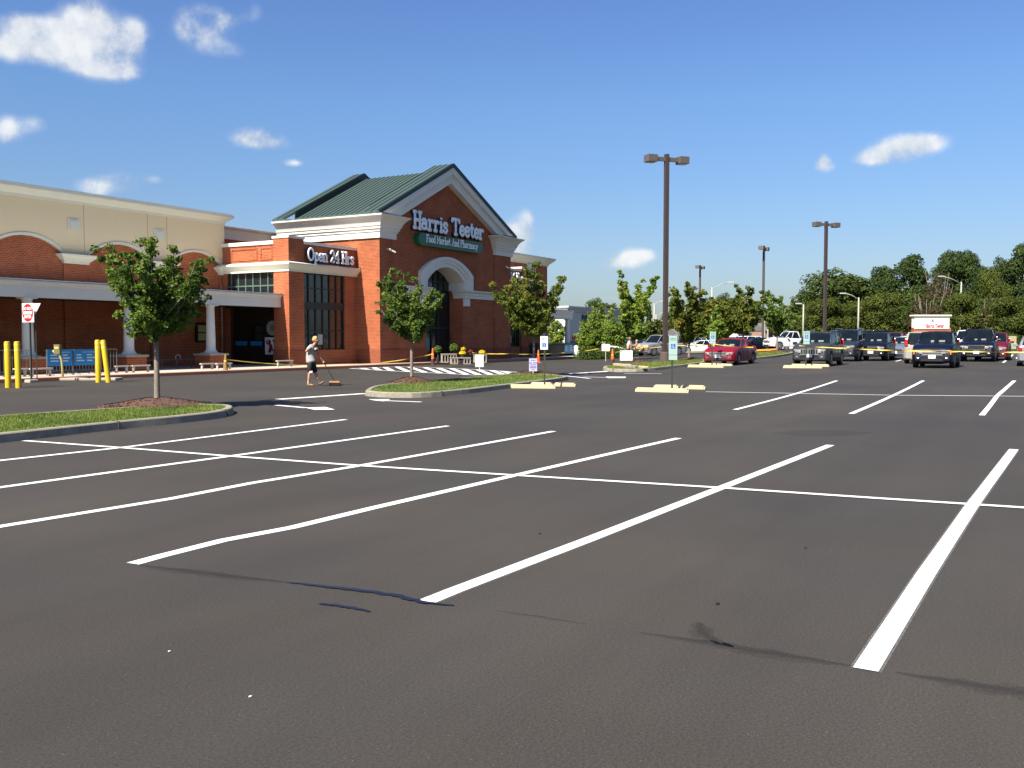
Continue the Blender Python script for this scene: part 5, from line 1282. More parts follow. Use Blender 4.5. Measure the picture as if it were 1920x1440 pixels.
disabled_sign(1021, 727, 1013, 1027, 630.5, 656, 'small white disabled parking sign in front of the clean orange cone', False)
disabled_sign(1260, 732, 1253, 1269, 629.5, 675, 'tall pale green disabled parking sign directly in front of the biggest lamp post')
disabled_sign(1335, 686.5, 1330, 1341, 622, 645, 'pale green disabled parking sign in front of the red sedan', True)
disabled_sign(1511, 688.5, 1505, 1517, 621, 645.5, 'pale green disabled parking sign in front of the grey off-roader', True)

def board(px0, px1, top, bot, Y, label, m_, angle=0.0, post=None, text=None, name='notice_board', hang=False):
    pc = at_depth((px0 + px1) / 2, Y); w = (px1 - px0) / 2 / F_PX * Y / max(.3, math.cos(angle)); zt = z_at(top, Y); zb = z_at(bot, Y)
    S = empty(name, (pc.x, pc.y, pc.z), label, 'notice board', rz=TH - PI / 2 + angle)
    m = MB(); m.box(-w, w, -.01, .01, zb - pc.z, zt - pc.z); b = m.build('board', m_, S)
    m = MB(); m.box(-w + .03, w - .03, .011, .03, zb - pc.z + .02, zt - pc.z - .02) if False else m.box(-.02, .02, .0105, .04, 0 if post else zb - pc.z + .02, zt - pc.z - .03); m.build('stake', mat('pale wood stake', (.5, .45, .35), .8), S)
    if text:
        hh = zt - zb
        for (s, f, sz) in text: font_text('notice_text', s, sz, INKP if 'Do' in s or 'A' in s else INK, b, Matrix.Translation((0, -.0125, zb - pc.z + hh * f)) @ M_FRONT, .001, bold=.002)
    return S
GREYB = mat('grey board', (.34, .38, .35), .7)
board(891, 907, 664.5, 688, 46, 'blank white notice with its shaded back painted grey, hung on the tape before the flower benches', mat('shaded white board', (.42, .47, .43), .7), angle=-.15, post=True)  # white notice coloured grey to show its back in shade
b = board(992, 1007, 672, 696, 40.0, 'small white notice with purple lettering staked in the mulch of the middle island', mat('lilac white board', (.42, .42, .52), .6), angle=-.1, post=True,
      text=[('Do Not', .66, .13)])
nb = b.children[0]; m = MB(); _z0 = z_at(696, 40.0) - b.location.z; _h = z_at(672, 40.0) - z_at(696, 40.0)
for f, w_ in ((.86, .11), (.50, .13), (.36, .14), (.27, .14), (.14, .07)): m.box(-w_, w_, -.0135, -.0115, _z0 + _h * f - .018, _z0 + _h * f + .018)
m.build('notice_print', mat('lilac print', (.16, .12, .30), .7), nb)
board(1162.5, 1186, 657, 676, 62, 'large blank white notice on a stake behind the broken kerb stones', SIGNW, post=True)
board(1128, 1143, 645.5, 658, 66, 'small white notice hung on the tape above the hedge', SIGNW, post=True)

def kerb_stones():
    for (a, b, l, h) in (((1153, 686), (1180, 688.5), 'long pale broken kerb stone lying on the far island, left piece', .12), ((1175, 690), (1194, 690.5), 'dark cracked kerb stone lying in the middle of the far island', .12), ((1192, 689.5), (1212, 691), 'short pale broken kerb stone lying on the far island, right piece', .10)):
        A = at(*a, .15); B = at(*b, .15); c = (A + B) / 2; d = (B - A) / 2; n = Vector((-d.y, d.x, 0)).normalized() * .12
        m = MB(); m.obox((0, 0, h), d, n, (0, 0, h * .6)); o = m.build('kerb_stone', YELK if 'pale' in l else KERBF, bevel=.03); o.location = (c.x, c.y, c.z + .10)
        tag(o, l, 'kerb stone')
kerb_stones()

def scraps():
    random.seed(21)
    for (px, py, m_, lb, r) in ((318, 1222, SIGNW, 'tiny white scrap on the asphalt at the lower left', .010), (470, 1307, SIGNW, 'white pebble lying alone on the asphalt near the bottom', .011), (1345, 1133, BLACK, 'small black lump on the asphalt above the sealed crack', .022), (1510, 1028, BLACK, 'tiny dark leaf on the asphalt between two stall lines', .018), (1012, 1001, GRIME, 'small brown leaf beside the long stall line', .02)):
        p = at(px, py); r *= .7; m = MB(); m.sphere((0, 0, 0), r, 5, (1.4, .9, .5)); m.v = [v + Vector(noise.noise_vector(v * 60)) * r * .5 for v in m.v]
        o = m.build('pebble' if 'pebble' in lb or 'lump' in lb else 'litter', m_); o.location = (p.x, p.y, p.z + r * .5); tag(o, lb, 'litter')
scraps()

# --- lamp posts
def car_park_lamp(px, Y, top, angle, label, arm=.75, H=None):
    p = at_depth(px, Y); H = z_at(top, Y) - p.z
    S = empty('lamp_post', p, label, 'lamp post', rz=angle, group='tall bronze car park lamp posts')
    m = MB(); m.lathe((0, 0, 0), [(.32, -.2), (.32, .68), (.30, .72)], 24); m.build('concrete_base', mat('brown concrete base', (.085, .062, .048), .85), S)
    m = MB(); m.box(-.12, .12, -.12, .12, .72, H); m.build('pole', POLE, S)
    m = MB(); m.box(-.2, .2, -.2, .2, .721, .76); m.build('base_plate', POLE, S)
    for s in (-1, 1):
        m = MB(); m.box(min(s * .121, s * arm), max(s * .121, s * arm), -.07, .07, H - .42, H - .18); m.build('arm', LAMPM, S)
        m = MB(); a, b = sorted((s * arm, s * (arm + .62))); m.box(a, b, -.31, .31, H - .52, H - .10); lh = m.build('lamp_head', LAMPM, S, bevel=.01)
        m = MB(); m.box(a + .05, b - .05, -.26, .26, H - .535, H - .523); m.build('lens', mat('lamp lens', (.35, .33, .28), .2), lh)
    return S
A0 = 0.0
car_park_lamp(1247, 56, 293.5, math.atan2(FW.y, FW.x) - R_(70), 'nearest and tallest lamp post with two box heads, rising left of centre right')
car_park_lamp(1545, 87, 417, math.atan2(FW.y, FW.x) - R_(70), 'second tallest double headed lamp post standing in front of the wood')
car_park_lamp(1429.5, 111, 462, math.atan2(FW.y, FW.x) - R_(30), 'third lamp post, rising beside the white pickup')
car_park_lamp(1311, 140, 498, math.atan2(FW.y, FW.x) - R_(30), 'lamp post behind the brownish island tree')
car_park_lamp(1166, 180, 534, math.atan2(FW.y, FW.x) - R_(30), 'farthest lamp post, half hidden by the bright green tree')
def street_lamp(px, Y, top, reach, label, base=None):
    p = at_depth(px, Y); H = z_at(top, Y) - p.z
    S = empty('street_lamp', p, label, 'street lamp', group='pale cobra head street lamps')
    pm = mat('pale street lamp paint', (.36, .34, .28), .5)
    m = MB(); m.tube([(0, 0, 0), (0, 0, H)], [.16, .10], 8); m.build('pole', pm, S, smooth=True)
    r = reach / F_PX * Y; d = RT * r; e = d + Vector((0, 0, H + abs(r) * .30))
    m = MB(); m.tube([(0, 0, H - .3), tuple(d * .55 + Vector((0, 0, H + abs(r) * .17))), tuple(e)], .06, 6); m.build('arm', pm, S, smooth=True)
    u = d.normalized(); m = MB(); m.obox(e + u * .35, u * .45, FW * .16, (0, 0, .09)); m.build('lamp_head', mat('pale lamp head', (.42, .42, .40), .5), S, bevel=.03)
street_lamp(1333.5, 130, 539, 30, 'white street lamp with a long arm reaching right, left of the third lamp post')
street_lamp(1608, 135, 558, -25, 'street lamp with an arm to the left in front of the wood')
street_lamp(1799, 150, 529, -34, 'street lamp whose head hangs left above the light olive tree')
street_lamp(1505, 140, 571, -5, 'pale pole rising behind the grey off-roader')
street_lamp(1226, 150, 569, 12, 'white utility pole with a small lamp left of the biggest lamp post')
street_lamp(1229.5, 152, 590, 18, 'shorter white pole beside the utility pole')
def plain_pole(px, Y, top, label):
    p = at_depth(px, Y); m = MB(); m.tube([(0, 0, 0), (0, 0, z_at(top, Y) - p.z)], .13, 6); o = m.build('pole', mat('pale street lamp paint', (.36, .34, .28), .5)); o.location = p
    tag(o, label, 'pole')
plain_pole(1432.5, 150, 600, 'thin white pole just right of the third lamp post')
plain_pole(1439, 150, 607, 'short white pole right of the thin white one')
plain_pole(1451, 150, 612, 'short grey pole behind the cab of the white pickup')

# ================================================================= PEOPLE
SKIN = mat('sunburnt skin', (.50, .24, .15), .55, noise_amt=.08)
def skin_mesh(name, verts, edges, radii, m, parent, sub=1, root=0):
    me = bpy.data.meshes.new(name); me.from_pydata([tuple(v) for v in verts], edges, []); me.materials.append(m)
    o = bpy.data.objects.new(name, me); COL.objects.link(o); o.parent = parent
    sk = o.modifiers.new('skin', 'SKIN'); sk.use_smooth_shade = True
    for i, r in enumerate(radii):
        sv = me.skin_vertices[0].data[i]; sv.radius = r if isinstance(r, tuple) else (r, r); sv.use_root = (i == root)
    ss = o.modifiers.new('sub', 'SUBSURF'); ss.levels = sub; ss.render_levels = sub
    return o
def chain_mesh(name, chains, m, parent, sub=1):
    """chains: list of [(point, radius)...]; points shared by coordinates are joined"""
    V = []; Rd = []; E_ = []; idx = {}
    def get(p, r):
        k = tuple(round(c, 4) for c in p)
        if k not in idx: idx[k] = len(V); V.append(Vector(p)); Rd.append(r)
        return idx[k]
    for ch in chains:
        ids = [get(p, r) for p, r in ch]
        for a, b in zip(ids[:-1], ids[1:]):
            if a != b: E_.append((a, b))
    return skin_mesh(name, V, E_, Rd, m, parent, sub)
def fingers(hand, dirn, curl, side, L=.085):
    """five finger chains leaving the palm and closing towards curl"""
    out = []; d = Vector(dirn).normalized(); c = Vector(curl).normalized(); s = Vector(side).normalized(); h = Vector(hand)
    for i, l in enumerate((.85, 1.0, .94, .74)):
        b = h + d * .045 + s * (.030 - .020 * i); k = b + d * L * .40 * l; t = k + (d * .35 + c * .9) * L * .42 * l; e = t + (c * .6 - d * .6) * L * .26 * l
        out.append([(h, .030), (b, .011), (k, .0095), (t, .009), (e, .0075)])
    b = h + s * .040 + c * .012; k = b + (s * .5 + c * .6 + d * .4) * .032; out.append([(h, .030), (b, .012), (k, .0105), (k + (c * .8 + d * .3 - s * .2) * .028, .009)])
    return out
def sweeper():
    p = at(587, 724)
    S = empty('person', p, 'fair haired person in grey T-shirt and black shorts leaning into a push broom while walking', 'person', rz=math.atan2(RT.y, RT.x))
    # local x = the way he walks (picture right), y = away from the camera
    pel = (-.055, .0, .90)
    legb = [(pel, .115), ((-.075, -.085, .86), .088), ((-.10, -.09, .46), .058), ((-.115, -.09, .36), .056), ((-.145, -.09, .12), .036), ((-.14, -.09, .055), .038), ((-.02, -.10, .030), .034)]
    legf = [(pel, .115), ((-.03, .085, .86), .088), ((.075, .09, .47), .058), ((.10, .09, .36), .055), ((.165, .10, .14), .036), ((.20, .10, .075), .038), ((.315, .10, .135), .032)]
    spine = [(pel, .105), ((-.075, 0, 1.05), .100), ((-.06, 0, 1.20), .108), ((-.01, 0, 1.36), .115), ((.045, 0, 1.445), .056), ((.085, 0, 1.49), .047)]
    head = [((.085, 0, 1.49), .047), ((.120, 0, 1.545), .082), ((.130, 0, 1.605), .100), ((.125, 0, 1.665), .080)]
    sh = ((-.01, 0, 1.36), .115)
    armn = [sh, ((-.03, -.16, 1.385), .062), ((-.10, -.21, 1.31), .050), ((-.20, -.23, 1.22), .043), ((-.05, -.17, 1.25), .038), ((.085, -.10, 1.285), .026), ((.125, -.085, 1.305), .032)]
    armf = [sh, ((.01, .16, 1.36), .062), ((.10, .18, 1.24), .048), ((.19, .17, 1.12), .042), ((.27, .10, 1.00), .035), ((.335, .02, .915), .025), ((.36, -.02, .875), .031)]
    nose = [((.130, 0, 1.605), .100), ((.225, 0, 1.59), .012)]
    ears = [[((.130, 0, 1.605), .100), ((.11, s * .096, 1.595), .016)] for s in (-1, 1)]
    chin = [((.120, 0, 1.545), .082), ((.185, 0, 1.540), .028)]
    fi = fingers((.125, -.085, 1.305), (.55, .5, .2), (.2, .5, -.8), (-.3, .1, .9)) + fingers((.36, -.02, .875), (.55, -.4, -.6), (-.4, -.8, .2), (.6, .2, .7))
    body = chain_mesh('body', [spine, head, legb, legf, armn, armf, nose, chin] + ears + fi, SKIN, S, 1)
    shirt = mat('grey T-shirt', (.36, .35, .32), .9, noise_amt=.10, noise_scale=14)
    chain_mesh('shirt', [[((-.045, 0, .80), .205), ((-.06, 0, .88), .195), ((-.08, 0, .98), .180), ((-.085, 0, 1.10), .166), ((-.06, 0, 1.24), .162), ((-.01, 0, 1.37), .140), ((.03, 0, 1.435), .078)],
                         [((-.01, 0, 1.37), .140), ((-.035, -.165, 1.385), .078), ((-.10, -.212, 1.31), .070), ((-.145, -.22, 1.265), .068)],
                         [((-.01, 0, 1.37), .140), ((.01, .165, 1.36), .078), ((.085, .18, 1.26), .068), ((.12, .18, 1.215), .066)]], shirt, S, 1)
    shorts = mat('black shorts', (.010, .009, .010), .8)
    chain_mesh('shorts', [[((-.055, 0, .97), .150), ((-.055, 0, .90), .150), ((-.075, -.088, .80), .125), ((-.09, -.092, .60), .105), ((-.10, -.092, .46), .098)],
                          [((-.055, 0, .90), .142), ((-.03, .088, .80), .115), ((.03, .09, .60), .105), ((.075, .09, .45), .098)]], shorts, S, 1)
    m = MB(); m.obox((-.03, -.195, .50), (.055, -.0, .01), (0, .012, 0), (0, 0, .028)); m.build('shorts_trim', SIGNW, S); m = MB(); m.obox((-.03, -.194, .54), (.055, 0, .01), (0, .011, 0), (0, 0, .012)); m.build('shorts_trim', INKR, S)
    hair = mat('blond hair', (.50, .30, .10), .8, noise_amt=.35, noise_scale=40)
    m = MB(); m.sphere((.100, 0, 1.640), .118, 9, (1.0, .95, .95)); random.seed(2)
    m.v = [v + Vector(noise.noise_vector(v * 26)) * .022 for v in m.v]; m.v = [Vector((min(v.x, .150 + .75 * max(0, v.z - 1.645)), v.y, v.z if v.x < .09 else max(v.z, 1.60))) for v in m.v]; m.build('hair', hair, S, smooth=True)
    for s in (-1, 1):
        m = MB(); m.sphere((.216, s * .034, 1.615), .010, 5); m.build('eye', INK, S)
    m = MB(); m.obox((.208, 0, 1.556), (.006, 0, 0), (0, .022, 0), (0, 0, .004)); m.build('mouth', mat('lips', (.35, .10, .08), .6), S)
    glove = mat('white work glove', (.72, .70, .62), .8)
    chain_mesh('glove', [[((.075, -.105, 1.28), .036), ((.125, -.085, 1.305), .043), ((.155, -.065, 1.315), .034)]], glove, S, 1)
    chain_mesh('glove', [[((.325, .03, .925), .034), ((.36, -.02, .875), .042), ((.375, -.035, .85), .032)]], mat('shaded glove', (.06, .04, .035), .8), S, 1)  # far hand's glove coloured dark to stand for the shade on it
    sock = mat('white sock', (.72, .70, .66), .9); boot = mat('tan work boot', (.32, .17, .07), .75, noise_amt=.3, noise_scale=20)
    chain_mesh('sock', [[((-.142, -.09, .19), .046), ((-.143, -.09, .10), .046)]], sock, S, 1); chain_mesh('sock', [[((.152, .098, .21), .046), ((.182, .10, .11), .046)]], sock, S, 1)
    chain_mesh('boot', [[((-.150, -.09, .12), .052), ((-.165, -.09, .055), .054), ((-.09, -.093, .048), .048), ((.0, -.098, .038), .040), ((.05, -.10, .032), .030)]], boot, S, 1)
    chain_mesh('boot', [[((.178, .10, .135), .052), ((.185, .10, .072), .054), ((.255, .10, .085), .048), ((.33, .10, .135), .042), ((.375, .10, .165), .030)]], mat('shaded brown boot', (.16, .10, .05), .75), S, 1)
    B = empty('push_broom', p, 'push broom with a brown bristle head held by the sweeping person', 'broom', rz=math.atan2(RT.y, RT.x))
    m = MB(); m.tube([(.105, -.075, 1.36), (.36, -.012, .885), (.745, .05, .17)], .0155, 8); m.build('handle', mat('dark broom handle', (.035, .02, .015), .6), B)
    a = Vector((.20, .0, 0)); m = MB(); m.obox((.755, .05, .145), (.19, -.03, 0), (.008, .04, 0), (0, 0, .03)); m.build('head', mat('wood broom head', (.36, .17, .07), .7), B, bevel=.01)
    m = MB(); random.seed(1)
    for i in range(260):
        u = random.uniform(-1, 1); v = random.uniform(-1, 1); q = Vector((.755 + u * .185 + v * .01, .05 - u * .03 + v * .038, .116))
        e = q + Vector((u * .02 + random.uniform(-.01, .01), v * .02, -.112)); m.tube([q, e], .006, 4)
    m.build('bristles', mat('dark bristles', (.03, .015, .012), .9), B)
sweeper()

def shopper():
    p = at_depth(1178, 68); rz = math.atan2(RT.y, RT.x)
    S = empty('person', p, 'shopper in a pale top and dark trousers leaning on a loaded shopping cart', 'person', rz=rz)
    pel = (-.02, 0, .92)
    ch = [[(pel, .13), ((0, 0, 1.10), .12), ((.04, 0, 1.30), .12), ((.08, 0, 1.40), .055), ((.10, 0, 1.45), .05), ((.13, 0, 1.52), .085), ((.13, 0, 1.59), .08)],
          [(pel, .13), ((-.04, -.09, .85), .10), ((-.02, -.09, .48), .06), ((-.10, -.09, .10), .04), ((.03, -.09, .04), .035)],
          [(pel, .13), ((.0, .09, .85), .10), ((.10, .09, .48), .06), ((.12, .09, .10), .04), ((.25, .09, .04), .035)],
          [((.04, 0, 1.30), .12), ((.04, -.16, 1.32), .055), ((.10, -.20, 1.10), .045), ((.33, -.18, 1.05), .035), ((.40, -.16, 1.06), .035)],
          [((.04, 0, 1.30), .12), ((.04, .16, 1.32), .055), ((.10, .20, 1.10), .045), ((.33, .18, 1.05), .035), ((.40, .16, 1.06), .035)]]
    ch += fingers((.40, -.16, 1.06), (1, 0, 0), (0, 0, -1), (0, -1, 0)) + fingers((.40, .16, 1.06), (1, 0, 0), (0, 0, -1), (0, 1, 0))
    chain_mesh('body', ch, SKIN, S, 1)
    chain_mesh('shirt', [[((-.02, 0, .95), .15), ((.0, 0, 1.12), .14), ((.04, 0, 1.32), .13), ((.07, 0, 1.38), .07)], [((.04, 0, 1.32), .13), ((.04, -.165, 1.32), .07), ((.08, -.2, 1.17), .06)], [((.04, 0, 1.32), .13), ((.04, .165, 1.32), .07), ((.08, .2, 1.17), .06)]], mat('pale blouse', (.62, .56, .50), .9), S, 1)
    chain_mesh('trousers', [[(pel, .15), ((-.03, -.09, .80), .115), ((-.02, -.09, .48), .075), ((-.10, -.09, .10), .06)], [(pel, .15), ((.0, .09, .80), .115), ((.10, .09, .48), .075), ((.12, .09, .10), .06)]], mat('dark trousers', (.03, .035, .06), .85), S, 1)
    m = MB(); m.sphere((.10, 0, 1.58), .105, 8, (1, 1, 1.05)); m.v = [Vector((min(v.x, .16), v.y, max(v.z, 1.50))) for v in m.v]; m.build('hair', mat('reddish hair', (.30, .15, .05), .8), S, smooth=True)
    chain_mesh('shoe', [[((-.13, -.09, .05), .05), ((.05, -.09, .04), .04)]], BLACK, S, 1); chain_mesh('shoe', [[((.09, .09, .05), .05), ((.27, .09, .04), .04)]], BLACK, S, 1)
    K = empty('shopping_cart', p, 'steel shopping cart heaped with tan grocery bags in front of the shopper', 'shopping cart', rz=rz)
    cm = mat('cart wire', (.10, .08, .08), .5, metal=.4); m = MB()
    X0, X1 = .48, 1.42
    for z, e in ((1.0, 0), (.8, .04), (.62, .08)):
        m.tube([(X0 + e, -.27 + e, z), (X1 - e, -.24 + e, z - .04), (X1 - e, .24 - e, z - .04), (X0 + e, .27 - e, z), (X0 + e, -.27 + e, z)], .013, 5)
    for i in range(9):
        x = X0 + (X1 - X0) * i / 8
        for s in (-1, 1): m.tube([(x, s * .27, 1.0), (x * .96 + .04, s * .19, .6)], .008, 4)
        m.tube([(x * .96 + .04, -.19, .6), (x * .96 + .04, .19, .6)], .008, 4)
    m.build('basket', cm, K); m = MB()
    m.tube([(.42, -.25, 1.06), (.42, .25, 1.06)], .02, 6); m.build('handle', mat('red handle', (.4, .03, .02), .5), K)
    m = MB()
    for s in (-1, 1): m.tube([(.42, s * .25, 1.06), (.62, s * .24, .58), (.78, s * .23, .22), (1.30, s * .22, .16)], .016, 6); m.tube([(.52, s * .24, .16), (.78, s * .23, .22)], .016, 6)
    m.tube([(1.30, -.22, .16), (1.30, .22, .16)], .016, 6); m.build('frame', cm, K)
    for x in (.55, 1.32):
        for s in (-1, 1):
            w = MB(); w.tube([(x, s * .22 - .02, .065), (x, s * .22 + .02, .065)], .065, 12); w.build('wheel', BLACK, K)
    random.seed(9)
    for i in range(6):
        m = MB(); c = Vector((.68 + .13 * i, random.uniform(-.1, .1), .82 + random.uniform(0, .14))); m.sphere(c, .17, 6, (1, 1, 1.1)); m.v = [v + Vector(noise.noise_vector(v * 9)) * .06 for v in m.v]
        o = m.build('grocery_bag', mat('tan plastic bag', (.62, .40, .16), .6, noise_amt=.3), K); 
    q = K.location
    Cc = empty('person', q, 'small child with pale hair sitting in the seat of the shopping cart', 'person', rz=rz)
    hp = (.60, 0, 1.02)
    chain_mesh('body', [[(hp, .10), ((.60, 0, 1.16), .09), ((.59, 0, 1.26), .04), ((.58, 0, 1.36), .082), ((.58, 0, 1.42), .07)], [(hp, .10), ((.52, -.08, 1.0), .05), ((.44, -.09, .86), .04), ((.42, -.09, .74), .03)],
                        [(hp, .10), ((.52, .08, 1.0), .05), ((.44, .09, .86), .04), ((.42, .09, .74), .03)], [((.60, 0, 1.16), .09), ((.59, -.12, 1.16), .04), ((.48, -.13, 1.10), .03)], [((.60, 0, 1.16), .09), ((.59, .12, 1.16), .04), ((.48, .13, 1.10), .03)]], SKIN, Cc, 1)
    chain_mesh('shirt', [[((.60, 0, 1.03), .11), ((.60, 0, 1.20), .10)]], mat('lilac shirt', (.35, .28, .50), .9), Cc, 1)
    m = MB(); m.sphere((.60, 0, 1.41), .09, 7); m.v = [Vector((max(v.x, .55), v.y, v.z)) for v in m.v]; m.build('hair', mat('pale hair', (.5, .38, .22), .8), Cc, smooth=True)
shopper()

# ================================================================= FLOWERS AND BENCHES BY THE DOOR
def planter(px, py, r, top, Y, m_, label, name='flower_pot'):
    p = at_depth(px, Y); p.z = PZ; z = z_at(py, Y)
    S = empty(name, (p.x, p.y, 0), label, 'potted flowers', group='potted plants by the entrance')
    m = MB(); m.lathe((0, 0, 0), [(r * .5, z - r * 1.7), (r * .68, z - r * .7), (r * .72, z - r * .65)], 14); m.build('pot', mat('dark pot', (.03, .03, .025), .6), S)
    V = []; Fc = []
    for _ in range(900):
        o = rnd_unit(); o.z = abs(o.z) * .9 - .12; add_leaf(V, Fc, Vector((0, 0, z - r * .35)) + o * r * random.uniform(.85, 1.05), .07, o)
    raw('blooms', V, Fc, m_, S); V = []; Fc = []
    for _ in range(300):
        o = rnd_unit(); add_leaf(V, Fc, Vector((0, 0, z - r * .4)) + Vector((o.x, o.y, abs(o.z))) * r * random.uniform(.5, .9), .1, o)
    raw('leaves', V, Fc, LV_HED, S)
    return S
YM = mat('yellow blooms', (.80, .56, .01), .7, noise_amt=.3, noise_scale=20); RM = mat('rust blooms', (.30, .03, .01), .8)
def cinder_bench(px0, px1, Y, top, label):
    a = at_depth(px0, Y); b = at_depth(px1, Y); zt = z_at(top, Y); c = (a + b) / 2; L = (b - a).length / 2
    S = empty('plant_bench', (c.x, c.y, PZ), label, 'bench', rz=TH - PI / 2 + .25, group='block and plank benches by the entrance')
    m = MB(); m.box(-L, L, -.22, .22, zt - PZ - .06, zt - PZ); m.build('plank', mat('weathered plank', (.28, .24, .19), .85), S)
    for s in (-1, 1):
        m = MB(); x = s * (L - .22); h = zt - PZ - .063
        m.box(x - .2, x + .2, -.2, .2, 0, .04); m.box(x - .2, x + .2, -.2, .2, h - .04, h)
        for q in (-.2, -.02, .16): m.box(x + q, x + q + .04, -.2, .2, .041, h - .041)
        m.build('block', CONC, S)
cinder_bench(844, 882, 55, 670, 'low grey plank bench on concrete blocks holding yellow mums')
cinder_bench(827, 856, 58.5, 663, 'taller grey plank bench on concrete blocks close to the glass door')
cinder_bench(888, 912, 58.5, 664.5, 'plank bench partly hidden by the blank grey notice')
planter(867, 660.5, .19, 0, 55.2, YM, 'round yellow mum in a pot on the low plank bench')
planter(869, 653, .15, 0, 58.8, YM, 'smaller yellow mum behind the one on the low bench')
planter(882.5, 658, .14, 0, 57.6, RM, 'rust red mum between the two plank benches')
planter(904, 659.5, .21, 0, 58.6, YM, 'broad yellow mum on the bench behind the blank grey notice')
def leafy(px, py, r, Y, label):
    p = at_depth(px, Y); z = z_at(py, Y); S = empty('potted_plant', (p.x, p.y, 0), label, 'potted plant', group='potted plants by the entrance')
    m = MB(); m.lathe((0, 0, 0), [(.10, PZ), (.15, PZ + .3)], 12); m.build('pot', mat('dark pot', (.03, .03, .025), .6), S); V = []; Fc = []
    for _ in range(500):
        o = rnd_unit(); add_leaf(V, Fc, Vector((0, 0, z)) + Vector((o.x * r, o.y * r, o.z * r * .9)) * random.random() ** .5, .11, o)
    m2 = MB(); m2.tube([(0, 0, PZ + .2), (0, 0, z)], .015, 5); m2.build('stem', BARK, S); raw('leaves', V, Fc, LV_TREE, S)
leafy(821, 655, .26, 59, 'leafy dark potted plant left of the glass door'); leafy(851, 652, .3, 59.5, 'leafy potted plant before the right half of the glass door')

def bins():
    x0 = along(1032, 1.0)
    S = empty('cart_shelter', (24.2, 1.5, PZ), 'dark covered cart stall with a blue notice at the right hand canopy', 'cart stall')
    m = MB(); m.box(-2.4, 6.0, -.5, .6, .15, 1.0); m.box(-2.5, 6.1, -.6, .7, 1.03, 1.1); m.build('body', mat('black plastic', (.02, .022, .02), .6), S, bevel=.04)
    m = MB(); m.box(2.4, 4.4, -.54, -.505, .22, .98); b = m.build('banner', BANNER, S); m = MB(); random.seed(4)
    for c in range(2):
        for r in range(4): m.box(2.6 + c * .95, 2.6 + c * .95 + random.uniform(.3, .6), -.548, -.5405, .82 - r * .14, .88 - r * .14)
    m.build('banner_print', mat('pale banner print', (.55, .66, .72), .6), b)
bins()

# ================================================================= CARS
def paint(name, c): return mat(name, c, .42, metal=.0, coat=.28, spec=.25, noise_amt=.04, noise_scale=1.0)
CGL = mat('car glass', (.006, .010, .014), .05, noise_amt=.6, noise_scale=2.2, spec=.14)
CHR = mat('chrome', (.62, .62, .62), .18, metal=.9)
TYRE = mat('tyre', (.014, .014, .014), .8)
RIM = mat('alloy rim', (.40, .40, .41), .3, metal=.7)
PLAS = mat('grey plastic trim', (.010, .010, .011), .7, spec=.2)
GRIL = mat('grille black', (.008, .008, .010), .5)
HLT = mat('headlight glass', (.30, .31, .29), .15, coat=.8, noise_amt=.5, noise_scale=9)
TLT = mat('tail light red', (.50, .012, .015), .2, coat=.6)
AMB = mat('amber lamp', (.75, .22, .02), .3)
INT = mat('car cabin grey', (.12, .12, .11), .8)
SPEC = {
 'sedan': dict(L=4.75, W=1.84, H=1.45, hood=.97, belt=.96, cowl=1.0, xa=.22, nose=.72, deck=1.05, wr=.33, gc=.20, ws=(.17, .00), rs=(-.23, -.385), x_axle=(.305, -.285)),
 'suv': dict(L=4.60, W=1.84, H=1.73, hood=1.10, belt=1.08, cowl=1.17, xa=.22, nose=.92, deck=1.08, wr=.36, gc=.26, ws=(.225, .085), rs=(-.425, -.485), x_axle=(.31, -.29)),
 'bigsuv': dict(L=5.15, W=2.0, H=1.93, hood=1.20, belt=1.20, cowl=1.22, xa=.22, nose=1.02, deck=1.2, wr=.39, gc=.28, ws=(.225, .10), rs=(-.44, -.487), x_axle=(.32, -.28)),
 'minivan': dict(L=5.05, W=1.96, H=1.76, hood=1.10, belt=1.08, cowl=1.17, xa=.25, nose=.88, deck=1.08, wr=.35, gc=.2, ws=(.285, .10), rs=(-.43, -.485), x_axle=(.32, -.29)),
 'pickup': dict(L=5.55, W=2.0, H=1.88, hood=1.18, belt=1.16, cowl=1.2, xa=.22, nose=1.04, deck=1.16, wr=.40, gc=.32, ws=(.205, .095), rs=(-.06, -.10), x_axle=(.33, -.30)),
 'hatch': dict(L=4.35, W=1.74, H=1.50, hood=.96, belt=.98, cowl=1.02, xa=.25, nose=.74, deck=1.10, wr=.32, gc=.2, ws=(.28, .05), rs=(-.30, -.47), x_axle=(.32, -.29))}
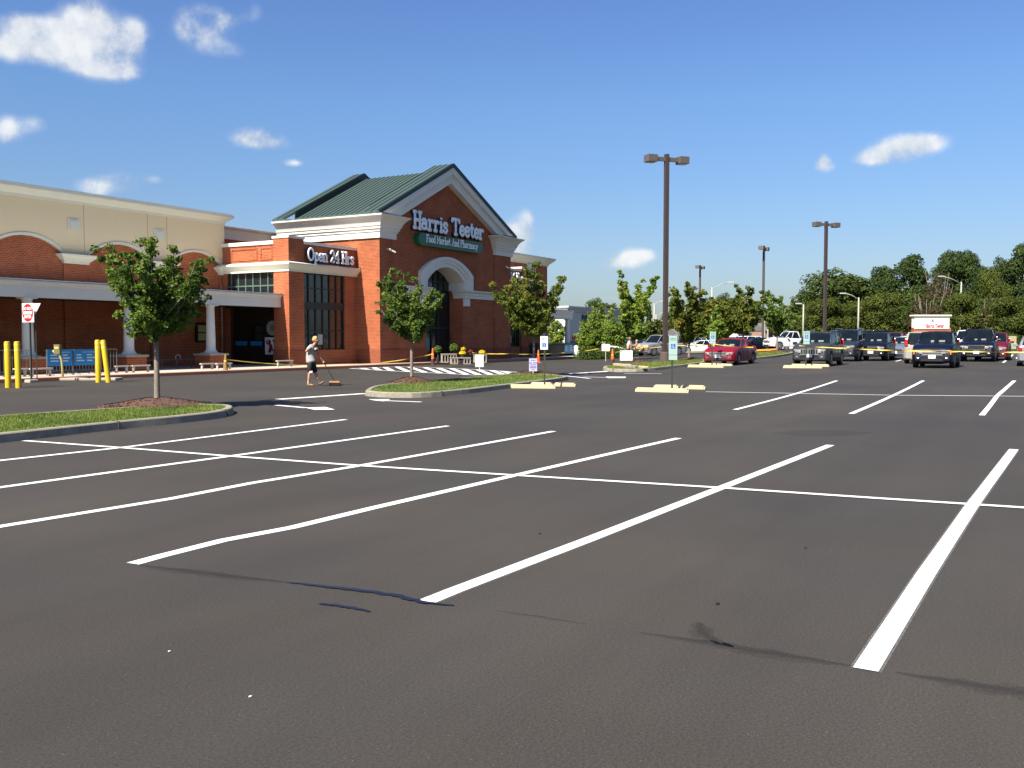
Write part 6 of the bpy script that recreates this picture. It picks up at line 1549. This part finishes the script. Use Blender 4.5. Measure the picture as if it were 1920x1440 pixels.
def car(kind, name, loc, heading, label, body_m, cat, group='parked cars', grille='bars', two_tone=False, rack=False, amber=False, detail=True, plate=True, front_at=False):
    s = SPEC[kind]; L, W, H = s['L'], s['W'], s['H']; hw = W / 2; wr = s['wr']; gc = s['gc']
    if front_at: loc = Vector(loc) - Vector((math.cos(heading), math.sin(heading), 0)) * L / 2
    C = empty(name, (loc[0], loc[1], gz(loc[0], loc[1])), label, cat, rz=heading, group=group)
    ax = [a * L for a in s['x_axle']]; arch = wr * 1.16
    xa = [x * L for x in s['ws']]; xr = [x * L for x in s['rs']]
    # stations
    xs = {-.5 * L, -.492 * L, -.47 * L, -.44 * L, .44 * L, .47 * L, .49 * L, .5 * L}
    xs |= {x * L for x in (-.4, -.2, -.1, 0, .1, .2, .4)} | {xa[0], xa[0] + .05, xr[1] * .97}
    for a in ax:
        for i in range(9): xs.add(a + arch * math.cos(PI * i / 8))
        xs |= {a + arch + .02, a - arch - .02}
    xs = sorted(x for x in xs if -.5 * L <= x <= .5 * L)
    def topz(x):
        t = x / L
        if x > xa[0]:
            u = (x - xa[0]) / (.5 * L - xa[0]); return s['cowl'] + (s['nose'] - s['cowl']) * u ** 2.4 - (.10 * max(0, u - .9) * 10 if u > .9 else 0)
        if x < xr[1]:
            u = (xr[1] - x) / max(.01, (.5 * L + xr[1])); 
            if kind == 'pickup': return s['deck']
            return s['deck'] - .12 * u ** 3
        return s['belt'] + (s['cowl'] - s['belt']) * (x - xr[1]) / (xa[0] - xr[1])
    def wid(x):
        t = abs(x) / (.5 * L); k = 1.0 - (.025 * t ** 2) - .16 * max(0, (t - .86) / .14) ** 2.2
        return hw * k
    def zb(x):
        z = gc + .10 * max(0, (abs(x) / (.5 * L) - .9) / .1)
        for a in ax:
            if abs(x - a) < arch: z = max(z, wr * .96 + math.sqrt(max(0, arch * arch - (x - a) ** 2)))
        return z
    ring = []; K = 9
    for x in xs:
        w = wid(x); b = zb(x); t = topz(x); h = t - b
        pts = [(0, b), (w * .93, b), (w * .985, b + .04 * min(1, h)), (w, b + h * .42), (w * .985, b + h * .78), (w * .955, t - .045), (w * .90, t - .008), (w * .55, t + .018), (0, t + .03)]
        ring.append([(x, p[0], p[1]) for p in pts])
    vs = []; fs = []
    for r in ring: vs += r + [(x, -y, z) for (x, y, z) in r[1:-1]]
    M = 2 * K - 2
    def rid(i, k): return i * M + k
    order = list(range(K)) + [K + j for j in range(K - 2)][::-1]
    for i in range(len(xs) - 1):
        for k in range(M): fs.append((rid(i, order[k]), rid(i, order[(k + 1) % M]), rid(i + 1, order[(k + 1) % M]), rid(i + 1, order[k])))
    fs.append(tuple(rid(0, o) for o in order)); fs.append(tuple(rid(len(xs) - 1, o) for o in order[::-1]))
    m = MB(); m.add(vs, fs); bd = m.build('body', body_m, C, smooth='auto')
    # greenhouse: glass block, roof and pillars
    wb = hw * .90; wt = hw * .68 if kind in ('sedan', 'hatch') else hw * .74; zr = H - .05
    def gh(sc=1.0, dz=0):
        b0 = topz(xa[0]) - .02
        return [(xa[0], wb * .93, b0), (xr[1], wb * (.86 if kind in ('sedan', 'hatch') else .93), topz(xr[1]) - .02), (xr[0], wt * .95, zr), (xa[1], wt * .95, zr), ((xa[1] + xr[0]) / 2, wt, zr + .02), ((xa[0] + xr[1]) / 2, wb, s['belt'])]
    A0, D0, C1, B1, M1, M0 = gh()
    def mir(p): return (p[0], -p[1], p[2])
    m = MB(); q = [A0, M0, D0, B1, M1, C1]; q2 = [mir(p) for p in q]; ctr = lambda p, up: (p[0] + (.06 if p is A0 else 0), 0, p[2] + up)
    vsg = q + q2 + [(A0[0] + .07, 0, A0[2] + .02), (B1[0] + .03, 0, B1[2] + .03), (D0[0] - .05, 0, D0[2] + .02), (C1[0] - .03, 0, C1[2] + .03)]
    m.add(vsg, [(0, 3, 4, 1), (1, 4, 5, 2), (6, 7, 10, 9), (7, 8, 11, 10), (0, 12, 13, 3), (12, 6, 9, 13), (2, 5, 15, 14), (14, 15, 11, 8), (3, 13, 15, 5, 4), (13, 9, 10, 11, 15)])
    gl = m.build('windows', CGL, C)
    m = MB(); rr = [(B1[0] + .04, 0), ((B1[0] * 2 + C1[0]) / 3, .02), (M1[0], .028), ((B1[0] + C1[0] * 2) / 3, .02), (C1[0] - .05, 0)]
    vs = []; 
    for x, dz in rr:
        w = wt * (1.0 if abs(x - M1[0]) < .8 else .97)
        for y, z in ((-w - .012, zr - .02), (-w * .93, zr + .03 + dz * .5), (-w * .5, zr + .048 + dz), (0, zr + .052 + dz), (w * .5, zr + .048 + dz), (w * .93, zr + .03 + dz * .5), (w + .012, zr - .02)): vs.append((x, y, z))
    fs = [(i * 7 + k, i * 7 + k + 1, (i + 1) * 7 + k + 1, (i + 1) * 7 + k) for i in range(len(rr) - 1) for k in range(6)] + [tuple(range(7)), tuple(range(7 * (len(rr) - 1), 7 * len(rr)))[::-1]]
    m.add(vs, fs); m.build('roof', body_m, C, smooth='auto')
    for sg in (1, -1):
        m = MB(); f = (lambda p: p) if sg > 0 else mir
        def bar(a, b, r, mm): 
            a, b = Vector(f(a)), Vector(f(b)); mm.tube([a, b], r, 6)
        bar(A0, B1, .034, m); bar(D0, C1, .055 if kind != 'sedan' else .045, m); bar(B1, C1, .028, m)
        def side(t): 
            bo = Vector(A0).lerp(Vector(D0), t); up = Vector(B1).lerp(Vector(C1), min(1, max(0, t * 1.05))); bo.y = wb * .985; bo.z = s['belt']; up.y = wt; return tuple(bo), tuple(up)
        for t in ((.42,) if kind == 'pickup' else (.40, .72)):
            a, b = side(t); bar(a, b, .03, m)
        m.build('pillars', body_m, C, smooth=True)
    if detail:
        m = MB()   # dashboard line, steering wheel and seats read through the glass as pale shapes
        gx, gz_ = A0[0] + .02, A0[2] + .10
        m.obox((gx - .05, -.12, gz_), (.03, 0, -.03), (0, .07, 0), (0, 0, .03)); m.obox((gx - .03, .30, gz_ + .02), (.03, 0, -.03), (0, .13, 0), (0, 0, .012)); m.build('dash_papers', mat('pale dash papers', (.16, .18, .16), .6), gl)
    # lamps, grille, bumper
    fx = .5 * L; zn = s['nose']; wn = wid(.485 * L)
    m = MB(); gw = wn * (.52 if kind != 'sedan' else .60); gh_ = .115 if kind in ('sedan', 'hatch') else .13; gz0 = zn - .19 if kind != 'sedan' else zn - .12
    m.box(fx - .05, fx + .012, -gw, gw, gz0 - gh_, gz0 + gh_); gr = m.build('grille', GRIL, C, bevel=.02)
    m = MB()
    if grille == 'bars':
        for k in (-1, 0, 1): m.box(fx + .013, fx + .028, -gw * .98, gw * .98, gz0 + k * gh_ * .74 - .030, gz0 + k * gh_ * .74 + .030)
        for y in (-gw, gw): m.box(fx + .012, fx + .027, y - .02, y + .02, gz0 - gh_, gz0 + gh_)
    elif grille == 'slots':
        for k in range(8): y = -gw + (k + .0) * 2 * gw / 7; m.box(fx + .013, fx + .03, y - .022, y + .022, gz0 - gh_, gz0 + gh_)
        m.box(fx + .012, fx + .026, -gw - .02, gw + .02, gz0 + gh_ - .015, gz0 + gh_ + .025); m.box(fx + .012, fx + .026, -gw - .02, gw + .02, gz0 - gh_ - .025, gz0 - gh_ + .015)
    elif grille == 'wide':
        for z in (gz0 + gh_, gz0 - gh_): m.box(fx + .013, fx + .03, -gw, gw, z - .02, z + .02)
        for y in (-gw, gw): m.obox((fx + .02, y, gz0), (.012, 0, 0), (0, .02, 0), (0, .03, gh_))
    elif grille == 'thin':
        for k in (-1, 1): m.box(fx + .013, fx + .03, -gw * .9, gw * .9, gz0 + k * .05 - .01, gz0 + k * .05 + .01)
    if m.v: m.build('grille_bars', CHR, gr)
    for sg in (1, -1):
        m = MB(); yc = sg * (gw + (wn - gw) * .52); m.obox((fx - .055, yc, gz0 + .03), (.09, -sg * .05, 0), (-.055, sg * (wn - gw) * .46, .018), (.0, 0, gh_ * .62)); h = m.build('headlight', HLT, C, bevel=.03)
        m = MB(); m.tube([(fx - .01, yc, gz0 + .03), (fx + .045, yc - sg * .01, gz0 + .03)], gh_ * .42, 12); m.build('lamp_reflector', CHR, h)
        if amber:
            m = MB(); m.obox((fx - .11, sg * (wn * .97), gz0 + .02), (.09, -sg * .03, 0), (.01 * sg, .045, 0), (0, 0, gh_ * .8)); m.build('turn_signal', AMB, h)
        m = MB(); m.obox((fx - .06, sg * wn * .78, gc + .20), (.09, -sg * .03, 0), (0, .055, 0), (0, 0, .04)); m.build('fog_lamp', mat('fog lamp glass', (.10, .10, .10), .2), C, bevel=.02)
        rx = -fx; zt = s['deck'] - .22 if kind in ('sedan', 'hatch') else s['belt'] + .10
        m = MB(); m.obox((rx + .03, sg * hw * .80, zt), (.09, sg * .03, 0), (0, .07, 0), (0, 0, .10 if kind in ('sedan', 'hatch') else .20)); m.build('tail_light', TLT, C, bevel=.02)
        m = MB(); m.obox((xa[0] - .16, sg * (hw + .12), s['belt'] + .07), (.07, 0, 0), (0, .10, 0), (0, 0, .075)); m.box(xa[0] - .2, xa[0] - .14, min(sg * hw * .9, sg * (hw + .05)), max(sg * hw * .9, sg * (hw + .05)), s['belt'] + .02, s['belt'] + .06); m.build('mirror', body_m if not two_tone else PLAS, C, bevel=.02)
        for t in (.12, -.10):
            m = MB(); m.box(L * t - .10, L * t + .10, sg * hw * 1.0 - .012, sg * hw * 1.0 + .012, s['belt'] - .16, s['belt'] - .13); m.build('door_handle', CHR if grille != 'thin' else body_m, C)
            m = MB(); m.box(L * t * .9 + .145, L * t * .9 + .157, sg * hw * .997 - .008, sg * hw * .997 + .006, gc + .12, s['belt'] - .06); m.build('door_gap', GRIL, C)
    lowm = PLAS if two_tone else body_m
    wl = wid(.47 * L); zt_ = gz0 - gh_ - .04
    def bumper(sx, z0, z1):
        mm = MB(); pl = [(sx * (fx + .05 - .30 * abs(t) ** 3.2), t * wl) for t in [-1, -.93, -.8, -.6, -.3, 0, .3, .6, .8, .93, 1]]
        pl = pl + [(sx * (fx - .30), wl), (sx * (fx - .30), -wl)]
        k = len(pl); vs = []
        for z, o in ((z0, .05), (z0 + .07, .0), (z1 - .05, .0), (z1, .045)):
            for (x, y) in pl: vs.append((x - sx * o, y * (1 - o * .4), z))
        fs = [(r * k + i, r * k + (i + 1) % k, (r + 1) * k + (i + 1) % k, (r + 1) * k + i) for r in range(3) for i in range(k)] + [tuple(range(k)), tuple(range(3 * k, 4 * k))[::-1]]
        return mm.add(vs, fs)
    bp = bumper(1, gc + .01, zt_).build('front_bumper', lowm, C, smooth='auto')
    m = MB(); m.box(fx + .046, fx + .052, -wl * .55, wl * .55, gc + .07, gc + .20); m.build('air_intake', GRIL, bp)
    bumper(-1, gc + .03, gc + .34).build('rear_bumper', lowm, C, smooth='auto')
    if plate:
        m = MB(); m.box(fx + .055, fx + .062, -.155, .155, gc + .20, gc + .36); m.build('number_plate', SIGNW, C)
        m = MB(); m.box(-fx - .075, -fx - .066, -.155, .155, (gc + .34) if kind != 'sedan' else gc + .4, (gc + .50) if kind != 'sedan' else gc + .56); m.build('number_plate', SIGNW, C)
    if two_tone:
        for sg in (1, -1):
            m = MB(); m.box(ax[1] + arch, ax[0] - arch, min(sg * hw * .96, sg * (hw + .012)), max(sg * hw * .96, sg * (hw + .012)), gc - .01, gc + .17); m.build('sill_cladding', PLAS, C)
    if kind == 'pickup':
        m = MB(); m.box(-fx + .12, xr[1] - .12, -hw * .78, hw * .78, s['deck'] - .02, s['deck'] + .034); m.build('bed_well', GRIL, C)
    if rack:
        for sg in (1, -1):
            m = MB(); m.tube([(B1[0] - .15, sg * wt * .88, zr + .03), (B1[0] - .3, sg * wt * .88, zr + .12), (C1[0] + .25, sg * wt * .88, zr + .12), (C1[0] + .1, sg * wt * .88, zr + .03)], .018, 6); m.build('roof_rail', CHR, C)
    # wheels
    for a in ax:
        for sg in (1, -1):
            m = MB(); y0, y1 = sg * (hw - .235), sg * (hw - .015); w = MB()
            prof = [(wr * .62, y0), (wr * .95, y0), (wr, y0 + sg * .03), (wr, y1 - sg * .03), (wr * .95, y1), (wr * .66, y1)]
            n = 24; vs = [(a + r * math.cos(2 * PI * k / n), y, wr + r * math.sin(2 * PI * k / n)) for r, y in prof for k in range(n)]
            fs = [(i * n + k, i * n + (k + 1) % n, (i + 1) * n + (k + 1) % n, (i + 1) * n + k) for i in range(len(prof) - 1) for k in range(n)] + [tuple(range(n)), tuple(range((len(prof) - 1) * n, len(prof) * n))[::-1]]
            w.add(vs, fs); wh = w.build('wheel', TYRE, C, smooth='auto')
            m = MB(); yy = y1 - sg * .015
            for k in range(7):
                b = 2 * PI * k / 7; d = Vector((math.cos(b), 0, math.sin(b))); t = Vector((-d.z, 0, d.x))
                m.obox(Vector((a, y1 + sg * .004, wr)) + d * wr * .36, d * wr * .28, t * wr * .075, (0, .012, 0))
            m.tube([(a, y1 - sg * .01, wr), (a, y1 + sg * .018, wr)], wr * .16, 12)
            nn = 24; ro = [(a + wr * .66 * math.cos(2 * PI * k / nn), y1 + sg * .003, wr + wr * .66 * math.sin(2 * PI * k / nn)) for k in range(nn)]; ri = [(a + wr * .57 * math.cos(2 * PI * k / nn), y1 + sg * .012, wr + wr * .57 * math.sin(2 * PI * k / nn)) for k in range(nn)]
            m.add(ro + ri, [(k, (k + 1) % nn, nn + (k + 1) % nn, nn + k) for k in range(nn)])
            m.build('rim', RIM, wh)
    return C
WEST = PI
def cabin(C, x, z):
    pass
P_RED = paint('ruby red paint', (.20, .004, .014)); P_GRY = paint('graphite grey paint', (.032, .035, .038)); P_NAVY = paint('navy paint', (.0025, .0032, .011)); P_NAVY2 = paint('dark navy paint', (.0025, .003, .009))
P_WHT = paint('white paint', (.62, .62, .60)); P_SLV = paint('silver blue paint', (.11, .13, .17)); P_TAN = paint('beige paint', (.30, .28, .235)); P_MAR = paint('maroon paint', (.10, .005, .014)); P_YUK = paint('slate blue paint', (.018, .022, .032))
P_SIL = paint('silver paint', (.20, .205, .225)); P_GRN = paint('forest green paint', (.010, .026, .02)); P_PBL = paint('pale blue paint', (.24, .28, .38))
def pf(px, py): return at(px, py)
car('sedan', 'red_sedan', at(1346, 685.5), WEST, 'ruby red sedan parked behind a disabled parking sign and wheel stop', P_RED, 'car', front_at=True, grille='bars')
car('suv', 'grey_off_roader', at(1517, 687.5), WEST, 'graphite grey off-roader with a seven slot grille behind the pale green sign', P_GRY, 'car', front_at=True, grille='slots', rack=True, two_tone=True)
car('suv', 'navy_suv', at(1747, 690.5), WEST, 'dark navy SUV with chrome barred grille and amber corner lamps, nearest of the parked cars', P_NAVY, 'car', front_at=True, grille='bars', two_tone=True, amber=True)
car('suv', 'navy_suv', at(1632, 677), WEST, 'dark blue compact SUV right behind the grey off-roader', P_NAVY2, 'car', front_at=True, grille='thin', two_tone=True)
car('bigsuv', 'large_navy_suv', at(1830, 678.5), WEST, 'big dark blue SUV with a broad mesh grille, second row right of the nearest SUV', P_NAVY, 'car', front_at=True, grille='wide', rack=True)
car('bigsuv', 'large_grey_suv', at_depth(1573, 56), WEST, 'large slate blue SUV looming directly behind the grey off-roader', P_YUK, 'car', front_at=True, grille='bars', rack=True)
car('suv', 'white_suv', at_depth(1596, 68), WEST, 'white SUV seen between the slate blue SUV and the compact dark blue one', P_WHT, 'car', front_at=True)
car('minivan', 'maroon_minivan', at_depth(1664, 74), WEST, 'maroon van whose roof shows above the compact dark blue SUV', P_MAR, 'car', front_at=True)
car('sedan', 'silver_sedan', at_depth(1677, 59.5), WEST, 'silver blue sedan parked right of the compact dark blue SUV', P_SLV, 'car', front_at=True)
car('sedan', 'white_sedan', at_depth(1694, 72), WEST, 'white sedan peeking out behind the silver blue sedan', P_WHT, 'car', front_at=True)
car('minivan', 'beige_minivan', at_depth(1737, 53), 0, 'beige minivan seen from the rear left of the nearest SUV', P_TAN, 'car')
car('bigsuv', 'white_suv', at_depth(1812, 66), WEST, 'tall white SUV behind the big dark blue SUV', P_WHT, 'car', front_at=True)
car('minivan', 'red_minivan', at_depth(1858, 58), WEST, 'tall dark red minivan right behind the big dark blue SUV', P_MAR, 'car', front_at=True)
car('hatch', 'silver_hatchback', at_depth(1943, 48), 0, 'silver hatchback seen from the rear, cut by the right edge of the picture', P_SIL, 'car')
car('pickup', 'white_pickup', at_depth(1476, 101), math.atan2(-RT.y, -RT.x) + R_(8), 'white pickup truck driving left, seen side on behind the far island', P_WHT, 'pickup', group=None, plate=False) if False else None
pk = car('pickup', 'white_pickup', at_depth(1483, 97), math.atan2(-RT.y, -RT.x) + R_(12), 'white pickup truck seen side on behind the dark vase shaped tree', P_WHT, 'pickup')
P_BLU = paint('dark blue paint', (.008, .014, .04)); P_DRD = paint('dark red paint', (.09, .006, .012))
side_l = math.atan2(-RT.y, -RT.x); side_r = math.atan2(RT.y, RT.x)
for (kind, nm, px, Y, hd, lab, pm) in [
    ('sedan', 'white_sedan', 1122, 82, side_r, 'white sedan half hidden by the hedge left of the shopper', P_WHT),
    ('pickup', 'green_pickup', 1158, 92, side_r - .5, 'forest green off-road truck with a white bonnet stripe behind the hedge', P_GRN),
    ('sedan', 'blue_sedan', 1085, 104, side_r, 'dark blue car behind the bright shrubs beside the canopy', P_BLU),
    ('suv', 'navy_suv', 1193, 104, side_r, 'dark SUV just behind the shopper', P_NAVY),
    ('sedan', 'blue_sedan', 1208, 92, side_r - .7, 'dark blue sedan right of the shopper', P_BLU),
    ('bigsuv', 'silver_suv', 1238, 86, WEST - .45, 'silver SUV half hidden by the biggest lamp post', P_SIL),
    ('suv', 'navy_suv', 1268, 112, side_l, 'dark SUV right behind the tall pale green sign', P_NAVY2),
    ('suv', 'pale_blue_suv', 1290, 110, side_l + .25, 'pale blue SUV with white sides behind the brownish tree', P_PBL),
    ('sedan', 'white_sedan', 1311, 104, side_l, 'white sedan left of the sign before the red sedan', P_WHT),
    ('sedan', 'dark_red_sedan', 1326, 108, side_l, 'dark red car peeking out between the white sedan and the red one', P_DRD),
    ('suv', 'navy_suv', 1360, 106, side_l, 'dark SUV above the roof of the red sedan', P_NAVY2),
    ('bigsuv', 'white_suv', 1390, 118, side_l, 'long white SUV behind the dark sedan', P_WHT),
    ('sedan', 'blue_sedan', 1413, 100, side_l + .15, 'dark sedan with red tail light left of the white pickup', P_NAVY2),
    ('sedan', 'green_sedan', 1428, 124, side_l, 'dark green car behind the third lamp post', P_GRN),
    ('minivan', 'white_minivan', 1450, 126, side_l, 'white van behind the bonnet of the white pickup', P_WHT),
    ('bigsuv', 'navy_suv', 1628, 98, side_l, 'dark blue SUV far behind the white SUV in the wood side row', P_NAVY),
    ('suv', 'white_suv', 1718, 92, side_l + .2, 'white SUV in front of the monument sign', P_WHT),
    ('sedan', 'silver_sedan', 1700, 88, side_l, 'silver car far back left of the monument sign', P_SIL),
    ('suv', 'white_suv', 1782, 92, side_l, 'white SUV right of the monument sign', P_WHT),
    ('sedan', 'silver_sedan', 1796, 84, side_l, 'silver car behind the mirror of the nearest SUV', P_SIL)]:
    car(kind, nm, at_depth(px, Y), hd, lab, pm, 'car' if kind != 'pickup' else 'pickup', group='cars far across the car park', grille='thin', detail=False)

# ================================================================= FAR BUILDINGS AND THE MONUMENT SIGN
def grey_shop():
    a = at_depth(1062, 150); S = empty('grey_shop', (a.x, a.y, 0), 'far grey shop building with dark lettering beyond the right hand canopy', 'shop building')
    gw = mat('grey stucco', (.62, .60, .54), .85, noise_amt=.06); h = z_at(574, 150)
    def xa_(px): r = pix_dir(px, 600); return CAM.x + r.x * (a.y - CAM.y) / r.y - a.x
    XE = xa_(1166)
    m = MB(); m.box(0, XE, 0, 20, 0, h - .9); m.box(-24, -.003, 2, 20, 0, h - 2.2); m.build('wall', gw, S)
    m = MB(); m.sweep([(0, 20), (0, 0), (XE, 0), (XE, 20)], [(0, h - 1.0), (.15, h - .95), (.55, h - .35), (.7, h - .25), (.7, h), (0, h + .02)]); m.build('cornice', mat('grey cornice', (.60, .61, .58), .7), S)
    m = MB(); m.box(2, XE, -.35, -.003, 0, 2.0); m.build('brick_base', BRICK, S)
    m = MB(); m.box(-23.9, -.1, 1.8, 1.997, 2.0, 2.9); m.build('purple_band', mat('dark violet band', (.05, .04, .12), .7), S)
    m = MB(); m.box(-23.9, -.1, 1.8, 1.997, .1, 1.9); m.build('shop_window', GLASS, S)
    dk = mat('black sign letters', (.01, .01, .02), .5)
    for s, x in (('K', xa_(1096)), ('v', xa_(1104)), ('Ms', xa_(1115))): font_text('sign_letter', s, 2.4, dk, S, Matrix.Translation((x, -.12, h - 2.3)) @ M_FRONT, .08, bold=.09, sx=1.6)
    m = MB(); m.box(-.05, .25, -.3, -.003, 2.0, h - 1); m.build('sunlit_corner_strip', WHITE, S)  # white strip paints the sunlight on the shop's left corner
grey_shop()
def monument():
    Y = 112; p = at_depth(1743, Y); S = empty('monument_sign', p, 'broad cream monument sign with red lettering and a brick foot in front of the wood', 'monument sign', rz=TH - PI / 2 + .0)
    k = Y / F_PX; zt = z_at(590.5, Y) - p.z; w = 32.5 * k
    m = MB(); m.box(-w * 1.02, w * 1.12, -.35, .35, 0, z_at(616, Y) - p.z + .1); m.build('brick_foot', BRICK, S)
    c = mat('cream sign body', (.80, .76, .58), .7, noise_amt=.04); zb = z_at(617, Y) - p.z
    m = MB(); m.box(-w, w, -.42, .42, zb, zt - .28); m.build('sign_body', c, S)
    m = MB(); m.box(-w * 1.04, w * 1.04, -.52, .52, zt - .279, zt - .16); m.box(-w * 1.09, w * 1.09, -.6, .6, zt - .159, zt); m.build('cornice', c, S)
    f = MB(); f.box(-w * .86, w * .86, -.44, -.423, zb + .05, zt - .5); pn = f.build('panel', SIGNW, S)
    t, wd = lettering('Harris Teeter', .42, .030, .02, 1, .05); q = w * 1.05 / wd; t, wd = lettering('Harris Teeter', .42, .030, .02, q, .05); t.xform(Matrix.Translation((-w * .36, -.46, zb + .18))); t.build('sign_lettering', INKR, pn)
    b = MB(); zc = zb + (zt - zb) * .52   # blue winged emblem
    b.prism_y([(-.28, zc - .06), (.0, zc + .04), (.38, zc - .16), (.16, zc + .12), (.02, zc + .36), (-.05, zc + .14)], -.447, -.4402); b.build('winged_emblem', mat('emblem blue', (.04, .10, .40), .5), pn)
    b = MB()
    for i, (x, l) in enumerate(((-.95, .3), (.6, .22))): b.box(x, x + l, -.446, -.4401, zc + .12, zc + .17)
    b.build('faded_line', mat('faded grey print', (.55, .56, .6), .6), pn)
monument()
def house(px, Y, top, w, m_, label, roofm, base=None, name='house'):
    p = at_depth(px, Y); S = empty(name, (p.x, p.y, p.z), label, 'building', rz=TH - PI / 2 + .3); k = Y / F_PX; h = z_at(top, Y) - p.z; hw = w * k / 2
    m = MB(); m.box(-hw, hw, -3, 3, 0, h * .62); m.build('wall', m_, S)
    m = MB(); m.prism_x([(-3.4, h * .62), (3.4, h * .62), (0, h)], -hw * 1.05, hw * 1.05); m.build('roof', roofm, S)
    m = MB()
    for i in (-.5, .1, .6): m.box(hw * i - .5, hw * i + .5, -3.05, -3.003, h * .2, h * .48)
    m.build('window', GLASS, S)
RF = mat('grey shingle', (.14, .13, .12), .9)
house(1264, 190, 617, 14, WHITE, 'small white house between trees left of the brownish tree', RF)
house(1438, 185, 606, 46, mat('pink brick far wall', (.34, .20, .16), .9), 'low reddish building behind the third lamp post', RF)
house(1300, 180, 611, 26, WHITE, 'small white building behind the pale blue SUV', RF)
house(1380, 182, 612, 30, TRIM, 'low cream building behind the tree with yellowish tips', RF)
def cabinet():
    p = at_depth(1896, 88); S = empty('utility_cabinet', p, 'olive tan utility cabinet with an orange mark beside the clipped hedge', 'utility cabinet', rz=TH - PI / 2)
    m = MB(); m.box(-.32, .32, -.25, .25, .15, .95 + .45); m.build('body', mat('tan cabinet', (.36, .33, .18), .7), S, bevel=.02); m = MB(); m.box(-.05, .05, -.262, -.2505, .9, 1.0); m.build('orange_mark', AMB, S)
cabinet()
